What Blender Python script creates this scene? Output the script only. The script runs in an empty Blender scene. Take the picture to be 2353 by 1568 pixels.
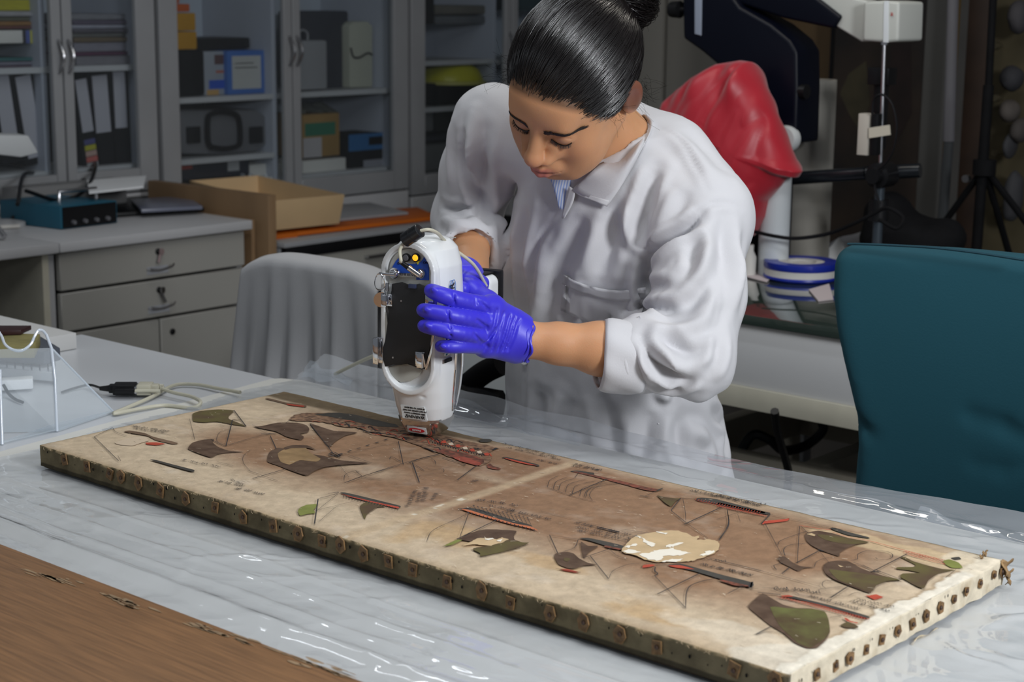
import bpy, bmesh, math, random
import numpy as np
from mathutils import Vector, Matrix, noise as mnoise
random.seed(7); np.random.seed(7)
S = bpy.context.scene
COL = S.collection

# ------------------------------------------------------------------ camera
FW, FH = 2353.0, 1568.0
FPX = 3947.93
RM = np.array([[0.75440383, -0.13820311, 0.64169679],
               [0.65633024, 0.14351991, -0.74069741],
               [0.01027042, 0.97994997, 0.19897885]])
CAMP = np.array([0.0, 0.0, 1.43])
cd = bpy.data.cameras.new('camera'); cam = bpy.data.objects.new('camera', cd); COL.objects.link(cam)
cam.matrix_world = Matrix([[*RM[0], 0], [*RM[1], 0], [*RM[2], 1.43], [0, 0, 0, 1]])
cd.sensor_width = 36.0; cd.lens = 36.0 * FPX / FW; cd.clip_start = 0.05; cd.clip_end = 60
cd.dof.use_dof = True; cd.dof.focus_distance = 2.36; cd.dof.aperture_fstop = 8.0
S.camera = cam
# ------------------------------------------------------------------ world and lights
w = bpy.data.worlds.new('room_air'); S.world = w; w.use_nodes = True
bg = w.node_tree.nodes['Background']; bg.inputs[0].default_value = (0.80, 0.88, 1.0, 1); bg.inputs[1].default_value = 0.13
def area(name, loc, target, size, power, col, sy=None):
    l = bpy.data.lights.new(name, 'AREA'); l.energy = power; l.color = col; l.size = size
    if sy: l.shape = 'RECTANGLE'; l.size_y = sy
    o = bpy.data.objects.new(name, l); COL.objects.link(o); o.location = loc
    d = Vector(target) - Vector(loc); o.rotation_euler = d.to_track_quat('-Z', 'Y').to_euler(); return o
area('studio_softbox', (0.95, 1.45, 2.00), (-1.45, 1.85, 0.95), 0.55, 58, (0.93, 0.96, 1.0))
area('window_daylight', (-2.6, -1.8, 2.5), (-1.9, 2.2, 0.9), 1.6, 9, (0.86, 0.93, 1.0), 1.2)
area('ceiling_light', (-1.05, 1.25, 2.75), (-1.25, 1.6, 0.8), 1.3, 15, (0.93, 0.97, 1.0), .5)
area('glint_lamp_a', (-3.0, 2.35, 2.86), (-3.0, 2.35, 0), 1.2, 9, (0.90, 0.95, 1.0), .10)  # added unseen tube lamp, placed to put glints on the plastic film
area('glint_lamp_b', (-1.9, 3.0, 2.86), (-1.9, 3.0, 0), 1.2, 9, (1.0, 0.95, 0.86), .10)  # second added lamp out of view, likewise for glints on the film
S.view_settings.view_transform = 'Standard'; S.view_settings.look = 'None'
S.view_settings.gamma = 1.0; S.view_settings.use_curve_mapping = False
S.view_settings.exposure = 0.0
S.cycles.use_denoising = True
S.cycles.max_bounces = 8; S.cycles.transparent_max_bounces = 24; S.cycles.caustics_reflective = False; S.cycles.caustics_refractive = False
S.cycles.sample_clamp_indirect = 4.0

# ------------------------------------------------------------------ measuring helpers (photo sight lines -> points in the room)
def ray(px, py):
    d = RM @ np.array([px - FW / 2, -(py - FH / 2), -FPX]); return d / np.linalg.norm(d)
def at(px, py, x=None, y=None, z=None):
    d = ray(px, py)
    i, v = (0, x) if x is not None else (1, y) if y is not None else (2, z)
    return CAMP + (v - CAMP[i]) / d[i] * d
def pt(px, py, dep):
    return CAMP + RM @ np.array([(px - FW / 2) / FPX * dep, -(py - FH / 2) / FPX * dep, -dep])

# ------------------------------------------------------------------ materials
MATS = {}
def mat(name, col=(0.8, 0.8, 0.8), rough=0.5, metal=0.0, var=0.0, vscale=8.0, bump=0.0, bscale=60.0, stretch=(1, 1, 1), emit=None,
        coat=0.0, sheen=0.0, spec=0.5, sss=0.0, col2=None, vcol=False, detail=4.0):
    if name in MATS: return MATS[name]
    m = bpy.data.materials.new(name); m.use_nodes = True; nt = m.node_tree; N = nt.nodes; L = nt.links
    b = N['Principled BSDF']
    b.inputs['Roughness'].default_value = rough; b.inputs['Metallic'].default_value = metal
    b.inputs['Specular IOR Level'].default_value = spec
    b.inputs['Coat Weight'].default_value = coat; b.inputs['Sheen Weight'].default_value = sheen
    if sss: b.inputs['Subsurface Weight'].default_value = sss; b.inputs['Subsurface Radius'].default_value = (0.012, 0.005, 0.003); b.inputs['Subsurface Scale'].default_value = 1.0
    b.inputs['Base Color'].default_value = (*col, 1)
    tc = N.new('ShaderNodeTexCoord'); mp = N.new('ShaderNodeMapping'); mp.inputs['Scale'].default_value = stretch
    L.new(tc.outputs['Object'], mp.inputs[0])
    src = None
    if vcol:
        a = N.new('ShaderNodeAttribute'); a.attribute_name = 'Col'; src = a.outputs['Color']
    if var > 0:
        n = N.new('ShaderNodeTexNoise'); n.inputs['Scale'].default_value = vscale; n.inputs['Detail'].default_value = detail
        L.new(mp.outputs[0], n.inputs['Vector'])
        r = N.new('ShaderNodeValToRGB'); c2 = col2 or tuple(c * (1 - var) for c in col)
        r.color_ramp.elements[0].position = 0.35; r.color_ramp.elements[1].position = 0.65
        if src:
            r.color_ramp.elements[0].color = (1 - var,) * 3 + (1,); r.color_ramp.elements[1].color = (1, 1, 1, 1)
            mx = N.new('ShaderNodeMix'); mx.data_type = 'RGBA'; mx.blend_type = 'MULTIPLY'; mx.inputs[0].default_value = 1
            L.new(n.outputs['Fac'], r.inputs[0]); L.new(src, mx.inputs[6]); L.new(r.outputs[0], mx.inputs[7]); src = mx.outputs[2]
        else:
            r.color_ramp.elements[0].color = (*c2, 1); r.color_ramp.elements[1].color = (*col, 1)
            L.new(n.outputs['Fac'], r.inputs[0]); src = r.outputs[0]
    if src: L.new(src, b.inputs['Base Color'])
    if bump > 0:
        n2 = N.new('ShaderNodeTexNoise'); n2.inputs['Scale'].default_value = bscale; n2.inputs['Detail'].default_value = 5
        L.new(mp.outputs[0], n2.inputs['Vector'])
        bp = N.new('ShaderNodeBump'); bp.inputs['Strength'].default_value = bump; bp.inputs['Distance'].default_value = 0.002
        L.new(n2.outputs['Fac'], bp.inputs['Height']); L.new(bp.outputs[0], b.inputs['Normal'])
    if emit:
        b.inputs['Emission Color'].default_value = (*emit[:3], 1); b.inputs['Emission Strength'].default_value = emit[3]
    MATS[name] = m; return m
def film(name, tint=(1, 1, 1), gloss=0.12, haze=0.08, rough=0.06, bump=0.0, bscale=10.0, hazecol=(0.8, 0.85, 0.9), stretch=(1, 1, 1), fres=0.8, bdist=0.004, crumple=0):
    """thin clear sheet: mostly see-through, a little milky, mirror-like at grazing angles"""
    m = bpy.data.materials.new(name); m.use_nodes = True; nt = m.node_tree; N = nt.nodes; L = nt.links
    N.remove(N['Principled BSDF']); out = N['Material Output']
    tr = N.new('ShaderNodeBsdfTransparent'); tr.inputs[0].default_value = (*tint, 1)
    gl = N.new('ShaderNodeBsdfGlossy'); gl.inputs['Roughness'].default_value = rough
    df = N.new('ShaderNodeBsdfDiffuse'); df.inputs[0].default_value = (*hazecol, 1)
    fr = N.new('ShaderNodeLayerWeight'); fr.inputs['Blend'].default_value = .5; pw = N.new('ShaderNodeMath'); pw.operation = 'POWER'; pw.inputs[1].default_value = 5.0; L.new(fr.outputs['Facing'], pw.inputs[0]); ml = N.new('ShaderNodeMath'); ml.operation = 'MULTIPLY'; ml.inputs[1].default_value = fres; L.new(pw.outputs[0], ml.inputs[0])
    ad = N.new('ShaderNodeMath'); ad.operation = 'ADD'; ad.inputs[1].default_value = gloss; ad.use_clamp = True
    m1 = N.new('ShaderNodeMixShader'); m1.inputs[0].default_value = haze
    m2 = N.new('ShaderNodeMixShader')
    L.new(tr.outputs[0], m1.inputs[1]); L.new(df.outputs[0], m1.inputs[2])
    L.new(ml.outputs[0], ad.inputs[0]); L.new(ad.outputs[0], m2.inputs[0]); L.new(m1.outputs[0], m2.inputs[1]); L.new(gl.outputs[0], m2.inputs[2])
    L.new(m2.outputs[0], out.inputs[0])
    if bump > 0:
        tc = N.new('ShaderNodeTexCoord'); mp = N.new('ShaderNodeMapping'); mp.inputs['Scale'].default_value = stretch
        if crumple:
            nd_ = N.new('ShaderNodeTexNoise'); nd_.inputs['Scale'].default_value = 5; nd_.inputs['Detail'].default_value = 3; va = N.new('ShaderNodeVectorMath'); va.operation = 'MULTIPLY_ADD'; va.inputs[1].default_value = (.30, .30, 0)
            L.new(tc.outputs['Object'], nd_.inputs['Vector']); L.new(nd_.outputs['Color'], va.inputs[0]); L.new(tc.outputs['Object'], va.inputs[2]); mp2 = N.new('ShaderNodeMapping'); mp2.inputs['Scale'].default_value = (1.0, 2.0, 1); mp2.inputs['Rotation'].default_value = (0, 0, .35); L.new(va.outputs[0], mp2.inputs[0])
            vo = N.new('ShaderNodeTexVoronoi'); vo.inputs['Scale'].default_value = crumple; L.new(mp2.outputs[0], vo.inputs['Vector'])
            vo2 = N.new('ShaderNodeTexVoronoi'); vo2.inputs['Scale'].default_value = crumple * 2.7; L.new(mp2.outputs[0], vo2.inputs['Vector'])
            sm_ = N.new('ShaderNodeMath'); sm_.operation = 'MULTIPLY_ADD'; sm_.inputs[1].default_value = .22; L.new(vo2.outputs['Distance'], sm_.inputs[0]); L.new(vo.outputs['Distance'], sm_.inputs[2])
        n2 = N.new('ShaderNodeTexNoise'); n2.inputs['Scale'].default_value = bscale; n2.inputs['Detail'].default_value = 4; n2.inputs['Distortion'].default_value = 1.2
        L.new(tc.outputs['Object'], mp.inputs[0]); L.new(mp.outputs[0], n2.inputs['Vector'])
        bp = N.new('ShaderNodeBump'); bp.inputs['Strength'].default_value = bump; bp.inputs['Distance'].default_value = bdist
        L.new((sm_ if crumple else n2).outputs[0], bp.inputs['Height'])
        for nd in (gl, fr, df): L.new(bp.outputs[0], nd.inputs['Normal'])
    MATS[name] = m; return m

# ------------------------------------------------------------------ object helpers
def link(o, parent=None):
    COL.objects.link(o)
    if parent is not None: o.parent = parent
    return o
def empty(name, loc=(0, 0, 0), rz=0.0):
    o = bpy.data.objects.new(name, None); o.location = loc; o.rotation_euler = (0, 0, rz); o.empty_display_size = 0.05
    return link(o)
def tag(o, label, cat, group=None, kind=None):
    o['label'] = label; o['category'] = cat
    if group: o['group'] = group
    if kind: o['kind'] = kind
    return o
def wmat(p):
    m = Matrix.Identity(4)
    while p is not None:
        m = (Matrix.Translation(p.location) @ p.rotation_euler.to_matrix().to_4x4()) @ m; p = p.parent
    return m
class MB:
    """collects shapes (world coordinates) for ONE mesh object"""
    def __init__(s): s.v = []; s.f = []; s.c = None
    def add(s, vs, fs):
        n = len(s.v); s.v.extend([tuple(map(float, p)) for p in vs]); s.f.extend([tuple(i + n for i in f) for f in fs]); return s
    def box(s, lo, hi):
        (a, b, c), (d, e, f) = lo, hi
        return s.add([(a, b, c), (d, b, c), (d, e, c), (a, e, c), (a, b, f), (d, b, f), (d, e, f), (a, e, f)],
                     [(0, 3, 2, 1), (4, 5, 6, 7), (0, 1, 5, 4), (1, 2, 6, 5), (2, 3, 7, 6), (3, 0, 4, 7)])
    def obox(s, c, ax, ay, az):
        """oriented box, half-axis vectors"""
        c, ax, ay, az = map(np.array, (c, ax, ay, az)); vs = []
        for k in (-1, 1):
            for i, j in ((-1, -1), (1, -1), (1, 1), (-1, 1)): vs.append(c + i * ax + j * ay + k * az)
        fs = [(0, 3, 2, 1), (4, 5, 6, 7), (0, 1, 5, 4), (1, 2, 6, 5), (2, 3, 7, 6), (3, 0, 4, 7)]
        if np.dot(np.cross(ax, ay), az) < 0: fs = [f[::-1] for f in fs]
        return s.add(vs, fs)
    def tube(s, pts, r, n=10, cap=True, up=None):
        P = [np.array(p, float) for p in pts]; m = len(P)
        rs = r if hasattr(r, '__len__') else [r] * m
        T = [P[min(i + 1, m - 1)] - P[max(i - 1, 0)] for i in range(m)]
        T = [t / (np.linalg.norm(t) + 1e-12) for t in T]
        a = np.array([0, 0, 1.0]) if abs(T[0][2]) < 0.9 else np.array([1.0, 0, 0])
        u = np.cross(T[0], a); u /= np.linalg.norm(u); vs = []
        for i in range(m):
            u = u - T[i] * np.dot(u, T[i]); u /= np.linalg.norm(u) + 1e-12; v = np.cross(T[i], u)
            for k in range(n):
                th = 2 * math.pi * k / n; vs.append(P[i] + rs[i] * (math.cos(th) * u + math.sin(th) * v))
        fs = [(i * n + k, i * n + (k + 1) % n, (i + 1) * n + (k + 1) % n, (i + 1) * n + k) for i in range(m - 1) for k in range(n)]
        if cap: fs += [tuple(range(n))[::-1], tuple(range((m - 1) * n, m * n))]
        return s.add(vs, fs)
    def lathe(s, c, prof, n=24, ax=(0, 0, 1), cap=True):
        """profile [(r, h)] turned about axis through c"""
        az = np.array(ax, float); az /= np.linalg.norm(az)
        a = np.array([1.0, 0, 0]) if abs(az[0]) < 0.9 else np.array([0, 1.0, 0])
        u = np.cross(az, a); u /= np.linalg.norm(u); v = np.cross(az, u); c = np.array(c, float); vs = []
        for r, h in prof:
            for k in range(n):
                th = 2 * math.pi * k / n; vs.append(c + az * h + r * (math.cos(th) * u + math.sin(th) * v))
        m = len(prof)
        fs = [(i * n + k, i * n + (k + 1) % n, (i + 1) * n + (k + 1) % n, (i + 1) * n + k) for i in range(m - 1) for k in range(n)]
        if cap: fs += [tuple(range(n))[::-1], tuple(range((m - 1) * n, m * n))]
        return s.add(vs, fs)
    def prism(s, poly, off):
        """planar polygon (3-D points) extruded by a vector"""
        P = [np.array(p, float) for p in poly]; off = np.array(off, float); n = len(P)
        vs = P + [p + off for p in P]
        fs = [tuple(range(n)), tuple(range(n, 2 * n))[::-1]] + [(i, n + i, n + (i + 1) % n, (i + 1) % n) for i in range(n)]
        return s.add(vs, fs)
    def grid(s, fn, nu, nv, closed_u=False):
        vs = [fn(i / (nu if closed_u else nu - 1), j / (nv - 1)) for j in range(nv) for i in range(nu)]
        fs = [(j * nu + i, j * nu + (i + 1) % nu, (j + 1) * nu + (i + 1) % nu, (j + 1) * nu + i) for j in range(nv - 1) for i in range(nu if closed_u else nu - 1)]
        return s.add(vs, fs)
    def build(s, name, material, parent=None, smooth=None, bevel=0.0, seg=2, solid=0.0, cols=None, subd=0):
        me = bpy.data.meshes.new(name); M = wmat(parent) if parent is not None else None
        vs = np.array(s.v, float)
        if M is not None and len(vs):
            Mi = np.array(M.inverted()); vs = vs @ Mi[:3, :3].T + Mi[:3, 3]
        me.from_pydata(vs.tolist(), [], s.f); me.update()
        bm = bmesh.new(); bm.from_mesh(me); bmesh.ops.recalc_face_normals(bm, faces=bm.faces)
        if bevel > 0:
            es = [e for e in bm.edges if len(e.link_faces) == 2 and e.calc_face_angle(0) > 0.6]
            bmesh.ops.bevel(bm, geom=es, offset=bevel, segments=seg, profile=0.6, affect='EDGES', clamp_overlap=True)
        bm.to_mesh(me); bm.free()
        ang = 40 if smooth is None else smooth
        if ang: me.polygons.foreach_set('use_smooth', [True] * len(me.polygons)); me.set_sharp_from_angle(angle=math.radians(ang))
        me.materials.append(material)
        o = bpy.data.objects.new(name, me); link(o, parent)
        if solid: md = o.modifiers.new('thickness', 'SOLIDIFY'); md.thickness = solid; md.offset = 0
        if subd: md = o.modifiers.new('soften', 'SUBSURF'); md.levels = subd; md.render_levels = subd
        return o
def single(mb, name, material, label, cat, group=None, kind=None, **kw):
    """a thing made of one mesh: origin at the middle of its foot"""
    vs = np.array(mb.v); o = mb.build(name, material, None, **kw)
    c = ((vs[:, 0].min() + vs[:, 0].max()) / 2, (vs[:, 1].min() + vs[:, 1].max()) / 2, vs[:, 2].min())
    o.data.transform(Matrix.Translation((-c[0], -c[1], -c[2]))); o.location = c
    return tag(o, label, cat, group, kind)
def struct(mb, name, material, **kw):
    o = mb.build(name, material, None, **kw); o['kind'] = 'structure'; return o
def rbox(lo, hi): return MB().box(lo, hi)
def spline(pts, n=8):
    """Catmull-Rom through points"""
    P = [np.array(p, float) for p in pts]; P = [2 * P[0] - P[1]] + P + [2 * P[-1] - P[-2]]; out = []
    for i in range(1, len(P) - 2):
        for k in range(n):
            t = k / n; a, b, c_, d = P[i - 1], P[i], P[i + 1], P[i + 2]
            out.append(0.5 * ((2 * b) + (-a + c_) * t + (2 * a - 5 * b + 4 * c_ - d) * t * t + (-a + 3 * b - 3 * c_ + d) * t ** 3))
    out.append(P[-2]); return out
def text_mb(txt, size, org, ux, uy, depth=0.0004, align='LEFT'):
    """lettering laid out along ux/uy, as mesh"""
    cu = bpy.data.curves.new('t', 'FONT'); cu.body = txt; cu.size = size; cu.extrude = depth; cu.align_x = align; cu.resolution_u = 3
    ob = bpy.data.objects.new('t', cu); me = bpy.data.meshes.new_from_object(ob)
    ux = np.array(ux, float); uy = np.array(uy, float); un = np.cross(ux, uy); mb = MB()
    vs = [np.array(org) + v.co.x * ux + v.co.y * uy + v.co.z * un for v in me.vertices]
    mb.add(vs, [tuple(p.vertices) for p in me.polygons])
    bpy.data.objects.remove(ob); bpy.data.curves.remove(cu); bpy.data.meshes.remove(me); return mb

# ------------------------------------------------------------------ sculpting on a distance grid
class SDF:
    def __init__(s, lo, hi, h):
        s.lo = np.array(lo, float); s.h = h
        s.n = np.ceil((np.array(hi) - s.lo) / h).astype(int) + 1
        s.F = np.full(s.n, 0.5, np.float32)
        s.ax = [(s.lo[i] + h * np.arange(s.n[i])).astype(np.float32) for i in range(3)]
    def sl(s, lo, hi, m):
        a = np.clip(np.floor((np.array(lo) - m - s.lo) / s.h).astype(int), 0, s.n); b = np.clip(np.ceil((np.array(hi) + m - s.lo) / s.h).astype(int) + 1, 0, s.n)
        return tuple(slice(a[i], b[i]) for i in range(3))
    def op(s, fn, lo, hi, k=0.01, mode='u', m=None):
        q = s.sl(lo, hi, (k * 1.5 + 3 * s.h) if m is None else m)
        X = s.ax[0][q[0]][:, None, None]; Y = s.ax[1][q[1]][None, :, None]; Z = s.ax[2][q[2]][None, None, :]
        if 0 in (X.size, Y.size, Z.size): return s
        b = fn(X, Y, Z).astype(np.float32); a = s.F[q]; k = max(k, 1e-5)
        if mode == 'u': hh = np.clip(0.5 + 0.5 * (b - a) / k, 0, 1); s.F[q] = b * (1 - hh) + a * hh - k * hh * (1 - hh)
        else:
            if mode == 's': b = -b
            hh = np.clip(0.5 - 0.5 * (b - a) / k, 0, 1); s.F[q] = b * (1 - hh) + a * hh + k * hh * (1 - hh)
        return s
    def cap(s, a, b, ra, rb=None, k=0.01, mode='u'):
        a = np.array(a, np.float32); b = np.array(b, np.float32); rb = ra if rb is None else rb; ba = b - a; L2 = float(ba @ ba) + 1e-12; R = max(ra, rb)
        def fn(X, Y, Z):
            t = np.clip(((X - a[0]) * ba[0] + (Y - a[1]) * ba[1] + (Z - a[2]) * ba[2]) / L2, 0, 1)
            return np.sqrt((X - a[0] - t * ba[0]) ** 2 + (Y - a[1] - t * ba[1]) ** 2 + (Z - a[2] - t * ba[2]) ** 2) - (ra + (rb - ra) * t)
        return s.op(fn, np.minimum(a, b) - R, np.maximum(a, b) + R, k, mode)
    def chain(s, pts, rs, k=0.01, mode='u'):
        if not hasattr(rs, '__len__'): rs = [rs] * len(pts)
        for i in range(len(pts) - 1): s.cap(pts[i], pts[i + 1], rs[i], rs[i + 1], k, mode)
        return s
    def ell(s, c, r, R=None, k=0.01, mode='u'):
        c = np.array(c, np.float32); r = np.array(r, np.float32); R = np.eye(3) if R is None else np.array(R)  # columns = axes
        ext = np.abs(R) @ r
        def fn(X, Y, Z):
            x, y, z = X - c[0], Y - c[1], Z - c[2]
            q = [(x * R[0, i] + y * R[1, i] + z * R[2, i]) / r[i] for i in range(3)]
            k0 = np.sqrt(q[0] ** 2 + q[1] ** 2 + q[2] ** 2); k1 = np.sqrt((q[0] / r[0]) ** 2 + (q[1] / r[1]) ** 2 + (q[2] / r[2]) ** 2)
            return k0 * (k0 - 1) / (k1 + 1e-9)
        return s.op(fn, c - ext, c + ext, k, mode)
    def rbox(s, c, hs, R=None, r=0.003, k=0.001, mode='u'):
        c = np.array(c, np.float32); R = np.eye(3) if R is None else np.array(R); hs = np.array(hs, np.float32); ext = np.abs(R) @ hs
        def fn(X, Y, Z):
            x, y, z = X - c[0], Y - c[1], Z - c[2]
            q = [np.abs(x * R[0, i] + y * R[1, i] + z * R[2, i]) - hs[i] + r for i in range(3)]
            return np.sqrt(sum(np.maximum(t, 0) ** 2 for t in q)) + np.minimum(np.maximum(np.maximum(q[0], q[1]), q[2]), 0) - r
        return s.op(fn, c - ext, c + ext, k, mode)
    def mesh(s):
        F = s.F; I = F < 0
        c = [I[i:s.n[0] - 1 + i, j:s.n[1] - 1 + j, k:s.n[2] - 1 + k] for i in (0, 1) for j in (0, 1) for k in (0, 1)]
        al = c[0].copy(); an = c[0].copy()
        for x in c[1:]: al &= x; an |= x
        act = an & ~al; ijk = np.argwhere(act); idx = np.full(act.shape, -1, np.int32); idx[act] = np.arange(len(ijk))
        offs = np.array([(i, j, k) for i in (0, 1) for j in (0, 1) for k in (0, 1)])
        V = np.stack([F[ijk[:, 0] + o[0], ijk[:, 1] + o[1], ijk[:, 2] + o[2]] for o in offs], 1)
        acc = np.zeros((len(ijk), 3)); cnt = np.zeros(len(ijk))
        for a in range(8):
            for b in range(a + 1, 8):
                if np.abs(offs[a] - offs[b]).sum() != 1: continue
                va, vb = V[:, a], V[:, b]; m = (va < 0) != (vb < 0); t = np.where(m, va / np.where(m, va - vb, 1), 0)
                p = offs[a] + t[:, None] * (offs[b] - offs[a]); acc += p * m[:, None]; cnt += m
        vs = s.lo + s.h * (ijk + acc / cnt[:, None]); fs = []
        for ax in range(3):
            o1, o2 = [(1, 2), (2, 0), (0, 1)][ax]
            A = [slice(None)] * 3; B = [slice(None)] * 3; A[ax] = slice(0, -1); B[ax] = slice(1, None)
            ch = I[tuple(A)] != I[tuple(B)]; e = np.argwhere(ch); e = e[(e[:, o1] > 0) & (e[:, o2] > 0) & (e[:, o1] < s.n[o1] - 1) & (e[:, o2] < s.n[o2] - 1)]
            ins = I[e[:, 0], e[:, 1], e[:, 2]]
            def cell(d1, d2):
                q = e.copy(); q[:, o1] -= d1; q[:, o2] -= d2; return idx[q[:, 0], q[:, 1], q[:, 2]]
            q = np.stack([cell(1, 1), cell(0, 1), cell(0, 0), cell(1, 0)], 1); q[~ins] = q[~ins][:, ::-1]; fs.append(q)
        return vs, np.concatenate(fs)
def npmesh(name, vs, fs, material, parent=None, cols=None, smooth=True, relax=0):
    vs = np.asarray(vs, float)
    if relax:
        e = np.concatenate([fs[:, [0, 1]], fs[:, [1, 2]], fs[:, [2, 3]], fs[:, [3, 0]]])
        for _ in range(relax):
            acc = np.zeros_like(vs); cn = np.zeros(len(vs)); 
            for i in range(3): acc[:, i] = np.bincount(e[:, 0], vs[e[:, 1], i], len(vs)) + np.bincount(e[:, 1], vs[e[:, 0], i], len(vs))
            cn = np.bincount(e[:, 0], minlength=len(vs)) + np.bincount(e[:, 1], minlength=len(vs)); vs = 0.5 * vs + 0.5 * acc / np.maximum(cn, 1)[:, None]
    if parent is not None:
        Mi = np.array(wmat(parent).inverted()); vs = vs @ Mi[:3, :3].T + Mi[:3, 3]
    fs = np.asarray(fs); nf, k = fs.shape
    me = bpy.data.meshes.new(name); me.vertices.add(len(vs)); me.vertices.foreach_set('co', vs.astype(np.float32).ravel())
    me.loops.add(nf * k); me.loops.foreach_set('vertex_index', fs.astype(np.int32).ravel())
    me.polygons.add(nf); me.polygons.foreach_set('loop_start', np.arange(0, nf * k, k, dtype=np.int32)); me.update(calc_edges=True)
    if smooth: me.polygons.foreach_set('use_smooth', np.ones(nf, bool))
    if cols is not None:
        a = me.color_attributes.new('Col', 'FLOAT_COLOR', 'POINT'); a.data.foreach_set('color', np.concatenate([cols, np.ones((len(cols), 1))], 1).astype(np.float32).ravel())
    me.materials.append(material); me.validate(); o = bpy.data.objects.new(name, me); return link(o, parent)
def vnoise(P, sc, seed=0, octv=3):
    """smooth value noise in numpy, roughly -1..1"""
    out = 0; amp = 1.0; tot = 0
    for o in range(octv):
        Q = P * sc * 2 ** o + seed * 17.3 + o * 5.1; I = np.floor(Q).astype(np.int64); f = Q - I; f = f * f * (3 - 2 * f); r = 0
        D = Q.shape[1]
        for c in range(2 ** D):
            wt = 1.0; h = np.zeros(len(Q), np.int64)
            for d in range(D):
                b = (c >> d) & 1; wt = wt * (f[:, d] if b else 1 - f[:, d]); h = h * 7349 + (I[:, d] + b) * (92821 + 68917 * d)
            h = (h ^ (h >> 13)) * 1274126177; h = (h ^ (h >> 16)) & 0xffff; r = r + wt * (h / 32767.5 - 1)
        out = out + amp * r; tot += amp; amp *= 0.5
    return out / tot
# ------------------------------------------------------------------ room shell
m_white = mat('white_lacquer', (0.50, 0.50, 0.51), 0.45, var=0.06, vscale=3)
m_grey = mat('grey_frame', (0.30, 0.305, 0.315), 0.45, var=0.08, vscale=5)
m_inner = mat('cabinet_inside', (0.42, 0.44, 0.50), 0.6)
m_black = mat('black_plastic', (0.006, 0.006, 0.007), 0.4, spec=.3)
m_blackm = mat('black_matte', (0.006, 0.006, 0.007), 0.8, spec=.15, var=0.3, vscale=20)
m_steel = mat('brushed_steel', (0.62, 0.62, 0.64), 0.28, metal=1.0)
m_chrome = mat('chrome', (0.85, 0.85, 0.87), 0.08, metal=1.0)
m_cream = mat('cream_edge', (0.60, 0.57, 0.46), 0.5, var=0.1, vscale=12)
m_paper = mat('white_paper', (0.78, 0.79, 0.80), 0.7)
m_paperw = mat('off_white_card', (0.62, 0.60, 0.56), 0.7)
m_glass = film('door_glass', (0.90, 0.92, 0.93), gloss=0.01, haze=0.02, rough=0.02, fres=.6)

struct(rbox((-5.3, -2.6, -0.05), (2.5, 6.6, 0.0)), 'floor', mat('floor_vinyl', (0.10, 0.095, 0.09), 0.5, var=0.25, vscale=4), smooth=0)
struct(rbox((-5.35, -2.6, 0), (-5.25, 6.6, 2.9)), 'wall_left', mat('wall_paint', (0.34, 0.34, 0.34), 0.8, var=0.05), smooth=0)
struct(rbox((-5.25, 6.2, 0), (2.5, 6.3, 2.9)), 'wall_back', mat('wall_paint_warm', (0.20, 0.19, 0.175), 0.85, var=0.1), smooth=0)
struct(rbox((-5.3, -2.6, 2.9), (2.5, 6.6, 2.95)), 'ceiling', mat('ceiling_paint', (0.5, 0.5, 0.5), 0.9), smooth=0)
struct(rbox((-5.25, 6.18, 0), (2.5, 6.2, 0.09)), 'baseboard_back', m_grey, smooth=0)

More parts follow.
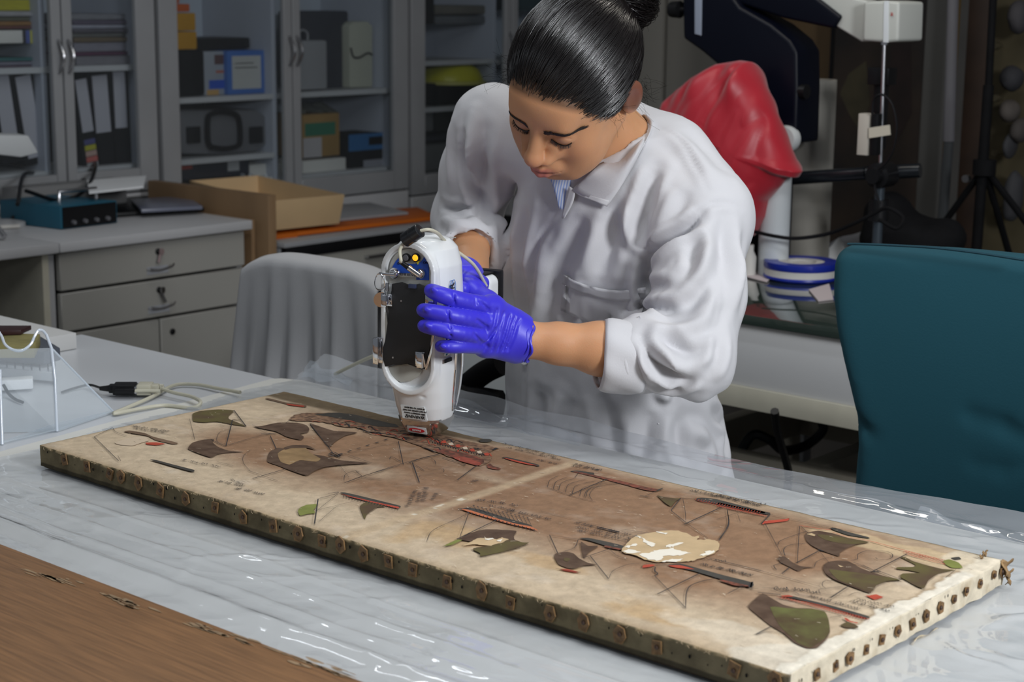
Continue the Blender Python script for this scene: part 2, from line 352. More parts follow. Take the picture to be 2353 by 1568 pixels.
# ------------------------------------------------------------------ tall glazed cabinets along the left wall
XF = -4.6
def cabinet(y0, y1, ym, shelves, label, base=0.78, fw=0.075, meet=0.035, div=True):
    t = empty('glazed_cabinet', (XF - 0.22, (y0 + y1) / 2, 0)); tag(t, label, 'cabinet', 'glazed cabinets along the wall')
    c = MB(); X0, X1 = XF - 0.46, XF - 0.03
    c.box((X0, y0 + 0.002, 0.05), (X1, y0 + 0.02, 2.2)); c.box((X0, y1 - 0.02, 0.05), (X1, y1 - 0.002, 2.2))
    c.box((X0, y0, 2.2), (X1, y1, 2.22)); c.box((X0, y0, 0.03), (X1, y1, 0.05)); c.box((X0 + 0.05, y0 + .02, 0), (X1 - 0.04, y1 - .02, 0.03))
    c.build('carcass', m_grey, t, smooth=0)
    rbox((X0 - 0.012, y0 + .01, 0.05), (X0, y1 - .01, 2.2)).build('back_panel', mat('pale_blue_back', (0.44, 0.48, 0.54), 0.6), t, smooth=0)
    if div: rbox((X0, ym - 0.028, 0.05), (X1 - 0.05, ym - 0.008, 2.2)).build('divider', m_inner, t, smooth=0)
    rbox((X0 + .002, y1 - 0.024, 0.06), (X1 - 0.06, y1 - 0.0201, 2.19)).build('side_lining', m_inner, t, smooth=0)
    for k, (ya, yb, zs) in enumerate(shelves):
        rbox((X0, ya, zs - 0.018), (X1 - 0.045, yb, zs)).build('shelf', m_white, t, smooth=0)
    for k, (ya, yb) in enumerate(((y0 + 0.004, ym - 0.003), (ym + 0.003, y1 - 0.004))):
        hm = ym if k == 0 else ym
        d = MB(); wl = fw if k == 0 else meet; wr = meet if k == 0 else fw
        d.box((XF - 0.022, ya, base), (XF, ya + wl, 2.18)); d.box((XF - 0.022, yb - wr, base), (XF, yb, 2.18))
        d.box((XF - 0.022, ya + wl, base), (XF, yb - wr, base + 0.075)); d.box((XF - 0.022, ya + wl, 2.10), (XF, yb - wr, 2.18))
        dr = d.build('door', m_grey, t, bevel=0.002, seg=1)
        rbox((XF - 0.014, ya + wl - .002, base + 0.073), (XF - 0.010, yb - wr + .002, 2.102)).build('pane', m_glass, dr, smooth=0)
        yh = ym - 0.018 if k == 0 else ym + 0.018
        hp = [np.array([XF + 0.001, yh, 1.17])] + [np.array([XF + 0.004 + 0.028 * math.sin(math.pi * q), yh, 1.17 + 0.10 * q]) for q in np.linspace(0.05, 0.95, 9)] + [np.array([XF + 0.001, yh, 1.27])]
        MB().tube(hp, 0.005, 8).build('handle', m_steel, dr)
        rbox((XF - 0.020, ya, 0.06), (XF, yb, base - 0.006)).build('lower_door', m_white, t, bevel=0.002, seg=1)
    return t
cabinet(2.76, 3.525, 3.165, [(2.78, 3.50, 0.86), (2.78, 3.50, 1.185)], 'left grey glazed cabinet crammed with folders, black binders and stacked papers')
cabinet(3.535, 4.70, 4.115, [(3.56, 4.09, 0.86), (3.56, 4.09, 1.068), (4.11, 4.68, 0.77), (4.11, 4.68, 1.068)], 'middle grey glazed cabinet holding yellow boxes, tool cases and cartons', base=0.69)
cabinet(4.71, 5.90, 5.29, [(4.73, 5.27, 0.99 - .005), (4.73, 5.27, 1.165), (5.30, 5.88, 1.16), (4.73, 5.27, .72)], 'right grey glazed cabinet half hidden behind the woman, yellow item inside', base=0.66)

XI = XF - 0.12   # front of the things inside
def bx(name, px0, px1, py0, py1, dep, m, label, cat, group=None, x=XI, bevel=0.004, **kw):
    """a box standing with its front at plane x, spanning the given sight lines"""
    a = at(px0, py1, x=x); b = at(px1, py0, x=x)
    a2 = at(px1, py1, x=x); z0 = min(a[2], a2[2]) if kw.pop('low', 0) else (a[2] + a2[2]) / 2
    z1 = (at(px0, py0, x=x)[2] + b[2]) / 2
    return single(MB().box((x - dep, a[1], z0), (x, b[1], z1)), name, m, label, cat, group, bevel=bevel)

# contents, left cabinet, left door: layered folders at the top then binders
def stack(px0, px1, z0, items, group, x=XI):
    z = z0; y0 = at(px0, 200, x=x)[1]; y1 = at(px1, 200, x=x)[1]
    for i, (th, col, nm, lab, cat) in enumerate(items):
        j = random.uniform(-0.008, 0.008)
        single(MB().box((x - 0.25, y0 + j, z), (x + random.uniform(-.01, .01), y1 + j, z + th)), nm, mat('sheet_%s_%d' % (group[:6].replace(' ', ''), i), col, 0.6, var=0.2, vscale=30, stretch=(1, 1, 8)), lab, cat, group, bevel=min(0.003, th * 0.3), seg=1)
        z += th + 0.0006
    return z
zl = 0.86
stack(-60, 99, at(50, 158, x=XI)[2], [
    (0.010, (0.10, 0.06, 0.09), 'document_folder', 'dark plum folder at the foot of the stack above the binders', 'folder'),
    (0.012, (0.20, 0.19, 0.24), 'document_folder', 'grey lilac folder low in the stack above the leaning binders', 'folder'),
    (0.011, (0.03, 0.13, 0.13), 'document_folder', 'teal folder lying under the white box in the left cabinet', 'folder')], 'folders under the white box')
a = at(-60, 100, x=XI); b = at(52, 68, x=XI)
single(MB().box((XI - .22, a[1], at(0, 100, x=XI)[2]), (XI, b[1], at(0, 70, x=XI)[2])), 'document_box', m_paperw, 'white flat box lying between stacked folders in left cabinet', 'box', bevel=.003)
for i, (p0, p1, c, nm) in enumerate(((56, 60, (.02, .02, .03), 'black'), (60.5, 69, (.06, .09, .3), 'blue'), (70, 83, (.45, .42, .02), 'yellow'), (84, 92, (.18, .10, .10), 'brown'), (92.5, 99, (.35, .07, .06), 'red'))):
    bx('notebook', p0, p1, 70, 100, .18, mat('notebook_' + nm, c, .6), nm + ' notebook spine right of the white flat box', 'notebook', 'small notebooks beside the flat box', bevel=.002)
stack(-60, 99, at(50, 66, x=XI)[2], [
    (0.008, (0.16, 0.05, 0.04), 'document_folder', 'dark red folder lying on the white flat box', 'folder'),
    (0.014, (0.25, 0.12, 0.03), 'document_folder', 'brown orange folder above the dark red one', 'folder'),
    (0.014, (0.12, 0.12, 0.08), 'document_folder', 'olive grey folder in the middle of the upper stack', 'folder'),
    (0.016, (0.33, 0.32, 0.33), 'document_folder', 'pale grey folder under the yellow one', 'folder'),
    (0.035, (0.42, 0.38, 0.01), 'document_folder', 'thick bright yellow folder topping the stack, cabinet corner', 'folder')], 'upper folder stack behind left door')
stack(174, 298, at(240, 150, x=XI)[2], [
    (0.030, (0.20, 0.19, 0.21), 'paper_bundle', 'grey paper bundle lying directly on the upright binders', 'papers'),
    (0.012, (0.10, 0.03, 0.07), 'paper_bundle', 'thin maroon folder inside the lilac paper stack', 'papers'),
    (0.030, (0.22, 0.21, 0.25), 'paper_bundle', 'lilac grey paper bundle in the right door stack', 'papers'),
    (0.016, (0.14, 0.10, 0.06), 'paper_bundle', 'brown paper bundle in the right door stack', 'papers'),
    (0.014, (0.15, 0.15, 0.14), 'paper_bundle', 'dark grey paper bundle above the brown one', 'papers'),
    (0.012, (0.10, 0.09, 0.11), 'paper_bundle', 'charcoal folder high in the right door stack', 'papers'),
    (0.012, (0.32, 0.32, 0.38), 'paper_bundle', 'pale blue grey folder high in the right door stack', 'papers'),
    (0.014, (0.10, 0.08, 0.12), 'paper_bundle', 'dark violet folder near the top of the frame', 'papers'),
    (0.02, (0.20, 0.20, 0.22), 'paper_bundle', 'topmost grey folder of the right door stack', 'papers')], 'stacked papers behind the right door')
def binder(pt0, pt1, wpx, top, bot, label, lean=0.0, cols=None, lab0=0.05, lab1=0.75):
    """lever-arch binder: bottom centre px, leaning"""
    c0 = at(pt0[0], pt0[1], x=XI); c1 = at(pt1[0], pt1[1], x=XI); up = c1 - c0; h = np.linalg.norm(up); up /= h; sd = np.cross(up, [1, 0, 0]); sd /= np.linalg.norm(sd)
    wd = wpx * .00196; t = empty('ring_binder', tuple(c0 - np.array([0.12, 0, 0]))); tag(t, label, 'binder', 'black ring binders in the left cabinet')
    MB().obox((c0 + c1) / 2 - np.array([0.13, 0, 0]), np.array([0.13, 0, 0]), sd * wd / 2, up * h / 2).build('cover', m_blackm, t, bevel=.003)
    MB().obox(c0 + up * h * (lab0 + lab1) / 2 + np.array([0.001, 0, 0]), np.array([0.001, 0, 0]), sd * wd * 0.32, up * h * (lab1 - lab0) / 2).build('spine_label', mat('label_white', (0.42, 0.41, 0.45), .7), t, smooth=0)
    if cols:
        for i, c in enumerate(cols):
            MB().obox(c0 + up * h * (0.03 + i * 0.065) + np.array([0.001, 0, 0]), np.array([0.001, 0, 0]), sd * wd * 0.32, up * h * 0.028).build('colour_strip', mat('strip%02x%02x' % (int(c[0] * 99), int(c[2] * 99)), c, .6), t, smooth=0)
    return t
binder((32, 375), (0, 163), 42, 0, 0, 'black binder leaning left, leftmost behind the left door', lab0=.28, lab1=.97)
binder((85, 378), (50, 166), 44, 0, 0, 'black binder with long white spine label leaning beside the first', lab0=.08, lab1=.96)
binder((214, 385), (184, 178), 34, 0, 0, 'black binder leaning with colour strips at its foot', lab0=.40, lab1=.98, cols=[(.35, .35, .35), (.5, .12, .10), (.45, .3, .25), (.4, .38, .02), (.07, .07, .2)])
binder((244, 380), (226, 155), 46, 0, 0, 'upright black binder with white label above blue and red strip', lab0=.34, lab1=.92, cols=None)
binder((283, 378), (272, 155), 38, 0, 0, 'upright black binder with short white label, rightmost of the row', lab0=.38, lab1=.98)

# contents, middle cabinet, left bay
m_yel = mat('film_box_yellow', (0.55, 0.27, 0.01), 0.5, var=0.1, vscale=10)
bx('small_box', 389, 452, 73, 114, .12, m_yel, 'yellow carton directly on the black case, lower of two', 'box', 'yellow cartons in the middle cabinet')
bx('small_box', 389, 449, 30, 71, .12, m_yel, 'yellow carton second from the bottom of the stack', 'box', 'yellow cartons in the middle cabinet')
bx('small_box', 389, 436, 9, 27, .10, mat('orange_carton', (0.55, 0.10, 0.01), .5), 'orange red carton on top of the yellow ones', 'box')
bx('small_box', 389, 412, -14, 8, .08, mat('orange_carton', (0.55, 0.10, 0.01), .5), 'small orange carton topmost on the stack in the cabinet', 'box')
bx('equipment_case', 392, 470, 116, 221, .16, m_blackm, 'tall black case standing under the yellow cartons', 'case', bevel=.012)
bx('flat_case', 455, 575, 87, 113, .2, m_black, 'flat black case lying on the blue and white cartons', 'case', x=XI - .05, bevel=.008)
def printed(px0, px1, py0, py1, dep, base, label, prints, x=XI, name='carton', cat='box', **kw):
    """carton with flat printed panels: prints = [(u0,u1,v0,v1,colour)] fractions"""
    a = at(px0, py1, x=x); b = at(px1, py0, x=x); z0 = (a[2] + at(px1, py1, x=x)[2]) / 2; z1 = (b[2] + at(px0, py0, x=x)[2]) / 2
    t = empty(name, (x - dep / 2, (a[1] + b[1]) / 2, z0)); tag(t, label, cat)
    MB().box((x - dep, a[1], z0), (x, b[1], z1)).build('body', base, t, bevel=.003)
    for u0, u1, v0, v1, c in prints:
        MB().box((x - .0004, a[1] + (b[1] - a[1]) * u0, z0 + (z1 - z0) * v0), (x + .0006, a[1] + (b[1] - a[1]) * u1, z0 + (z1 - z0) * v1)).build('printed_panel', mat('print_%d_%d_%d' % tuple(int(q * 255) for q in c), c, .55), t, smooth=0)
    return t
printed(524, 607, 116, 216, .18, mat('carton_blue', (0.05, 0.14, 0.42), .5), 'blue carton with a large white panel standing on the shelf', [(.12, .90, .12, .88, (.45, .45, .43)), (.2, .8, .60, .62, (.25, .25, .27)), (.2, .7, .7, .72, (.25, .25, .27))])
printed(470, 522, 118, 218, .18, mat('carton_pale', (0.30, 0.32, 0.36), .5), 'pale grey carton with blue band left of the blue carton', [(.2, .9, .14, .34, (.02, .08, .45)), (.45, .85, .70, .92, (.10, .05, .05)), (.1, .6, 0.0, .12, (.5, .3, .1)), (.5, .9, .5, .56, (.4, .12, .08))], x=XI - .02)
# lower left bay: hard grey tool case with big handle
tc = empty('tool_case', (XI - .1, 3.83, .87)); tag(tc, 'hard grey plastic tool case with big black loop handle on lower shelf', 'case')
ca, cb = at(404, 352, x=XI), at(612, 256, x=XI); pp = [at(*q, x=XI) for q in ((402, 354), (405, 262), (418, 253), (590, 252), (612, 268), (616, 330), (590, 348), (510, 356))]
MB().prism(pp, (-.22, 0, 0)).build('shell', mat('case_grey', (0.13, 0.13, 0.14), .5, var=.1), tc, bevel=.01)
hp = [at(*q, x=XI + .02) for q in ((484, 338), (478, 320), (478, 275), (486, 262), (512, 257), (540, 262), (550, 278), (552, 322), (545, 336), (515, 342))]
MB().tube(spline(hp + [hp[0]], 5), .009, 8, cap=False).build('handle', m_blackm, tc)
for p0 in (430, 574): 
    q0 = at(p0 - 2, 330, x=XI); q1 = at(p0 + 26, 290, x=XI); MB().box((XI - .005, q0[1], q0[2]), (XI + .012, q1[1], q1[2])).build('latch', m_black, tc, bevel=.003)
printed(404, 572, 364, 408, .2, mat('carton_navy', (0.015, 0.018, 0.03), .5), 'flat dark carton with red and white labels under the tool case', [(.0, .22, .55, .8, (.35, .05, .03)), (.70, .86, .25, .75, (.4, .4, .4))])
bx('carton', 575, 646, 376, 425, .2, m_paperw, 'white carton edge beside the flat dark carton', 'box')
# right bay
bx('equipment_case', 690, 801, 25, 205, .12, mat('charcoal_case', (0.035, 0.037, 0.05), .6, var=.2), 'tall charcoal case standing on the upper shelf of middle cabinet', 'case', x=XI - .08, bevel=.01)
wc = empty('carry_box', (XI, 4.2, 1.07)); tag(wc, 'pale grey carry box with small loop handle before the charcoal case', 'case')
a = at(690, 208, x=XI); b = at(752, 92, x=XI); MB().box((XI - .07, a[1], a[2]), (XI, b[1], b[2])).build('body', mat('pale_box', (.30, .30, .31), .5), wc, bevel=.01)
MB().tube(spline([at(*q, x=XI - .03) for q in ((689, 94), (688, 74), (697, 69), (706, 76), (707, 94))], 5), .004, 8).build('handle', mat('pale_box', (.3, .3, .31), .5), wc)
bc = MB().prism([at(*q, x=XI - .04) for q in ((804, 202), (803, 60), (812, 50), (846, 49), (857, 60), (857, 200))], (-.1, 0, 0)); single(bc, 'board_case', mat('cream_case', (.42, .42, .34), .6), 'cream rounded case leaning at the right of the charcoal case', 'case', bevel=.006)
single(MB().tube(spline([at(*q, x=XI - .035) for q in ((806, 110), (812, 130), (826, 132), (845, 122), (856, 126))], 5), .0035, 6), 'cable', m_black, 'short dark cable looping across the cream rounded case', 'cable')
printed(697, 780, 262, 360, .18, mat('carton_tan', (0.34, 0.20, 0.06), .6, var=.1), 'tan carton with green lettering block on the lower shelf', [(.05, .88, .50, .80, (.03, .16, .09)), (.0, .5, .0, .46, (.45, .42, .42))])
single(MB().grid(lambda u, v: at(697 + 84 * u, 262 - 30 * v * (0.7 + .3 * math.sin(9 * u)), x=XI - .02) + np.array([-.12 * v * (1 + .2 * math.sin(7 * u + 3)), 0, .01 * math.sin(13 * u)]), 14, 6), 'plastic_bag', film('bag_film', (.7, .7, .65), gloss=.1, haze=.35, hazecol=(.25, .25, .2)), 'crumpled clear plastic bag lying on the tan carton', 'bag', solid=.001)
bx('carton', 697, 795, 366, 422, .2, m_paperw, 'white carton under the tan carton with green lettering', 'box')
printed(802, 884, 307, 412, .16, m_blackm, 'black box with blue lid panel at the right of lower shelf', [(0, 1, .64, 1.0, (.02, .12, .30)), (.55, .95, .74, .92, (.3, .36, .45)), (.4, .95, .27, .42, (.25, .25, .28))], name='product_box')
# third cabinet
bx('camera_bag', 972, 998, -12, 56, .15, m_blackm, 'dark bag at the left on the top shelf of right cabinet', 'bag')
bx('folded_cloth', 1000, 1118, 12, 33, .2, mat('brown_grey_cloth', (.12, .11, .09), .8, var=.2), 'upper grey brown folded bundle on the top shelf', 'cloth', bevel=.01)
bx('folded_cloth', 1000, 1126, 36, 56, .2, mat('grey_cloth', (.10, .105, .115), .8, var=.2), 'lower dark grey folded bundle on the top shelf', 'cloth', bevel=.01)
yb = empty('hard_hat', (XI - .1, 4.95, 1.1)); tag(yb, 'rounded yellow hard shell hat resting on the black bags', 'helmet')
c0 = at(1033, 188, x=XI - .06)
MB().lathe(c0, [(.001, .078), (.05, .076), (.09, .068), (.118, .05), (.132, .025), (.138, 0)], 28).build('shell', mat('yellow_shell', (.50, .47, .02), .35), yb, smooth=60)
MB().lathe(c0, [(.136, -.004), (.150, -.006), (.150, .004), (.136, .008)], 28).build('brim', mat('yellow_brim', (.5, .46, .12), .4), yb, smooth=60)
bx('tool_bag', 973, 1092, 190, 238, .2, m_blackm, 'black bag directly beneath the yellow hard hat', 'bag', bevel=.015)
bx('tool_bag', 998, 1092, 240, 300, .2, mat('black_b', (.008, .008, .006), .7), 'black bag standing on the shelf below the first', 'bag', bevel=.015)
bx('carton', 973, 996, 246, 302, .15, mat('grey_card', (.12, .12, .12), .7), 'small grey carton left of the lower black bag', 'box')
bx('tool_bag', 975, 1100, 392, 450, .2, m_blackm, 'black bag low in the right cabinet beside the sleeve', 'bag', bevel=.02, x=XI - .03)
bx('carton', 976, 1080, 330, 388, .15, mat('grey_card', (.12, .12, .12), .7), 'plain dark grey carton above the lowest black bag', 'box', x=XI - .04)
bx('folded_cloth', 1198, 1300, -5, 25, .2, mat('teal_cloth', (.03, .06, .07), .8, var=.2), 'dark teal folded bundle at top right cabinet bay', 'cloth')

# ------------------------------------------------------------------ drawer unit and knee-hole desk on the left
XD = -3.98
dk = empty('drawer_unit', (XD - .28, 3.03, 0)); tag(dk, 'white three-drawer unit with keys hanging in its drawer locks', 'drawers')
c = MB(); c.box((XD - .55, 2.675, 0.04), (XD - .02, 2.695, .72)); c.box((XD - .55, 3.34, .04), (XD - .02, 3.36, .72)); c.box((XD - .55, 2.695, .04), (XD - .53, 3.34, .72)); c.box((XD - .53, 2.695, .04), (XD - .02, 3.34, .06))
c.build('carcass', m_white, dk, smooth=0)
m_drw = mat('drawer_front', (0.37, 0.36, 0.33), .5, var=.05, vscale=2)
fronts = [(2.70, 3.355, .612, .716, 1), (2.70, 3.355, .497, .604, 1), (3.035, 3.355, .06, .489, 2), (2.70, 3.029, .30, .489, 0), (2.70, 3.029, .06, .292, 0)]
for i, (ya, yb_, za, zb, kd) in enumerate(fronts):
    d = rbox((XD - .02, ya, za), (XD, yb_, zb)).build('drawer' if kd != 2 else 'door', m_drw, dk, bevel=.002, seg=1)
    lk = at(362, 568, x=XD)[1] if kd == 1 else None
    if kd == 1:
        zc = zb - .028
        MB().lathe((XD, lk + .0, zc), [(.009, 0), (.009, .004), (.006, .006)], 14, ax=(1, 0, 0)).build('lock', m_black, d)
        MB().tube(spline([(XD + .028, lk - .05, zc - .043), (XD + .034, lk - .02, zc - .048), (XD + .034, lk + .02, zc - .043), (XD + .028, lk + .035, zc - .037)], 4), .0035, 8).build('handle', m_steel, d)
        rbox((XD, lk - .04, za + .012), (XD + .001, lk + .035, za + .034)).build('name_label', mat('label_grey', (.36, .37, .40), .6), d, smooth=0)
        for q in range(6): pass
        rbox((XD + .001, lk - .028, za + .020), (XD + .0014, lk + .022, za + .025)).build('lettering', mat('label_ink', (.2, .2, .23), .6), d, smooth=0)
        k = MB().lathe((XD + .012, lk + .004, zc), [(.010, 0), (.010, .003)], 14, ax=(1, .3, 0)); k.box((XD + .004, lk, zc - .002), (XD + .014, lk + .004, zc + .002))
        if i == 0: k.tube([(XD + .012, lk, zc - .006), (XD + .016, lk - .010, zc - .03)], .004, 6)
        else: k.tube([(XD + .012, lk, zc - .006), (XD + .016, lk + .012, zc - .036)], .004, 6)
        k.build('key', m_steel if i else mat('key_fob', (.30, .22, .22), .4), d)
    if kd == 2:
        MB().lathe((XD, 3.075, zb - .042), [(.009, 0), (.009, .004), (.006, .006)], 14, ax=(1, 0, 0)).build('lock', m_black, d)
kd_ = empty('knee_hole_desk', (XD - .28, 2.1, 0)); tag(kd_, 'pale desk with dark knee space left of the drawer unit', 'desk')
MB().box((XD - .60, 1.6, .722), (XD + .022, 2.687, .75)).build('desktop', m_white, kd_, bevel=.004)
MB().box((XD - .60, 2.689, .722), (XD + .022, 3.37, .75)).build('worktop', m_white, dk, bevel=.004)
MB().box((XD - .55, 1.62, .0), (XD - .45, 2.645, .72)).build('modesty_panel', mat('dark_panel', (.17, .17, .175), .6), kd_, smooth=0)
MB().box((XD - .449, 2.648, 0), (XD - .005, 2.668, .72)).build('side_panel', m_cream, kd_, smooth=0)
# items on it
bl = empty('power_supply', (-4.1, 2.7, .75)); tag(bl, 'dark blue bench power supply with metal carry handle on the worktop', 'instrument')
A0, A1, A2 = at(65, 520, z=.751), at(140, 528, z=.751), at(270, 512, z=.751)
e1 = A2 - A1; e0 = np.array([-.26, -.03, 0]); hz = np.array([0, 0, .066])
MB().prism([A1, A2, A2 + e0, A1 + e0], hz).build('housing', mat('steel_blue_paint', (0.012, 0.10, 0.16), .45, var=.1), bl, bevel=.003)
un = np.array([1, 0, 0]) * .001
MB().prism([A1 + e1 * .03 + [.001, 0, .003], A1 + e1 * .97 + [.001, 0, .003], A1 + e1 * .97 + [.001, 0, .063], A1 + e1 * .03 + [.001, 0, .063]], (.003, 0, 0)).build('front_panel', m_black, bl, smooth=0)
hh = A1 + e1 * .3 + np.array([-.09, 0, .066]); MB().tube([hh, hh + [0, 0, .03], hh + [0, .13, .03], hh + [0, .13, 0]], .006, 8).build('handle', m_steel, bl)
for i in range(4): MB().lathe(A1 + e1 * (.2 + .2 * i) + np.array([.004, 0, .018]), [(.007, 0), (.006, .01)], 12, ax=(1, 0, 0)).build('dial', mat('dial_grey', (.12, .12, .13), .4), bl)
s = [at(*q, z=.84) for q in ((40, 470), (60, 420), (120, 398), (180, 410), (220, 395), (200, 430), (140, 440), (60, 455))]
s = [q + np.array([0, 0, .03 * math.sin(i * 1.9)]) for i, q in enumerate(s)]
single(MB().tube(spline(s, 8), .006, 8), 'cable', m_black, 'thick black cable coiled behind the blue power supply', 'cable')
single(MB().tube(spline([at(*q, z=.77) for q in ((30, 500), (35, 472), (62, 462), (200, 462), (240, 476), (180, 486))], 8), .006, 8), 'cable', m_black, 'second black cable loop resting low on the worktop', 'cable')
def flat(pts, z, th, name, m, label, cat, **kw): return single(MB().prism([at(px, py, z=z) for px, py in pts], (0, 0, th)), name, m, label, cat, **kw)
flat([(250, 500), (470, 486), (410, 455), (215, 462)], .752, .012, 'laptop', m_black, 'flat black laptop lying beside the power supply', 'laptop', bevel=.003)
flat([(325, 490), (466, 482), (430, 458), (300, 466)], .766, .012, 'plastic_sleeve', mat('grey_sleeve', (.14, .15, .20), .3), 'grey blue plastic sleeve lying on the black laptop', 'folder', bevel=.004)
flat([(-20, 528), (46, 524), (40, 500), (-20, 505)], .752, .01, 'notepad', m_paperw, 'white notepad at the left edge on the pale worktop', 'notepad', bevel=.002)
flat([(-20, 498), (44, 492), (36, 482), (-20, 486)], .764, .02, 'card_box', m_white, 'small white box behind the notepad at frame edge', 'box', bevel=.004)
flat([(200, 418), (336, 408), (330, 432), (205, 446)], .84, .006, 'paper_sheet', m_paper, 'white paper sheet lying in front of the left cabinet', 'paper')
for q in (((200, 446), (336, 432)),): pass
pb = MB().box((-4.56, 2.9, .7505), (-4.48, 3.30, .838)); single(pb, 'storage_box', mat('grey_card2', (.2, .2, .2), .7), 'long grey box under the white sheet against the cabinet', 'box', bevel=.003)
# lamp head in front of cabinet (left edge)
lp = empty('desk_lamp', tuple(at(10, 520, z=.75))); tag(lp, 'white desk lamp head with angled shade at left frame edge', 'lamp')
q = [at(*v, x=-4.2) for v in ((-60, 310), (66, 311), (90, 352), (50, 362), (-60, 350))]
MB().prism(q, (-.09, .02, 0)).build('shade', mat('lamp_white', (.55, .57, .58), .4), lp, bevel=.008)
MB().tube(spline([at(-40, 350, x=-4.2) , at(-60, 420, x=-4.25), at(-45, 470, x=-4.2), at(10, 520, x=-4.1) * [1, 1, 0] + [0, 0, .76]], 6), .008, 8).build('arm', m_steel, lp)
MB().lathe(at(10, 520, z=.7505), [(.001, 0), (.06, 0), (.06, .012), (.02, .02)], 20).build('base', m_white, lp)

# ------------------------------------------------------------------ standing boards, plan chest, tray
m_ply = mat('plywood', (0.25, 0.155, 0.08), .6, var=.25, vscale=6, stretch=(1, 1, .15))
m_plye = mat('plywood_edge', (0.36, 0.25, 0.14), .6)
for i, (y, x1, z1) in enumerate(((3.412, -3.935, .822), (3.392, -3.99, .745))):
    single(rbox((-4.52, y, 0.0), (x1, y + .014 + .018 * (i == 0), z1)), 'plywood_sheet', m_ply, ['tall brown plywood sheet standing in front of the tan tray', 'shorter brown board standing close against the drawer unit'][i], 'board', bevel=.001)
PX = at(622, 545, z=.70)[0]
pc = empty('plan_chest', (PX - .3, 3.85, 0)); tag(pc, 'pale grey plan chest with dark open top drawer under the orange folder', 'cabinet')
rbox((PX - .60, 3.46, .05), (PX - .03, 4.26, .66)).build('body', m_grey, pc, bevel=.003)
rbox((PX - .60, 3.455, .66), (PX, 4.27, .675)).build('top', m_grey, pc, bevel=.002)
for i in range(4):
    z1 = at(718, 590, x=PX)[2] - i * .115
    d = rbox((PX - .03, 3.465, z1 - .11), (PX - .01, 4.255, z1)).build('drawer', mat('chest_grey', (.30, .29, .26), .5), pc, bevel=.002)
    rbox((PX - .01, 3.80, z1 - .03), (PX + .01, 3.92, z1 - .022)).build('handle', m_steel, d)
rbox((PX - .028, 3.465, at(718, 588, x=PX)[2]), (PX - .002, 4.26, .658)).build('dark_drawer', m_black, pc, bevel=.002)
og = MB().prism([at(px, py, z=.69) for px, py in ((622, 541), (1006, 497), (960, 476), (560, 500))], (0, 0, -.012))
og.prism([at(*v, z=.69) for v in ((622, 541), (684, 534), (684, 534), (622, 541))][:2] + [at(684, 575, x=at(684, 534, z=.69)[0]), at(660, 576, x=at(660, 536, z=.69)[0])], (-.006, 0, 0))
single(og, 'portfolio_folder', mat('orange_card', (0.50, 0.11, 0.005), .5, var=.08), 'bright orange portfolio with hanging flap on the plan chest', 'folder', bevel=.001)
single(MB().prism([at(px, py, z=.692) for px, py in ((628, 524), (938, 493), (850, 470), (560, 490))], (0, 0, .008)), 'mount_board', mat('grey_board', (.30, .30, .31), .6), 'grey mount board between the orange portfolio and the tray', 'board', bevel=.001)
# tray
ty = empty('storage_tray', tuple(at(690, 500, z=.7)[:2]) + (.7005,)); tag(ty, 'shallow tan cardboard tray with crumpled paper on mount board', 'tray')
Tz, Tb = .797, .702
NC, RC, BC, LC = at(625, 478, z=Tz), at(792, 447, z=Tz), at(592, 403, z=Tz), None
NC = at(626, 462, z=Tz); LC = BC + (NC - RC)
cen = (NC + RC + BC + LC) / 4; tr = MB(); rim = [NC, RC, BC, LC]
bot = [np.array([*(cen + (p - cen) * .93)[:2], Tb]) for p in rim]; inn = [np.array([*(cen + (p - cen) * .985)[:2], Tz]) for p in rim]; inb = [np.array([*(cen + (p - cen) * .915)[:2], Tb + .005]) for p in rim]
vs = rim + bot + inn + inb; fs = [(4, 5, 6, 7), (12, 15, 14, 13)]
for i in range(4): j = (i + 1) % 4; fs += [(i, j, 4 + j, 4 + i), (8 + i, 12 + i, 12 + j, 8 + j), (i, 8 + i, 8 + j, j)]
tr.add(vs, fs); tr.build('body', mat('tray_tan', (0.60, 0.42, 0.23), .55, var=.06), ty, bevel=.001)
q = at(600, 440, z=.73); single(MB().grid(lambda u, v: q + np.array([.12 * (u - .5), .10 * (v - .5), .035 + .018 * math.sin(9 * u + 4 * v) + .012 * math.cos(11 * v)]), 9, 9), 'crumpled_paper', m_paper, 'crumpled white tissue lying inside the tan tray', 'paper', solid=.0006)
# dark things on the floor by the tray
single(rbox((-4.55, 4.32, .0), (-4.1, 4.9, .60)), 'storage_crate', m_blackm, 'dark crate standing right of the plan chest', 'crate', bevel=.01)

# ------------------------------------------------------------------ chair draped with a white cloth
ch = empty('office_chair', (-2.62, 2.62, 0)); tag(ch, 'black swivel chair under the draped white cloth behind the table', 'chair')
D0, D1 = pt(598, 640, 3.56), pt(885, 640, 3.33); ax_ = D1 - D0; ax_[2] = 0; Lw = np.linalg.norm(ax_); ax_ /= Lw; nrm = np.array([ax_[1], -ax_[0], 0]);  nrm = nrm if nrm @ np.array([.65, -.75, 0]) > 0 else -nrm
ctr = (D0 + D1) / 2; ctr[2] = 0
R3 = np.stack([ax_, -nrm, [0, 0, 1]], 1)
s = SDF(ctr + [-.3, -.3, .4], ctr + [.3, .3, .95], .008); s.rbox(ctr - nrm * .012 - ax_ * .02 + [0, 0, .70], (Lw / 2 - .045, .022, .185), R3, r=.03)
v, f = s.mesh(); npmesh('backrest', v, f, m_blackm, ch)
bs = ctr - nrm * .26
MB().lathe(bs, [(.22, .42), (.235, .44), (.235, .47), (.21, .49), (.001, .495)], 28).build('seat', m_blackm, ch, smooth=50)
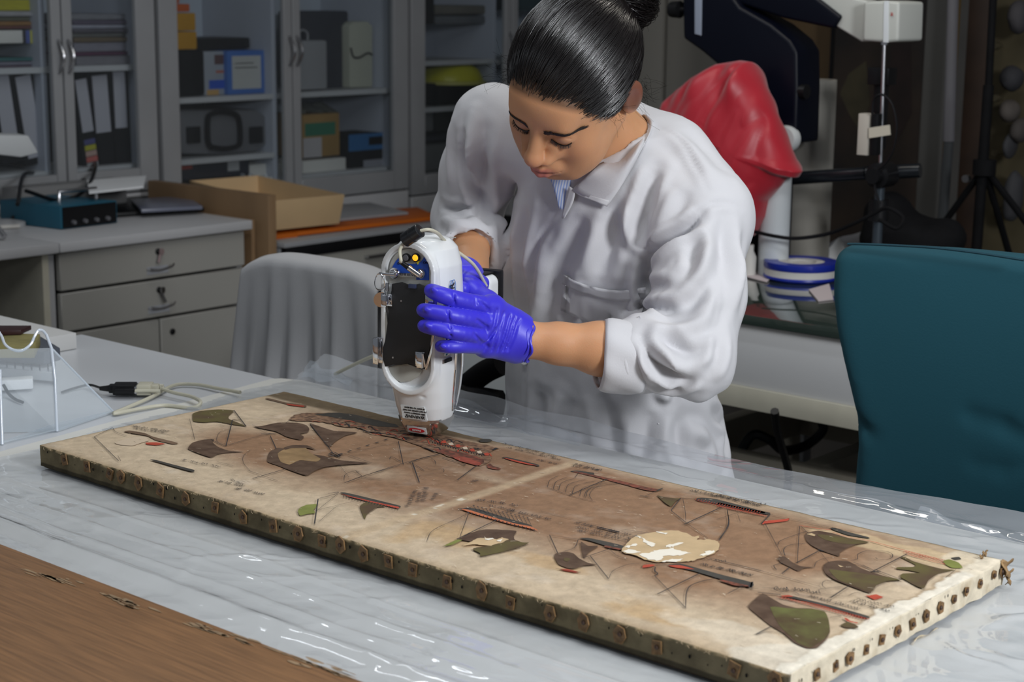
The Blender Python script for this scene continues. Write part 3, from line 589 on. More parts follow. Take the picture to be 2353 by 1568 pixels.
MB().lathe(bs, [(.025, .08), (.025, .42)], 14).build('gas_lift', m_steel, ch)
for k in range(5):
    a = k * 2 * math.pi / 5; e = bs + np.array([math.cos(a) * .27, math.sin(a) * .27, .07])
    l = MB().tube([bs + [0, 0, .1], e], [.022, .015], 8).build('leg', m_black, ch)
    MB().lathe(e + [0, -.012, -.04], [(.001, 0), (.028, .002), (.028, .022), (.001, .024)], 14, ax=(0, 1, 0)).build('castor', m_black, l)
for sgn in (1,):
    a0 = ctr + ax_ * (Lw / 2 - .02) - nrm * .1
    MB().tube(spline([pt(1150, 838, 3.12), pt(1110, 858, 3.14), pt(1072, 890, 3.17), pt(1050, 925, 3.2)], 6), .022, 10).build('armrest', m_blackm, ch)
    MB().tube(spline([pt(1150, 935, 3.12), pt(1080, 925, 3.14), pt(1000, 930, 3.2), bs + [0, 0, .45]], 6), .03, 10).build('arm_bracket', m_blackm, ch)
def drape(u, v):
    # u across, v from front hem over the top to the rear hem
    w_ = (u - .5) * (Lw + .03) + .006; L1 = .36; t = v * (2 * L1 + .07) - L1
    if t < 0: z = .895 + t; off = .02 + .02
    elif t < .07: z = .895 + .012 * math.sin(math.pi * t / .07); off = .04 - t * 1.05
    else: z = .895 - (t - .07); off = -.035
    drop = max(0, min(1, (.895 - z) / .3)); fo = math.sin(u * 21 + 1.5 * math.sin(u * 7)) * .5 + .5 * math.sin(u * 43 + 2)
    sg = 1 if off > 0 else -1
    off += sg * (.004 + .030 * drop * (fo + .3)); w_ *= 1 + .17 * drop * (1 if u < .5 else .55)
    z -= .03 * abs(2 * u - 1) ** 4 + .012 * math.sin(u * 11) * drop
    if u < .03: z -= .0
    return ctr + ax_ * w_ + nrm * off + np.array([0, 0, z])
single(MB().grid(drape, 90, 60), 'white_cloth', mat('sheet_cotton', (0.50, 0.50, 0.51), .85, bump=.15, bscale=200), 'white cotton cloth draped over the chair back behind the table', 'cloth', solid=.003, smooth=180)
single(rbox((-3.0, 2.93, .0), (-2.52, 3.30, .66)), 'side_cabinet', mat('pale_side', (.40, .42, .42), .5), 'low pale side cabinet seen between the scanner and the coat', 'cabinet', bevel=.006)
# ------------------------------------------------------------------ glass-topped desk on the right
dz = .76
gd = empty('glass_desk', (-1.6, 3.4, 0)); tag(gd, 'white desk with dark green glass top behind the woman', 'desk')
x0, x1 = -2.42, -.2
m_tint = mat('green_glass_top', (0.035, 0.05, 0.042), .04, spec=.8, coat=.5)
rbox((x0, 3.055, dz - .022), (x1, 3.98, dz)).build('glass_top', m_tint, gd, bevel=.003)
zb_ = at(1675, 880, y=3.075)[2]
rbox((x0 + .02, 3.07, zb_), (x1 - .02, 3.09, dz - .024)).build('front_panel', mat('desk_white', (.60, .60, .60), .45), gd, bevel=.002)
rbox((x0 + .02, 3.062, zb_ - .048), (x1 - .02, 3.105, zb_)).build('front_rail', m_cream, gd, bevel=.003)
rbox((x0 + .02, 3.93, zb_), (x1 - .02, 3.95, dz - .024)).build('rear_panel', m_white, gd, smooth=0)
for lx in (x0 + .05, x1 - .09):
    for ly in (3.09, 3.89): rbox((lx, ly, 0), (lx + .04, ly + .04, dz - .06)).build('leg', m_grey, gd, bevel=.003)
# shelf frame under the desk
us = empty('under_desk_shelf', (-1.75, 3.5, 0)); tag(us, 'beige lower frame shelf standing under the glass desk', 'shelf')
m_bg = mat('beige_frame', (.32, .29, .23), .6, var=.1)
rbox((-2.35, 3.22, .30), (-1.25, 3.26, .40)).build('front_board', m_bg, us, bevel=.003)
rbox((-2.35, 3.80, .30), (-1.25, 3.84, .40)).build('rear_board', m_bg, us, bevel=.003)
rbox((-2.33, 3.26, .30), (-2.29, 3.80, .40)).build('cross_board', m_bg, us, bevel=.003)
rbox((-1.95, 3.26, .34), (-1.90, 3.80, .40)).build('cross_board', m_bg, us, bevel=.003)
for lx in (-2.35, -1.29):
    for ly in (3.22, 3.80): rbox((lx, ly, 0), (lx + .04, ly + .04, .299)).build('leg', m_bg, us, bevel=.002)
single(rbox((-2.2, 3.985, .0), (-1.55, 4.10, .60)), 'board_stack', mat('tan_board', (.20, .165, .095), .7, var=.2), 'tan boards leaning behind the desk seen through its legs', 'board', bevel=.003)
s = spline([pt(1780, 945, 3.5), pt(1786, 990, 3.55), pt(1800, 1040, 3.6), pt(1812, 1090, 3.65), pt(1806, 1140, 3.7), pt(1790, 1180, 3.7)], 8)
single(MB().tube(s, .009, 8), 'cable', m_black, 'black cable hanging under the glass desk front', 'cable')
single(MB().tube(spline([pt(1700, 1040, 4.0), pt(1730, 1000, 4.0), pt(1770, 1012, 4.0), pt(1800, 1035, 4.05), pt(1850, 1025, 4.1), pt(1890, 990, 4.1), pt(1885, 960, 4.1)], 8), .012, 8), 'cable', m_black, 'thick black cable bundle slung behind the lower shelf', 'cable')

# round dish-like tape reel
rl = empty('tape_reel', tuple(at(1835, 642, z=dz))); tag(rl, 'blue and white double rimmed round reel lying on the glass desk', 'reel')
rc = at(1840, 640, z=dz + .001); RR = np.linalg.norm(at(1755, 650, z=dz) - at(1840, 655, z=dz)) * 1.03
m_blu = mat('reel_blue', (.010, .025, .30), .35); m_wh = mat('reel_white', (.62, .60, .56), .5)
MB().lathe(rc, [(.001, 0), (RR * .95, 0), (RR, .005), (RR * .99, .010), (.001, .010)], 48).build('lower_flange', m_blu, rl)
MB().lathe(rc + [0, 0, .0101], [(.001, 0), (RR * .97, 0), (RR * .97, .016), (.001, .016)], 48).build('tape_winding', m_wh, rl)
MB().lathe(rc + [0, 0, .0262], [(RR * .62, 0), (RR * .97, 0), (RR, .004), (RR * .99, .017), (RR * .62, .017), (RR * .62, 0)], 48, cap=False).build('upper_flange', m_blu, rl)
MB().lathe(rc + [0, 0, .0262], [(RR * .40, 0), (RR * .615, 0), (RR * .615, .0155), (RR * .40, .0155), (RR * .40, 0)], 48, cap=False).build('inner_ring', m_wh, rl)
MB().lathe(rc + [0, 0, .0262], [(.001, 0), (.022, 0), (.022, .012), (.001, .012)], 20).build('hub', m_wh, rl)
single(MB().prism([at(px, py, z=dz + .001) for px, py in ((1690, 622), (1742, 628), (1772, 640), (1762, 650), (1700, 634))], (0, 0, .002)), 'paper_sheet', mat('pinkish_paper', (.55, .48, .48), .7), 'pinkish paper poking out at the left of the round reel', 'paper')
single(MB().prism([at(px, py, z=dz + .001) for px, py in ((1858, 668), (1905, 655), (1915, 690), (1880, 694))], (0, 0, .003)), 'paper_sheet', mat('pinkish_paper', (.55, .48, .48), .7), 'crumpled pale paper between the round reel and teal chair', 'paper')
q = at(1870, 605, z=dz) + np.array([0, .12, 0]); single(MB().add([q + [-.04, -.02, .0], q + [.05, -.02, 0], q + [.03, .05, 0], q + [0, 0, .055]], [(0, 1, 3), (1, 2, 3), (2, 0, 3), (0, 2, 1)]), 'folded_paper', m_paper, 'small peaked white paper behind the round reel', 'paper')
single(MB().grid(lambda u, v: at(1850, 600, z=dz) + np.array([-.05 + .30 * u, .16 + .2 * v, .01 + .055 * (math.sin(math.pi * u) * math.sin(math.pi * v)) ** .6 + .008 * math.sin(14 * u) * math.sin(9 * v)]), 24, 18), 'crumpled_cloth', mat('grey_cotton', (.32, .32, .33), .85), 'grey crumpled cloth behind the round reel', 'cloth', solid=.003)
# white paper rolls standing
a = at(1774, 640, z=dz)
single(MB().lathe(at(1775, 632, z=dz) * [1, 1, 0] + [0, 0, dz + .0005], [(.030, 0), (.037, 0), (.037, .24), (.030, .24), (.030, 0)], 32, cap=False), 'paper_roll', mat('roll_white', (.60, .63, .64), .6), 'short bluish white paper roll standing on the glass desk', 'roll')
b = at(1862, 400, y=3.84)
single(MB().lathe([b[0], 3.84, dz + .0005], [(.045, 0), (.057, 0), (.057, .46), (.045, .46), (.045, 0)], 32, cap=False), 'paper_roll', mat('roll_grey', (.36, .34, .30), .7), 'tall beige grey roll standing behind the short white roll', 'roll')
c_ = at(1722, 590, y=3.5); single(MB().lathe([c_[0], 3.5, dz + .0005], [(.001, 0), (.017, 0), (.017, .045), (.010, .06), (.010, .075), (.001, .075)], 20), 'small_bottle', m_paperw, 'tiny pale bottle beside the white coat on the desk', 'bottle')
c_ = at(1733, 560, y=3.58); single(rbox((c_[0] - .02, 3.57, dz + .0005), (c_[0] + .012, 3.60, dz + .15)), 'dark_post', m_blackm, 'narrow black block standing left of the short white roll', 'block', bevel=.002)
# ------------------------------------------------------------------ microscope on its stand
YM = 3.62
ms = empty('stereo_microscope_stand', (-2.0, YM, dz)); tag(ms, 'navy and beige surgical microscope with counterbalanced arm and steel rod', 'microscope')
m_navy = mat('navy_paint', (0.0015, 0.0025, 0.008), .4, spec=.25)
m_beig = mat('instrument_beige', (.55, .56, .52), .4)
def pg(pts, y, th, m, name, parent, bev=.006): return MB().prism([at(px, py, y=y) for px, py in pts], (0, th, 0)).build(name, m, parent, bevel=bev, seg=3)
pg([(1567, -40), (1569, 88), (1612, 118), (1668, 165), (1720, 230), (1770, 300), (1806, 332), (1828, 330), (1832, 205), (1831, 118), (1815, 92), (1770, 55), (1700, 16), (1660, -40)], YM, .11, m_navy, 'main_arm', ms, .010)
pg([(1596, -40), (1596, 78), (1611, 82), (1613, -40)], YM - .004, .003, mat('blue_grey_strip', (.28, .32, .40), .4), 'side_strip', ms, .001)
pg([(1655, -40), (1680, 2), (1800, 42), (1914, 66), (1932, 38), (1870, -10), (1800, -40)], YM + .02, .07, m_navy, 'balance_arm', ms, .008)
pg([(1830, -40), (1932, 38), (1919, 60), (1978, 96), (1990, 96), (1992, 2), (1960, -5), (1930, -40)], YM + .03, .06, m_beig, 'arm_cover', ms, .006)
hd = pg([(1984, 4), (1981, 94), (2040, 98), (2063, 95), (2066, 4), (2030, 1)], YM - .01, .12, m_beig, 'head_block', ms, .008)
pg([(2031, 3), (2029, 97), (2041, 98), (2042, 2)], YM - .012, .002, mat('pale_strip', (.75, .78, .80), .3), 'edge_strip', hd, .0005)
text_mb('a', .016, at(2046, 36, y=YM - .0125), (1, 0, 0), (0, 0, 1)).build('red_emblem', mat('emblem_red', (.5, .05, .04), .5), hd, smooth=0)
kc = at(1556, 22, y=YM + .02); MB().lathe(kc, [(.001, -.02), (.02, -.018), (.022, .01), (.008, .014), (.008, .035)], 10, ax=(1, 0, 0)).build('knob', m_black, ms)
kc = at(1838, 210, y=YM + .02); MB().lathe(kc, [(.008, -.02), (.008, 0), (.018, .002), (.018, .02), (.001, .022)], 12, ax=(1, 0, 0)).build('knob', m_black, ms)
# rod, clamp, crossbar
r0, r1 = at(2032, 100, y=YM), at(2022, 410, y=YM)
MB().tube([r0, r1], .0045, 12).build('steel_rod', m_steel, ms)
MB().lathe(r0 + [0, 0, -.003], [(.001, 0), (.008, .0), (.008, .008), (.001, .010)], 14).build('rod_nut', m_chrome, ms)
r2 = at(2027, 175, y=YM + .03); MB().obox(r2, [.028, 0, 0], [0, .02, 0], [0, 0, .02]).obox(r2 - [0, 0, .03 + .05], [.014, 0, 0], [0, .012, 0], [0, 0, .09]).build('black_bracket', m_black, ms, bevel=.002)
b0, b1, b2 = at(1800, 412, y=YM + .02), at(1992, 398, y=YM + .02), at(2115, 392, y=YM + .05)
MB().tube([b0, b1], .016, 16).build('cross_tube', mat('black_gloss', (.008, .010, .013), .25), ms)
MB().tube([b1, b2], .017, 16).build('cross_tube', mat('black_gloss', (.008, .010, .013), .25), ms)
cc = at(2028, 402, y=YM); MB().lathe(cc, [(.001, -.05), (.018, -.05), (.020, -.03), (.030, -.028), (.030, .03), (.001, .032)], 20, ax=(0, 1, 0)).build('clamp_knob', m_black, ms)
p0 = at(2022, 430, y=YM + .02); p1 = np.array([p0[0], p0[1], dz + .02]); MB().tube([p0, p1], .012, 14).build('post', mat('steel_dark', (.08, .10, .12), .3, metal=.6), ms)
MB().tube([p0 - [0, 0, .03], p0 - [0, 0, .08]], .024, 14).build('post_collar', m_black, ms)
MB().lathe([p0[0], p0[1], dz + .001], [(.10, 0), (.10, .012), (.05, .022), (.001, .024)], 28).build('base', m_black, ms)
pc_ = at(1812, 420, y=YM + .05); MB().tube([[pc_[0] - .01, YM + .05, dz + .002], [pc_[0] - .01, YM + .05, at(1700, 330, y=YM + .05)[2]]], .02, 14).build('column', m_navy, ms)
MB().lathe([pc_[0] - .01, YM + .05, dz + .0012], [(.07, 0), (.07, .01), (.03, .02)], 24).build('column_base', m_black, ms)
whc = at(1806, 320, y=YM - .01); MB().lathe(whc, [(.001, -.012), (.03, -.012), (.034, 0), (.03, .02)], 24, ax=(0, 1, 0)).build('white_end_cap', mat('cap_white', (.6, .62, .62), .4), ms)
# adapter taped on the rod
ad = empty('power_adapter', tuple(at(1994, 330, y=YM - .03))); tag(ad, 'beige adapter box taped to the steel rod with masking tape', 'adapter')
q0, q1 = at(1968, 356, y=YM - .03), at(1997, 262, y=YM - .03); MB().box((q0[0], YM - .03, q0[2]), (q1[0], YM, q1[2])).build('body', mat('aged_beige', (.50, .46, .40), .6), ad, bevel=.002)
q0, q1 = at(1998, 356, y=YM - .025), at(2020, 262, y=YM - .025); MB().box((q0[0] + .001, YM - .028, q0[2]), (q1[0], YM - .008, q1[2])).build('black_side', m_black, ad, bevel=.002)
MB().prism([at(px, py, y=YM - .034) for px, py in ((1996, 294), (2044, 287), (2046, 310), (1996, 318))], (0, .002, 0)).build('tape', mat('masking_tape', (.58, .53, .43), .7), ad)
single(MB().tube(spline([at(*q, y=YM - .04) for q in ((2004, 262), (2008, 228), (2028, 218), (2050, 240), (2060, 290), (2052, 345), (2035, 375), (2015, 395), (2010, 430), (2022, 470))], 6), .003, 8), 'thin_cable', m_black, 'thin black cable looping around the steel rod', 'cable')
single(MB().tube(spline([at(1735, 533, y=3.48), at(1780, 543, y=3.48), at(1830, 548, y=3.5), at(1900, 538, y=3.52), at(1960, 515, y=3.5), at(2010, 490, y=3.5), at(2040, 478, y=3.5), at(2075, 500, y=3.5), at(2060, 525, y=3.45), at(2020, 505, y=3.45)], 8), .0045, 8), 'cable', m_blackm, 'black cable sagging before the white rolls towards the post', 'cable')
# red fabric cover
RP = [(1700, 139), (1722, 142), (1742, 175), (1765, 225), (1784, 270), (1806, 330), (1822, 372), (1838, 396), (1830, 408), (1806, 406), (1790, 430), (1760, 462), (1752, 500), (1735, 530), (1722, 546), (1700, 520), (1640, 470), (1590, 400), (1545, 330), (1520, 262), (1532, 232), (1560, 205), (1600, 175), (1650, 147)]
YR = 3.50; Rw = np.array([at(px, py, y=YR) for px, py in RP]); cx, cz = Rw[:, 0].mean(), Rw[:, 2].mean()
def redf(u, v):
    n = len(Rw); k = u * n; i = int(k) % n; t = k - int(k); p = Rw[i] * (1 - t) + Rw[(i + 1) % n] * t
    side = 1 if v <= .5 else -1; q = abs(2 * v - 1)            # q 1 at poles (front/back), 0 at rim
    r = math.cos(q * math.pi / 2) ** .65 if q < 1 else 0; x = cx + (p[0] - cx) * r; z = cz + (p[2] - cz) * r
    d = math.sin(q * math.pi / 2) ** 1.0 * .085
    N = mnoise.noise(Vector((x * 13 + z * 4, z * 3.2, 3.1))) * .026 + abs(mnoise.noise(Vector((x * 20 - z * 9, z * 4 + x * 6, 9.7)))) * .026
    return np.array([x, YR - side * (d + N * min(1, q * 3)), z])
single(MB().grid(redf, 144, 81, closed_u=True), 'dust_cover', mat('red_nylon', (0.42, 0.008, 0.022), .42, sheen=.3, bump=.05, bscale=60), 'creased bright red fabric dust cover over the microscope body', 'cover', smooth=180)
# things behind the desk
def board(pts, y, th, name, m, label, cat, bev=.003, **kw): return single(MB().prism([at(px, py, y=y) for px, py in pts], (0, th, 0)), name, m, label, cat, bevel=bev, **kw)
def floorboard(px0, px1, pytop, y, th, name, m, label, cat, **kw):
    a = at(px0, 300, y=y); b = at(px1, 300, y=y); zt = 2.1 if pytop < 0 else at((px0 + px1) / 2, pytop, y=y)[2]
    return single(MB().box((a[0], y, 0), (b[0], y + th, zt)), name, m, label, cat, bevel=.003, **kw)
floorboard(1420, 1517, -1, 5.5, .3, 'tall_cupboard', mat('beige_cupboard', (.27, .255, .225), .5), 'beige tall cupboard just right of the woman head', 'cupboard')
floorboard(1526, 1700, -1, 5.5, .3, 'tall_cupboard', mat('beige_cupboard', (.27, .255, .225), .5), 'beige tall cupboard behind the navy microscope arm', 'cupboard')
floorboard(1704, 1906, -1, 5.0, .03, 'hardboard_sheet', mat('brown_hardboard', (.085, .050, .018), .7, var=.15), 'large brown board standing behind the microscope arm', 'board')
# dark painting
dp = empty('dark_painting', tuple(at(2010, 300, y=4.9) * [1, 1, 0])); tag(dp, 'large dark old painting leaning behind the microscope rod', 'painting')
a = at(1908, 300, y=4.9); b = at(2112, 300, y=4.9)
m = mat('dark_oil_paint', (.035, .022, .014), .45, var=.8, vscale=3.2, col2=(.006, .005, .005), detail=6)
MB().box((a[0], 4.9, 0.02), (b[0], 4.93, 2.0)).build('canvas', m, dp)
rbox((a[0] - .012, 4.895, 0), (a[0], 4.935, 2.02)).build('frame_edge', m_blackm, dp, smooth=0)
def glow(pts, col, i): board_ = MB().prism([at(px, py, y=4.899) for px, py in pts], (0, .0008, 0)).build('painted_patch', mat('oil_patch%d' % i, col, .5, var=.5, vscale=9), dp, smooth=0)
glow([(1950, 170), (1990, 140), (2000, 240), (1975, 300), (1950, 260), (1930, 215)], (.055, .045, .022), 1)
glow([(2050, 60), (2090, 40), (2095, 260), (2060, 330), (2045, 200)], (.025, .012, .010), 2)
# knobs
kb = empty('finial_pair', tuple(at(1850, 200, y=4.2) * [1, 1, 0] + [0, 0, dz])); tag(kb, 'two cream round wooden knobs on a stick behind the navy arm', 'knob')
MB().tube([at(1846, 190, y=3.9), at(1846, 190, y=3.9) * [1, 1, 0] + [0, 0, dz + .001]], .006, 8).build('stick', m_blackm, kb)
for px, py, r in ((1842, 122, .016), (1853, 160, .022)):
    c0 = at(px, py, y=3.9); MB().lathe(c0, [(r * math.sin(t) + 1e-4, -r * math.cos(t)) for t in np.linspace(0, math.pi, 14)], 20).build('ball', mat('cream_ball', (.36, .33, .19), .5), kb, smooth=80)
c0 = at(1843, 142, y=3.9); MB().lathe(c0, [(.015, -.025), (.02, 0), (.015, .02)], 16).build('neck', mat('cream_ball', (.36, .33, .19), .5), kb)
floorboard(2113, 2166, -1, 4.6, .05, 'grey_plank', mat('grey_plank', (.075, .073, .068), .7, var=.1), 'grey upright plank right of the dark painting', 'plank')
floorboard(2168, 2180, -1, 4.5, .03, 'wooden_batten', mat('oak_batten', (.12, .07, .015), .6), 'narrow ochre batten left of the pale upright tube', 'batten')
q0 = at(2190, 0, y=4.4); q1 = at(2180, 325, y=4.4); q2 = at(2168, 480, y=4.4)
tb = empty('pale_tube', tuple(q2 * [1, 1, 0])); tag(tb, 'pale upright cardboard tube with grey lower half', 'tube')
MB().tube([q0 + (q0 - q1) * .6, q1], .0155, 14).build('upper_part', mat('pale_tube', (.17, .165, .18), .6), tb); MB().tube([q1, q2, q2 + (q2 - q1) * 1.9], .014, 14).build('lower_part', mat('tube_grey', (.06, .065, .07), .6), tb)
floorboard(2208, 2262, -1, 4.7, .02, 'dark_wood_panel', mat('dark_redwood', (.035, .018, .010), .6, var=.4), 'dark reddish wood panel behind the black tripod', 'panel')
floorboard(2268, 2420, -1, 4.9, .02, 'ochre_panel', mat('ochre_panel', (.105, .085, .045), .7, var=.2), 'ochre panel with pale shapes at the right frame edge', 'panel')
for i, (px, py, w_, h_, c, lb) in enumerate(((2320, 255, 48, 56, (.10, .085, .075), 'roundish pale beige plaster piece high at right edge'), (2345, 300, 40, 60, (.07, .06, .055), 'darker plaster piece just below the roundish pale one'), (2330, 450, 44, 120, (.05, .05, .055), 'grey cloth strip hanging at the right edge'), (2325, 180, 60, 60, (.035, .035, .04), 'dark grey bundle at the upper right edge'), (2340, 40, 50, 80, (.065, .06, .065), 'pale grey bundle at the top right corner'), (2322, 335, 26, 60, (.05, .05, .055), 'narrow grey bundle under the pale plaster piece'), (2250, 140, 36, 40, (.06, .07, .055), 'greenish grey disc behind the tripod pole'))):
    a = at(px, py, y=4.8); rw, rh = w_ / 2 * .00125, h_ / 2 * .00125
    s = SDF(a - [rw + .02, .07, rh + .02], a + [rw + .02, .07, rh + .02], .006); s.ell(a, (rw, .04, rh)); v, f = s.mesh()
    v = v + .006 * vnoise(v, 18, i)[:, None]; lo = v.min(0); o = npmesh('plaster_piece' if i < 2 else 'hanging_bundle', v - [a[0], a[1], lo[2]], f, mat('bundle%d' % i, c, .8, var=.2)); o.location = (a[0], a[1], lo[2]); tag(o, lb, 'ornament' if i < 2 else 'bundle')
for i, py in enumerate((105, 225, 350, 475)):
    a = at(2292, py, y=4.85); MB_ = MB().lathe(a, [(.001, -.02), (.010, -.02), (.012, 0), (.008, .02)], 12, ax=(0, 1, 0)); single(MB_, 'wall_hook', mat('hook_cream', (.09, .075, .045), .5), ['uppermost', 'second', 'third', 'lowest'][i] + ' cream hook in the column beside the tripod pole', 'hook')
# tripod light stand
tp = empty('light_stand', (0, 0, 0)); t0 = at(2284, -40, y=4.2); t1 = at(2262, 385, y=4.2); t2 = at(2245, 560, y=4.2); tp.location = (t2[0], t2[1], 0); tag(tp, 'black tripod light stand behind the teal chair', 'stand')
MB().tube([t0 + (t0 - t1) * .6, t1], .010, 10).build('upper_pole', m_blackm, tp); MB().tube([t1 + (t0 - t1) * .45, t2, t2 + (t2 - t1) * 2.2], .014, 10).build('lower_pole', m_blackm, tp)
MB().tube([t1 + [0, 0, .02], t1 - [0, 0, .02]], .03, 12).build('collar', m_blackm, tp)
for e in (at(2365, 520, y=4.26), at(2175, 505, y=4.24)): MB().tube([t1, t1 + (e - t1) * 3.2], .009, 8).build('leg', m_blackm, tp)
MB().tube([t1, t1 + np.array([.05, .35, -.6])], .009, 8).build('leg', m_blackm, tp)
MB().lathe(t1 + [-.035, -.02, -.03], [(.001, 0), (.010, 0), (.010, .015), (.001, .015)], 12, ax=(0, -1, 0)).build('clamp_bolt', m_steel, tp)
# black machine and heaps behind the chair
sv = SDF(pt(2060, 470, 4.25) - [.3, .15, .18], pt(2060, 470, 4.25) + [.3, .15, .18], .012); c0 = pt(2090, 480, 4.25)
sv.ell(c0, (.13, .09, .07), k=.02).ell(c0 + [-.06, .0, .06], (.06, .06, .06), k=.03).ell(c0 + [.1, 0, .02], (.05, .05, .05), k=.03); v, f = sv.mesh(); lo = v.min(0)
v = v + .008 * vnoise(v, 14, 2)[:, None]; lo = v.min(0); dlt = lo[2] - dz - .001
o = npmesh('black_bag', v - [c0[0], c0[1], lo[2]], f, m_blackm); o.location = (c0[0], c0[1], dz + .001); tag(o, 'soft black bag slumped on the desk behind the microscope post', 'bag')
def heap(u, v):
    x = -1.75 + 1.15 * u; y = 3.12 + .34 * v
    e = (4 * v * (1 - v)) ** .5
    h = (.045 + .05 * max(0, math.sin(u * 5.2 + .7)) + .10 * math.exp(-((u - .37) / .035) ** 2) * (1 if v < .8 else .5)) * e + .02 * mnoise.noise(Vector((u * 9, v * 5, 1))) * e
    return np.array([x, y, dz + .003 + max(0, h)])
single(MB().grid(heap, 80, 24), 'crumpled_cloth', mat('linen_pinkish', (.52, .46, .42), .9, bump=.2, bscale=40), 'pinkish white crumpled cloth heaped behind the teal chair', 'cloth', solid=.003, smooth=180)
# ------------------------------------------------------------------ teal chair
tc_ = empty('teal_chair', (-1.15, 2.75, 0)); tag(tc_, 'chair with smooth teal fabric cover on its curved backrest', 'chair')
YC = 2.45
lf = [(1902, 575), (1900, 620), (1902, 680), (1912, 760), (1926, 830), (1942, 910), (1950, 960), (1950, 1030), (1940, 1090), (1931, 1145), (1925, 1230)]
Lz = np.array([at(px, py, y=YC) for px, py in lf]); o_ = np.argsort(Lz[:, 2]); zs, xs = Lz[o_, 2], Lz[o_, 0]
XCc = -1.13; ztop = at(1950, 553, y=YC)[2]; zlow = zs[0] - .03
def chairb(X, Y, Z):
    xl = np.interp(Z, zs, xs).astype(np.float32); hw = XCc - xl; dx = np.abs(X - XCc)
    cy = YC + .05 - .25 * (dx / .35) ** 2 * .12 + .04 * ((Z - .85) / .3) ** 2
    top = ztop - .012 * (dx / .3) ** 2
    q = [dx - hw + .03, np.abs(Y - cy) - .035 + .03, np.maximum(Z - top, zlow - Z) + .03]
    return np.sqrt(sum(np.maximum(t, 0) ** 2 for t in q)) + np.minimum(np.maximum(np.maximum(q[0], q[1]), q[2]), 0) - .03
s = SDF((-1.55, 2.3, zlow - .05), (-.7, 2.7, ztop + .05), .008); s.op(chairb, (-1.5, 2.3, zlow), (-.75, 2.65, ztop + .02), m=.02)
for pts, r in (([(1958, 965), (1975, 985), (1992, 1000)], .006), ([(2225, 960), (2300, 985), (2380, 1030)], .010), ([(2230, 1075), (2290, 1090), (2380, 1072)], .012)):
    s.chain([at(px, py, y=YC + .006) for px, py in pts], r, k=.02, mode='s')
v, f = s.mesh(); npmesh('backrest_cover', v, f, mat('teal_fabric', (0.002, 0.058, 0.082), .85, sheen=.0, bump=.12, bscale=300), tc_, relax=2)
MB().tube(spline([at(px, py, y=YC + .008) for px, py in ((1948, 561), (1975, 561), (2050, 564), (2150, 570), (2250, 582), (2353, 598))], 4), .0022, 6).build('top_seam', mat('teal_dark', (.002, .04, .06), .8), tc_)
s = SDF((-1.5, 2.45, .35), (-.75, 3.05, .62), .012); s.rbox((XCc, 2.745, .46), (.23, .22, .045), r=.04); v, f = s.mesh(); npmesh('seat', v, f, mat('teal_fabric'), tc_)
MB().obox((XCc, YC + .09, .58), (.03, 0, 0), (0, .01, 0), (0, 0, .15)).build('back_bracket', m_black, tc_, bevel=.003)
MB().tube([(XCc, 2.745, .42), (XCc, 2.745, .09)], .025, 14).build('gas_lift', m_steel, tc_)
for k in range(5):
    a = k * 2 * math.pi / 5 + .3; e = np.array([XCc + math.cos(a) * .28, 2.745 + math.sin(a) * .28, .07]); l = MB().tube([(XCc, 2.745, .10), e], [.022, .015], 8).build('leg', m_black, tc_)
    MB().lathe(e + [0, -.012, -.04], [(.001, 0), (.028, .002), (.028, .022), (.001, .024)], 14, ax=(0, 1, 0)).build('castor', m_black, l)
# ------------------------------------------------------------------ work table, brown board, paper, plastic
TZ = .75
m_top = mat('laminate_white', (0.66, 0.68, 0.71), .35, var=.04, vscale=3)
tb_ = empty('work_table', (-1.3, 1.5, 0)); tag(tb_, 'white laminate work table carrying the old panel and scanner', 'table')
rbox((-2.86, .985, TZ - .028), (.55, 1.985, TZ)).build('tabletop', m_top, tb_, bevel=.002)
rbox((-2.80, 1.03, TZ - .09), (.5, 1.93, TZ - .03)).build('apron', m_grey, tb_, smooth=0)
for lx in (-2.80, .44):
    for ly in (1.03, 1.87): rbox((lx, ly, 0), (lx + .05, ly + .05, TZ - .03)).build('leg', m_grey, tb_, bevel=.002)
# second board at far left, slightly higher
q1 = at(175, 765, z=TZ + .032); q2 = at(92, 792, z=TZ + .032); 
single(MB().box((q1[0] - 1.3, 1.1, TZ + .001), (q1[0], q1[1], TZ + .032)), 'side_board', m_cream if False else mat('board_white', (.58, .58, .57), .5), 'white board with cream edge lying at the left end of table', 'board', bevel=.001)
# paper
a0 = at(0, 1040, z=TZ); a1 = at(640, 868, z=TZ)
pp = MB(); xl0 = -2.31; 
def paper(u, v):
    y = 1.02 + v * 1.035; xl = a0[0] + (a1[0] - a0[0]) * (y - a0[1]) / (a1[1] - a0[1]); x = xl + (0.60 - xl) * u
    z = TZ + .0012 + .0016 * mnoise.noise(Vector((x * 5, y * 7, 0))) ** 2
    if y > 1.985: z -= (y - 1.985) * .25
    return np.array([x, y, z])
single(MB().grid(paper, 60, 40), 'paper_cover', mat('cover_paper', (0.65, 0.645, 0.605), .75, var=.05, vscale=5), 'off-white protective paper covering the table under the plastic', 'paper', smooth=180)
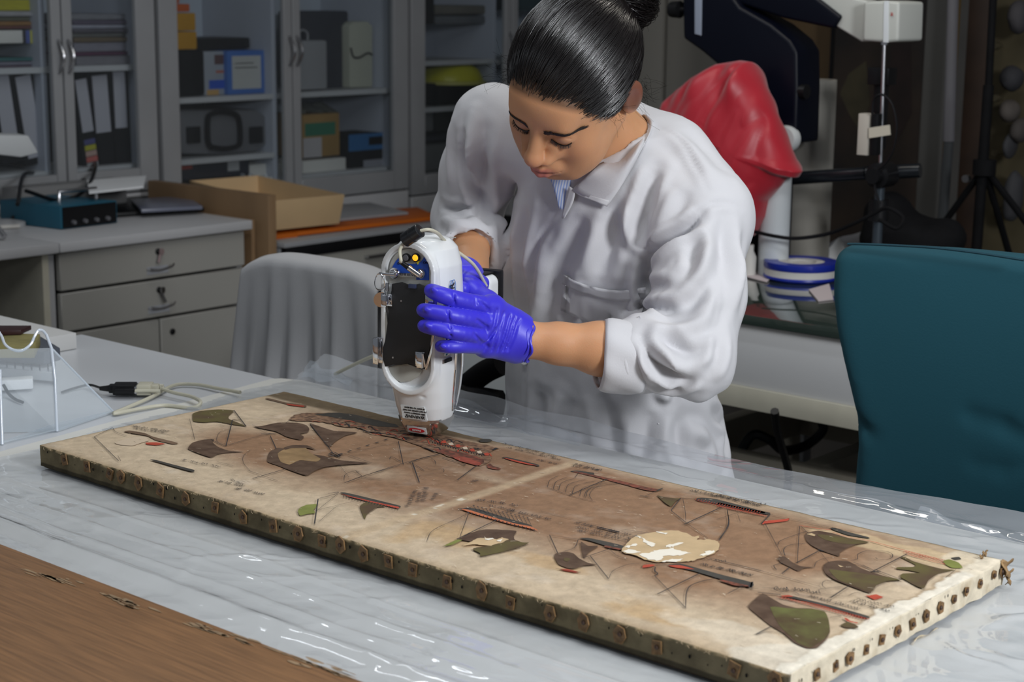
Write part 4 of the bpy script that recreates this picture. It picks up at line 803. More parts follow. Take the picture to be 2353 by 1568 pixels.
# plastic sheet with soft folds
rs = random.Random(4)
CR = [(rs.uniform(-2.4, .2), rs.uniform(1.13, 1.38), rs.uniform(-.5, .9), rs.uniform(.04, .16), rs.uniform(.0006, .0016), rs.uniform(.004, .008)) for _ in range(60)]
CR += [(rs.uniform(-2.2, -.7), rs.uniform(1.84, 2.03), rs.uniform(-.5, .9), rs.uniform(.03, .12), rs.uniform(.001, .0025), rs.uniform(.004, .009)) for _ in range(40)]
CR += [(rs.uniform(-.85, .2), rs.uniform(1.3, 2.0), rs.uniform(-.5, 2), rs.uniform(.05, .2), rs.uniform(.002, .005), rs.uniform(.005, .01)) for _ in range(26)]
nu, nv = 620, 230
U, V = np.meshgrid(np.linspace(0, 1, nu), np.linspace(0, 1, nv)); Yp = 1.0 + V * 1.075; Xp = -2.42 + .12 * np.sin(Yp * 9) * 0 + U * 3.0
Xp = Xp + (1 - U) * (.06 * (Yp - 1.4))
Pn = np.stack([Xp.ravel(), Yp.ravel()], 1)
Zp = TZ + .0065 + .0022 * vnoise(Pn, 4.0, 1, 3) + .0010 * vnoise(Pn * [1, 2.2], 16, 2, 2)
for (cx_, cy_, an, ln, hh, wd) in CR:
    dx, dy = Pn[:, 0] - cx_, Pn[:, 1] - cy_; m_ = (np.abs(dx) < .22) & (np.abs(dy) < .22); uu = dx[m_] * math.cos(an) + dy[m_] * math.sin(an); vv = -dx[m_] * math.sin(an) + dy[m_] * math.cos(an) + .006 * np.sin(uu * 70)
    Zp[m_] += hh * np.exp(-(uu / ln) ** 2 * 3) * (np.exp(-(vv / wd) ** 2) - .45 * np.exp(-((vv - wd * 1.5) / wd) ** 2))
# long folds parallel to the table edge, and a rolled front edge
for (yy, hh, wd, ph) in ((1.165, .007, .012, 0), (1.205, .0022, .004, 1), (1.245, .002, .003, 2), (1.29, .0018, .0035, 3), (2.01, .006, .012, 4)):
    Zp += hh * np.exp(-((Pn[:, 1] - yy - .004 * np.sin(Pn[:, 0] * 5 + ph)) / wd) ** 2)
inside = (Pn[:, 0] > -2.10) & (Pn[:, 0] < -.79) & (Pn[:, 1] > 1.338) & (Pn[:, 1] < 1.83)
e_ = np.maximum.reduce([-2.10 - Pn[:, 0], Pn[:, 0] + .79, 1.338 - Pn[:, 1], Pn[:, 1] - 1.83, np.zeros(len(Pn))]); wgt = np.clip(e_ / .03, 0, 1)
Zp = (TZ + .0045) * (1 - wgt) + Zp * wgt; Zp = np.maximum(Zp, TZ + .004)
ed = np.clip((Pn[:, 1] - 2.02) / .055, 0, 1); Zp += ed * (.006 + .010 * vnoise(Pn * [1, 0], 6, 9, 2)) - .0 * ed
front = np.clip((1.12 - Pn[:, 1]) / .04, 0, 1); Zp = Zp * (1 - front) + (TZ + .004) * front
back = (Pn[:, 0] < -1.75) & (Pn[:, 1] > 1.99); Zp += back * np.clip((-1.75 - Pn[:, 0]) / .2, 0, 1) * (Pn[:, 1] - 1.99) * .25
keep = np.ones(len(Pn), bool)
ii = np.arange((nu - 1) * (nv - 1)); r_, c_ = ii // (nu - 1), ii % (nu - 1); b_ = r_ * nu + c_; F_ = np.stack([b_, b_ + 1, b_ + nu + 1, b_ + nu], 1)
cxm = Xp.ravel()[F_].mean(1)
ym_ = Yp.ravel()[F_].mean(1); edge = a0[0] + .045 + (a1[0] - a0[0]) * (ym_ - a0[1]) / (a1[1] - a0[1]) + .006 * np.sin(ym_ * 23) ; F_ = F_[cxm > edge]
VV = np.stack([Pn[:, 0] + 1.0, Pn[:, 1] - 1.5, Zp - TZ], 1)
m_film = film('polythene_film', (0.97, 0.98, 1.0), gloss=.06, haze=.28, rough=.045, bump=1.0, bscale=16, hazecol=(.72, .75, .79), fres=.9, crumple=2.8, bdist=.012)
pl = npmesh('plastic_sheet', VV, F_, m_film); pl.location = (-1.0, 1.5, TZ); tag(pl, 'clear wrinkled plastic sheet spread over the paper and table', 'plastic sheet')
# loose flaps standing up behind the table
def flap(P0, P1, P2, P3, name, label, mtl=None, wv=.004):
    P0, P1, P2, P3 = map(np.array, (P0, P1, P2, P3))
    f = lambda u, v: (P0 * (1 - u) + P1 * u) * (1 - v) + (P3 * (1 - u) + P2 * u) * v + np.array([0, 1, .5]) * wv * math.sin(u * 11 + v * 7)
    return single(MB().grid(f, 24, 14), name, mtl or m_film2, label, 'plastic', smooth=180)
m_film2 = film('clear_flap', (.93, .95, .97), gloss=.02, haze=.16, rough=.08, bump=.3, bscale=14, hazecol=(.75, .82, .9), fres=.6)
flap(at(2095, 1215, y=2.05), at(2353, 1290, y=2.05), at(2353, 1245, y=2.09), at(2113, 1166, y=2.09), 'plastic_flap', 'clear plastic corner standing up before the teal chair')
flap(at(690, 868, y=1.99), at(806, 884, y=1.99), at(808, 868, y=2.03), at(710, 831, y=2.03), 'plastic_flap', 'small clear plastic corner lifted before the draped chair')
flap(at(1040, 985, y=1.98), at(1330, 1040, y=1.98), at(1330, 990, y=2.055), at(1045, 920, y=2.055), 'plastic_flap', 'bulging clear plastic edge in front of the lab coat', wv=.008)
# a few hard glinting creases lying on the film
# brown board in the foreground
yb0 = (at(0, 1275, z=TZ + .02)[1] + at(830, 1568, z=TZ + .02)[1]) / 2
bb = empty('wooden_board', (-1.5, .7, TZ)); tag(bb, 'worn brown wooden board lying along the front of the table', 'board')
mbw = mat('worn_brown_wood', (0.27, 0.135, 0.055), .42, var=.38, vscale=5, stretch=(2.2, 60, 8), bump=.15, bscale=30, detail=10)
nt = mbw.node_tree
ob = MB().box((-2.6, .45, TZ + .0095), (.2, yb0, TZ + .0275)).build('plank', mbw, bb, bevel=.0015)
# scuffed strip: irregular bare patches near its edge
vs, fs = [], []; rr = random.Random(3); x = -2.3; mbp = MB()
P1_, P2_ = at(60, 1308, z=TZ + .028), at(820, 1560, z=TZ + .028)
for i in range(170):
    t = rr.random(); den = .5 + .5 * math.sin(t * 23) ; 
    if rr.random() > den: continue
    c0 = P1_ * (1 - t) + P2_ * t + np.array([0, rr.gauss(0, .004), 0]); L_ = rr.uniform(.003, .022); W_ = rr.uniform(.0006, .0028); n = 9
    mbp.add([c0 + [L_ * math.cos(a) * rr.uniform(.6, 1), W_ * math.sin(a) * rr.uniform(.5, 1), .00012] for a in np.linspace(0, 2 * math.pi, n, endpoint=False)], [tuple(range(n))])
o = mbp.build('bare_scuffs', mat('scuff_wood', (.33, .22, .12), .6, var=.3, vscale=60), bb, smooth=0); o['kind'] = 'stuff'
# ------------------------------------------------------------------ connector and cables
cn = empty('serial_cable', tuple(at(310, 905, z=TZ + .001))); tag(cn, 'black and beige serial connectors joined with beige cable on table', 'cable')
cA, cB = at(262, 893, z=TZ + .014), at(372, 893, z=TZ + .014); ax1 = (cB - cA) / np.linalg.norm(cB - cA); sd = np.cross([0, 0, 1], ax1); up = np.array([0, 0, 1.0]); Lc = np.linalg.norm(cB - cA)
def cbx(t0, t1, w0, h0, off=0): return (cA + ax1 * Lc * (t0 + t1) / 2 + sd * off, ax1 * Lc * (t1 - t0) / 2, sd * w0, up * h0)
m_bc = mat('connector_beige', (.50, .48, .38), .5)
mb = MB().obox(*cbx(.0, .46, .016, .0085)).obox(*cbx(-.10, .02, .008, .007)).obox(*cbx(.06, .46, .004, .004, .0195)).obox(*cbx(.06, .46, .004, .004, -.0195)); mb.build('black_plug', m_black, cn, bevel=.002)
MB().tube([cA - ax1 * Lc * .30, cA - ax1 * Lc * .08], [.0035, .006], 10).build('strain_relief', m_black, cn)
MB().obox(*cbx(.44, .52, .015, .006)).build('metal_shell', m_steel, cn, bevel=.001)
mb = MB().obox(*cbx(.50, .80, .017, .0085)).obox(*cbx(.78, .94, .010, .007)); mb.build('beige_plug', m_bc, cn, bevel=.002)
for k in (-1, 1):
    MB().tube([cA + ax1 * Lc * .48 + sd * .0195 * k, cA + ax1 * Lc * 1.0 + sd * .0195 * k], .003, 8).build('thumb_screw', m_bc, cn)
for k in range(4): MB().tube([cA + ax1 * Lc * (.94 + .03 * k), cA + ax1 * Lc * (.955 + .03 * k)], .0062 - .0004 * k, 10).build('strain_ring', m_bc, cn)
z_ = TZ + .012
MB().tube(spline([cA + ax1 * Lc * .98, at(400, 903, z=z_), at(440, 912, z=z_), at(461, 925, z=z_), at(440, 938, z=TZ + .005), at(380, 932, z=TZ + .005), at(320, 940, z=TZ + .005), at(262, 951, z=TZ + .005), at(290, 938, z=TZ + .005), at(350, 912, z=TZ + .006), at(400, 886, z=TZ + .006), at(450, 884, z=TZ + .006), at(500, 893, z=TZ + .007), at(552, 902, z=TZ + .010)], 8), .0032, 8).build('beige_lead', m_bc, cn)
MB().tube(spline([cA - ax1 * Lc * .25, at(205, 885, z=TZ + .008), at(170, 893, z=TZ + .004), at(142, 902, z=TZ + .004)], 6), .0022, 8).build('black_lead', m_black, cn)
single(MB().tube(spline([at(770, 860, y=2.03), at(800, 845, y=2.02), at(840, 826, y=2.0), at(868, 815, y=1.97)], 8), .0032, 8), 'scanner_cable', m_bc, 'thin beige cable running left from behind the handheld scanner', 'cable')
# ------------------------------------------------------------------ clear acrylic holder and the clutter behind it
m_acr = film('acrylic', (.95, .97, .98), gloss=.0, haze=.22, fres=.5, rough=.04, hazecol=(.75, .8, .85))
m_acre = mat('acrylic_edge', (.62, .68, .76), .15, spec=.8)
ac = empty('acrylic_holder', tuple(at(130, 985, z=TZ + .001))); tag(ac, 'clear acrylic stand with bent tube edge at the left', 'holder')
F0, F1, F2, F3 = at(131, 992, z=TZ + .001), at(5, 1022, z=TZ + .001), None, None
B0 = at(262, 948, z=TZ + .001)
T0 = at(103, 762, x=F0[0] - .05); T0b = at(118, 800, x=F0[0] - .03)
T1 = at(-60, 790, x=F1[0] - .06)
def sheet(P, nm, th=.003):
    P = [np.array(p) for p in P]; n = np.cross(P[1] - P[0], P[2] - P[0]); n /= np.linalg.norm(n); return MB().prism(P, n * th).build(nm, m_acr, ac, smooth=0)
sheet([F0, B0, T0b], 'side_pane'); sheet([F1 + [-.1, 0, 0], F0, T0b, T1 + [0, 0, -.01]], 'front_pane'); sheet([F0 + [0, 0, .002], B0 + [0, 0, .002], B0 + (F1 - F0) * 1.2 + [0, 0, .002], F1 + (F1 - F0) * .2 + [0, 0, .002]], 'floor_pane', .002)
MB().tube([F0, at(126, 870, x=F0[0] - .015), T0b, at(107, 770, x=F0[0] - .04)], .0024, 10).build('upright_edge', m_acre, ac)
MB().tube([F1, at(1, 900, x=F1[0] - .02), at(0, 850, x=F1[0] - .03)], .0024, 10).build('upright_edge', m_acre, ac)
MB().tube([B0, T0b], .0016, 8).build('slanting_edge', m_acre, ac)
xx = F0[0] - .045
MB().tube(spline([at(107, 770, x=xx), at(98, 760, x=xx), at(88, 760, x=xx), at(80, 772, x=xx), at(70, 792, x=xx), at(50, 806, x=xx), at(30, 804, x=xx), at(12, 792, x=xx), at(2, 770, x=xx), at(-20, 740, x=xx)], 6), .0022, 8).build('curled_wire', m_acre, ac)
def flat2(pts, z, th, name, m, label, cat, **kw): return single(MB().prism([at(px, py, z=z + th) for px, py in pts], (0, 0, -th)), name, m, label, cat, **kw)
flat2([(-30, 800), (100, 810), (138, 800), (88, 770), (-30, 760)], TZ + .034, .022, 'dark_folder', mat('slate_folder', (.07, .08, .10), .5), 'slate grey folder under the olive book at left', 'folder', bevel=.001)
flat2([(-30, 797), (78, 797), (92, 768), (-30, 764)], TZ + .057, .020, 'olive_book', mat('olive_cover', (.25, .22, .08), .6, var=.3, vscale=30), 'olive yellow book on the slate folder behind the acrylic', 'book', bevel=.001)
flat2([(-30, 762), (48, 759), (72, 748), (-30, 748)], TZ + .078, .008, 'dark_red_case', mat('maroon_case', (.03, .008, .008), .4), 'dark maroon case lying at the left frame edge', 'case', bevel=.001)
kbd = empty('keyboard', tuple(at(50, 830, z=TZ + .012))); tag(kbd, 'pale grey keyboard seen through the acrylic stand', 'keyboard')
K = [at(px, py, z=TZ + .022) for px, py in ((-40, 842), (130, 858), (128, 828), (-40, 806))]
MB().prism(K, (0, 0, -.016)).build('body', mat('kbd_grey', (.50, .52, .54), .5), kbd, bevel=.002)
for r in range(3):
    for c in range(9):
        u0, u1, v0, v1 = (c + .1) / 9, (c + .9) / 9, (r + .15) / 3, (r + .88) / 3
        g = lambda u, v: (K[0] * (1 - u) + K[1] * u) * (1 - v) + (K[3] * (1 - u) + K[2] * u) * v
        MB().prism([g(u0, v0), g(u1, v0), g(u1, v1), g(u0, v1)], (0, 0, .005)).build('key', mat('key_grey', (.58, .60, .62), .5), kbd, smooth=0)
single(MB().obox(at(20, 882, z=TZ + .014), np.array([.02, .035, 0]), np.array([-.012, .008, 0]), (0, 0, .009)), 'white_adapter', m_paper, 'small white adapter block behind the acrylic pane', 'adapter', bevel=.003)
single(MB().tube(spline([at(8, 885, z=TZ + .02), at(20, 905, z=TZ + .008), at(35, 918, z=TZ + .005), at(52, 925, z=TZ + .005)], 6), .0028, 8), 'black_lead', m_black, 'short curved black cable behind the acrylic pane', 'cable')
# ------------------------------------------------------------------ the old painted panel
PX0, PX1, PY0, PY1, PZ, PH = -2.0643, -.8150, 1.3550, 1.8146, .79, .031
pa = empty('painted_panel', ((PX0 + PX1) / 2, (PY0 + PY1) / 2, PZ - PH - .003)); tag(pa, 'old stained canvas panel with ink drawn ships and nailed edges', 'painting')
CR_ = {1: (60, 860, 2.941), 2: (600, 880, 3.361), 3: (950, 1040, 2.941), 4: (1650, 1130, 3.347), 0: (0, 0, 1)}
def pp_(k, u, v): ox, oy, s_ = CR_[k]; return at(ox + u / s_, oy + v / s_, z=PZ)
PLX, PLY = PX1 - PX0, PY1 - PY0; st = .0021
gx = np.arange(-PH, PLX + PH + st, st); gy = np.arange(-PH, PLY + PH + st, st)
GX, GY = np.meshgrid(gx, gy); gx_, gy_ = GX.ravel(), GY.ravel(); P2 = np.stack([gx_, gy_], 1)
n1 = vnoise(P2, 9, 1, 4); n2 = vnoise(P2 * [1, 1.3], 26, 2, 4); n3 = vnoise(P2, 120, 3, 2)
ox = np.where(gx_ < 0, gx_, np.where(gx_ > PLX, gx_ - PLX, 0)); oy = np.where(gy_ < 0, gy_, np.where(gy_ > PLY, gy_ - PLY, 0))
drop = np.maximum(np.abs(ox), np.abs(oy)); drop = np.minimum(drop, PH)
xx_ = np.clip(gx_, 0, PLX); yy_ = np.clip(gy_, 0, PLY)
inx = np.minimum(xx_, PLX - xx_); iny = np.minimum(yy_, PLY - yy_); ed_ = np.minimum(inx, iny)
zz_ = -drop + .0010 * n1 + .0005 * n2 - .0018 * np.exp(-ed_ / .003) * (drop == 0)
rough_end = np.clip((xx_ - (PLX - .05)) / .05, 0, 1)
zz_ += rough_end * .0016 * n2 * (drop == 0)
jog = .0012 * vnoise(P2, 55, 5, 3) + rough_end * .0022 * vnoise(P2, 40, 6, 2)
xx_ = xx_ + np.where(ox < 0, -jog - .0006, np.where(ox > 0, jog + .0006, 0)); yy_ = yy_ + np.where(oy < 0, -jog - .0006, np.where(oy > 0, jog + .0006, 0))
cream = np.array([.60, .475, .33]); brown = np.array([.30, .175, .10]); pale = np.array([.72, .62, .50]); ochre = np.array([.50, .32, .15])
D = np.clip((yy_ - .075) / .10, 0, 1) * np.clip((PLY + .01 - yy_) / .05, 0, 1) * np.clip((xx_ - .10) / .22, 0, 1) * np.clip((PLX - .02 - xx_) / .12, 0, 1)
D = D ** .8
def blob(px, py, rx, ry, a):
    q = at(px, py, z=PZ); return a * np.exp(-((xx_ - (q[0] - PX0)) / rx) ** 2 - ((yy_ - (q[1] - PY0)) / ry) ** 2)
D = D + blob(560, 1010, .10, .05, .5) + blob(700, 1040, .15, .10, .3) + blob(1200, 1170, .12, .05, .35) - blob(830, 1075, .10, .03, .5) - blob(1130, 1100, .08, .015, .35) - blob(1840, 1330, .10, .06, .25) + blob(1350, 1160, .13, .06, .3) + blob(1560, 1340, .10, .035, .35) - blob(1420, 1215, .06, .02, .35) - blob(1250, 1345, .10, .02, .3) + blob(1780, 1270, .10, .05, .2) + blob(1000, 1260, .05, .02, .4) - blob(900, 1240, .05, .015, .3) - blob(300, 1010, .05, .04, .4)
D = np.clip(D + .32 * n1 + .16 * n2, 0, 1) ** 1.1
C = cream[None] * (1 - D[:, None]) + brown[None] * D[:, None]
def mixc(C, c, w): w = np.clip(w, 0, 1)[:, None]; return C * (1 - w) + np.array(c)[None] * w
C = mixc(C, pale, .55 * np.clip(n2 * 1.6 - .35, 0, 1) * (1 - .6 * D))
# seam band
sm0, sm1 = at(1318, 1066, z=PZ)[0] - PX0, at(868, 1212, z=PZ)[0] - PX0; sx_ = sm0 + (sm1 - sm0) * np.clip((PLY - yy_) / PLY, 0, 1)
C = mixc(C, (.56, .42, .27), .75 * np.exp(-((xx_ - sx_ + .004 * n1) / .011) ** 4)); C = mixc(C, (.75, .68, .55), (np.abs(xx_ - sx_ + .002) < .004) * (n2 > .42) * .8)
# ochre damp stains along near edge
C = mixc(C, ochre, .62 * np.clip(2.6 * (blob(1060, 1235, .085, .035, 1.2) + blob(900, 1240, .03, .03, .8) + blob(1480, 1410, .10, .035, .9) + blob(1280, 1300, .05, .02, .9) + .5 * n2 - .42), 0, 1))
C = mixc(C, (.66, .50, .30), .7 * np.clip(4 * (blob(2090, 1270, .16, .028, 1.6) + .5 * n2 - .6), 0, 1)); C = mixc(C, (.70, .60, .46), .7 * np.clip(4 * (blob(1760, 1480, .13, .035, 1.5) + .5 * n2 - .6), 0, 1))
# dark far-left border and far edge
dk_ = np.clip((yy_ - (PLY - .045 - .01 * n1 + .035 * np.clip((xx_ - .30) / .3, 0, 1))) / .010, 0, 1) * np.clip((.50 - xx_) / .05, 0, 1); C = mixc(C, (.12, .085, .045), .88 * dk_)
C = mixc(C, (.30, .20, .10), .5 * np.exp(-iny / .006) + .4 * np.exp(-inx / .005))
# flaking white right end
fl = (PLX - xx_) - .022 - .018 * vnoise(P2 * [0, 1], 22, 8, 4) - .012 * n2; C = mixc(C, (.80, .74, .62), np.clip(-fl / .003, 0, 1) * .9); C = mixc(C, (.25, .16, .08), np.exp(-(fl / .0018) ** 2) * .55)
flc = np.hypot(xx_ - PLX + .02, yy_ - .02) - .06 - .02 * n2; C = mixc(C, (.76, .70, .58), np.clip(-flc / .006, 0, 1) * .6)
flc = np.hypot((xx_ - PLX + .0), (yy_ - PLY + .02)) - .055 - .02 * n1; C = mixc(C, (.74, .64, .48), np.clip(-flc / .006, 0, 1) * .7)
# sides
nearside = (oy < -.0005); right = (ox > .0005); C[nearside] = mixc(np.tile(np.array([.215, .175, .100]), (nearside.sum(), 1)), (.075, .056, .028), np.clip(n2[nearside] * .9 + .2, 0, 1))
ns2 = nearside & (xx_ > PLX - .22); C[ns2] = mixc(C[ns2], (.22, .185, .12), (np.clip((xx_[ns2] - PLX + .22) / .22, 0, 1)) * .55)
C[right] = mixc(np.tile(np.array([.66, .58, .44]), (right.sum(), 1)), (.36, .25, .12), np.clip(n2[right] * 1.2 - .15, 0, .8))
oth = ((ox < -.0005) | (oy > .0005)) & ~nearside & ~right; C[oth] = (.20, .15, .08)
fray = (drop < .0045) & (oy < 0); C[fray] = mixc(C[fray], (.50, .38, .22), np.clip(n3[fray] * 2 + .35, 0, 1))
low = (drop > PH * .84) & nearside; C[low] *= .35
C = np.clip(C * (1 + .10 * n3[:, None]), 0.004, 1)
V_ = np.stack([PX0 + xx_, PY0 + yy_, PZ + zz_], 1); nxg, nyg = len(gx), len(gy); I_ = np.arange((nxg - 1) * (nyg - 1)); r_, c_ = I_ // (nxg - 1), I_ % (nxg - 1); b_ = r_ * nxg + c_; Fp = np.stack([b_, b_ + 1, b_ + nxg + 1, b_ + nxg], 1)
cxy = P2[Fp].mean(1); bad = ((cxy[:, 0] < 0) | (cxy[:, 0] > PLX)) & ((cxy[:, 1] < 0) | (cxy[:, 1] > PLY)); Fp = Fp[~bad]
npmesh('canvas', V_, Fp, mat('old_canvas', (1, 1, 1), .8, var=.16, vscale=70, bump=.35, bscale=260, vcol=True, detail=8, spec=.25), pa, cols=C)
rbox((PX0 + .004, PY0 + .003, PZ - PH - .003), (PX1 - .004, PY1 - .004, PZ - .004)).build('wooden_core', mat('dark_old_wood', (.05, .033, .018), .8), pa, smooth=0)

# --- painted shapes
m_sail = mat('paint_umber', (.080, .048, .032), .75, spec=.15, var=.30, vscale=55, col2=(.125, .080, .054), detail=10, bump=.1, bscale=200)
m_olive = mat('paint_olive', (.125, .105, .040), .75, spec=.15, var=.55, vscale=26, col2=(.10, .065, .04))
m_green = mat('paint_green', (.25, .27, .075), .75, spec=.15, var=.25, vscale=30)
m_red = mat('paint_red', (.50, .085, .05), .7, spec=.15, var=.2, vscale=60)
m_rust = mat('paint_rust', (.26, .085, .055), .75, spec=.15, var=.35, vscale=160, col2=(.10, .05, .035))
m_hull = mat('paint_hull_grey', (.075, .068, .058), .7, spec=.15, var=.25, vscale=40)
m_ink = mat('ink', (.022, .020, .022), .7); m_inkf = mat('ink_faded', (.085, .060, .045), .75)
m_tan = mat('bare_tan', (.60, .43, .24), .8, var=.18, vscale=30); m_flk = mat('bare_white', (.84, .78, .66), .8, bump=.2, bscale=90)
m_lt = mat('worn_light', (.58, .46, .33), .8)
rp = random.Random(11)
def poly(k, pts, m, name='painted_sail', z=.0004, smooth_=True, jit=0.0):
    P = [np.array([*pp_(k, *p)[:2]]) for p in pts]
    if smooth_: 
        n = len(P); Q = []
        for i in range(n):
            a, b, c, d = P[i - 1], P[i], P[(i + 1) % n], P[(i + 2) % n]
            for t in (0, .25, .5, .75):
                cr = 0.5 * ((2 * b) + (-a + c) * t + (2 * a - 5 * b + 4 * c - d) * t * t + (-a + 3 * b - 3 * c + d) * t ** 3); Q.append(.5 * cr + .5 * (b * (1 - t) + c * t))
        P = Q
    if jit: P = [p + np.array([rp.gauss(0, jit), rp.gauss(0, jit)]) for p in P]
    mb = MB(); mb.add([[p[0], p[1], PZ + .0011 + z] for p in P], [tuple(range(len(P)))])
    bm = bmesh.new(); vs = [bm.verts.new(v) for v in mb.v]; fc = bm.faces.new(vs); bmesh.ops.triangulate(bm, faces=[fc]); bm.normal_update()
    for f_ in bm.faces:
        if f_.normal.z < 0: f_.normal_flip()
    bm.verts.index_update(); m2 = MB(); m2.add([v.co[:] for v in bm.verts], [[v.index for v in f_.verts] for f_ in bm.faces]); bm.free()
    return m2.build(name, m, pa, smooth=0)
class Ink:
    def __init__(s): s.mb = MB()
    def line(s, k, pts, w=.0011, sp=True, taper=True):
        P = [pp_(k, *p)[:2] for p in pts]; s.raw(P, w, sp, taper); return s
    def raw(s, P, w=.0011, sp=True, taper=False):
        if sp and len(P) > 2: P = [q[:2] for q in spline([np.array([*p, 0]) for p in P], 6)]
        P = [np.array(p) for p in P]; n = len(P); vs = []
        for i in range(n):
            t = P[min(i + 1, n - 1)] - P[max(i - 1, 0)]; t = t / (np.linalg.norm(t) + 1e-9); nn = np.array([-t[1], t[0]]); ww = w * .5 * (.75 + .5 * rp.random())
            if taper and n > 3 and i in (0, n - 1): ww *= .4
            vs += [[*(P[i] - nn * ww), PZ + .00185], [*(P[i] + nn * ww), PZ + .00185]]
        s.mb.add(vs, [(2 * i, 2 * i + 2, 2 * i + 3, 2 * i + 1)[::-1] for i in range(n - 1)])
    def scribble(s, k, p0, p1, h, dens=1.0, w=.0007, loops=True):
        a, b = pp_(k, *p0)[:2], pp_(k, *p1)[:2]; d = b - a; L_ = np.linalg.norm(d); d /= L_; u = np.array([-d[1], d[0]]); x = 0
        while x < L_:
            wl = rp.uniform(.006, .018); P = []; n = int(wl / .0022 * dens) + 2
            for i in range(n + 1): P.append(a + d * (x + wl * i / n + rp.gauss(0, .0006)) + u * (h * (.5 + (.5 if i % 2 else -.5) * rp.uniform(.3, 1.1))))
            s.raw(P, w, True); x += wl + rp.uniform(.002, .006)
        return s
    def ticks(s, k, p0, p1, n, ln, w=.0006, side=1, rev=0.3):
        a, b = pp_(k, *p0)[:2], pp_(k, *p1)[:2]; d = (b - a) / n; u = np.array([-d[1], d[0]]); u /= np.linalg.norm(u)
        for i in range(n + 1): q = a + d * i; s.raw([q, q + side * u * ln + d * rev], w, False)
        return s
    def build(s, name, m):
        o = s.mb.build(name, m, pa, smooth=0); o['kind'] = 'stuff'; return o
# leftmost ship (faded)
poly(1, [(660, 395), (700, 388), (800, 405), (860, 430), (990, 462), (1030, 475), (990, 480), (880, 455), (820, 425), (720, 408)], mat('paint_faded', (.20, .13, .085), .75, spec=.15, var=.3, vscale=40), 'painted_hull')
poly(1, [(810, 470), (880, 468), (940, 478), (880, 488), (815, 482)], m_red, 'painted_flag')
poly(1, [(600, 470), (700, 435), (800, 430), (830, 455), (780, 470), (720, 490), (640, 485)], m_lt, 'worn_patch', z=.0002)
poly(1, [(1125, 275), (1180, 255), (1300, 245), (1405, 252), (1370, 290), (1372, 310), (1440, 338), (1488, 360), (1400, 348), (1290, 328), (1200, 333), (1130, 325)], m_olive)
poly(1, [(1093, 512), (1125, 470), (1200, 450), (1270, 447), (1262, 470), (1300, 500), (1370, 525), (1470, 533), (1350, 540), (1290, 550), (1250, 570), (1170, 545)], m_sail)
poly(1, [(1535, 362), (1590, 358), (1700, 335), (1830, 335), (1895, 352), (1915, 378), (1900, 400), (1850, 412), (1878, 430), (1855, 452), (1760, 430), (1690, 395), (1610, 378)], m_sail)
poly(1, [(1915, 340), (1960, 352), (2080, 390), (2240, 400), (2150, 425), (2080, 470), (2050, 500), (1990, 430)], m_sail)
poly(1, [(1632, 600), (1632, 560), (1650, 530), (1700, 505), (1740, 512), (1745, 540), (1800, 530), (1900, 545), (2010, 560), (2130, 590), (2330, 608), (2150, 620), (2020, 635), (1950, 660), (1892, 692), (1790, 660), (1700, 625)], m_sail)
poly(1, [(1700, 545), (1760, 510), (1880, 500), (1920, 540), (1990, 580), (1960, 600), (1850, 590), (1780, 620), (1720, 600)], mat('paint_amber', (.34, .22, .11), .75, spec=.15, var=.4, vscale=30), 'worn_patch', z=.0006)
poly(1, [(1742, 505), (1800, 488), (1900, 490), (1960, 520), (1900, 508), (1800, 508), (1750, 520)], m_sail, z=.0007)
# big galley fragments along the back
m_gal = m_rust
poly(2, [(215, 290), (260, 255), (330, 238), (450, 240), (600, 240), (720, 265), (880, 310), (1080, 345), (1250, 360), (1500, 440), (1700, 480), (1820, 512), (1740, 560), (1790, 590), (1700, 648), (1560, 620), (1400, 560), (1240, 500), (1060, 440), (900, 400), (760, 360), (620, 340), (480, 310), (360, 300), (260, 300)], mat('paint_galley', (.105, .062, .042), .75, spec=.15, var=.6, vscale=110, col2=(.30, .18, .11), detail=8), 'painted_galley', z=.0002, jit=.0012)
poly(2, [(420, 250), (600, 238), (760, 262), (1040, 330), (1060, 350), (900, 345), (700, 300), (520, 268)], m_hull, 'painted_hull', jit=.0008)
poly(2, [(1330, 520), (1420, 520), (1600, 560), (1720, 600), (1700, 640), (1560, 610), (1400, 555)], m_rust, 'painted_hull', z=.0005, jit=.0008)
poly(2, [(1480, 585), (1560, 580), (1700, 630), (1670, 650), (1540, 615)], mat('paint_red_dull', (.36, .09, .06), .75, spec=.15, var=.3, vscale=80), 'painted_hull', z=.0007)
g = Ink(); gr = Ink(); 
for i in range(46):
    t = rp.random(); u = 300 + 1450 * t; v = 260 + 290 * t + rp.uniform(-28, 40); (g if rp.random() < .6 else gr).line(2, [(u, v), (u + rp.uniform(10, 50), v + rp.uniform(-18, 8)), (u + rp.uniform(40, 90), v + rp.uniform(0, 26))], rp.uniform(.0008, .0022))
for i in range(20): u = 1300 + 20 * i; g.line(2, [(u, 470 + 5.2 * i), (u + 14, 455 + 5.4 * i), (u + 28, 476 + 5.4 * i)], .0008)
g.line(2, [(840, 385), (1000, 410), (1180, 440)], .0016); g.line(2, [(1250, 510), (1290, 520), (1350, 548)], .002); g.line(2, [(1820, 512), (1790, 530)], .004)
g.build('galley_ink', m_ink); gr.build('galley_red', m_red)
for i in range(7): u, v = 1390 + 55 * i, 460 + 16 * i; poly(2, [(u, v), (u + 30, v - 6), (u + 42, v + 14), (u + 12, v + 16)], m_lt if i % 2 else m_red, 'painted_detail', z=.0008)
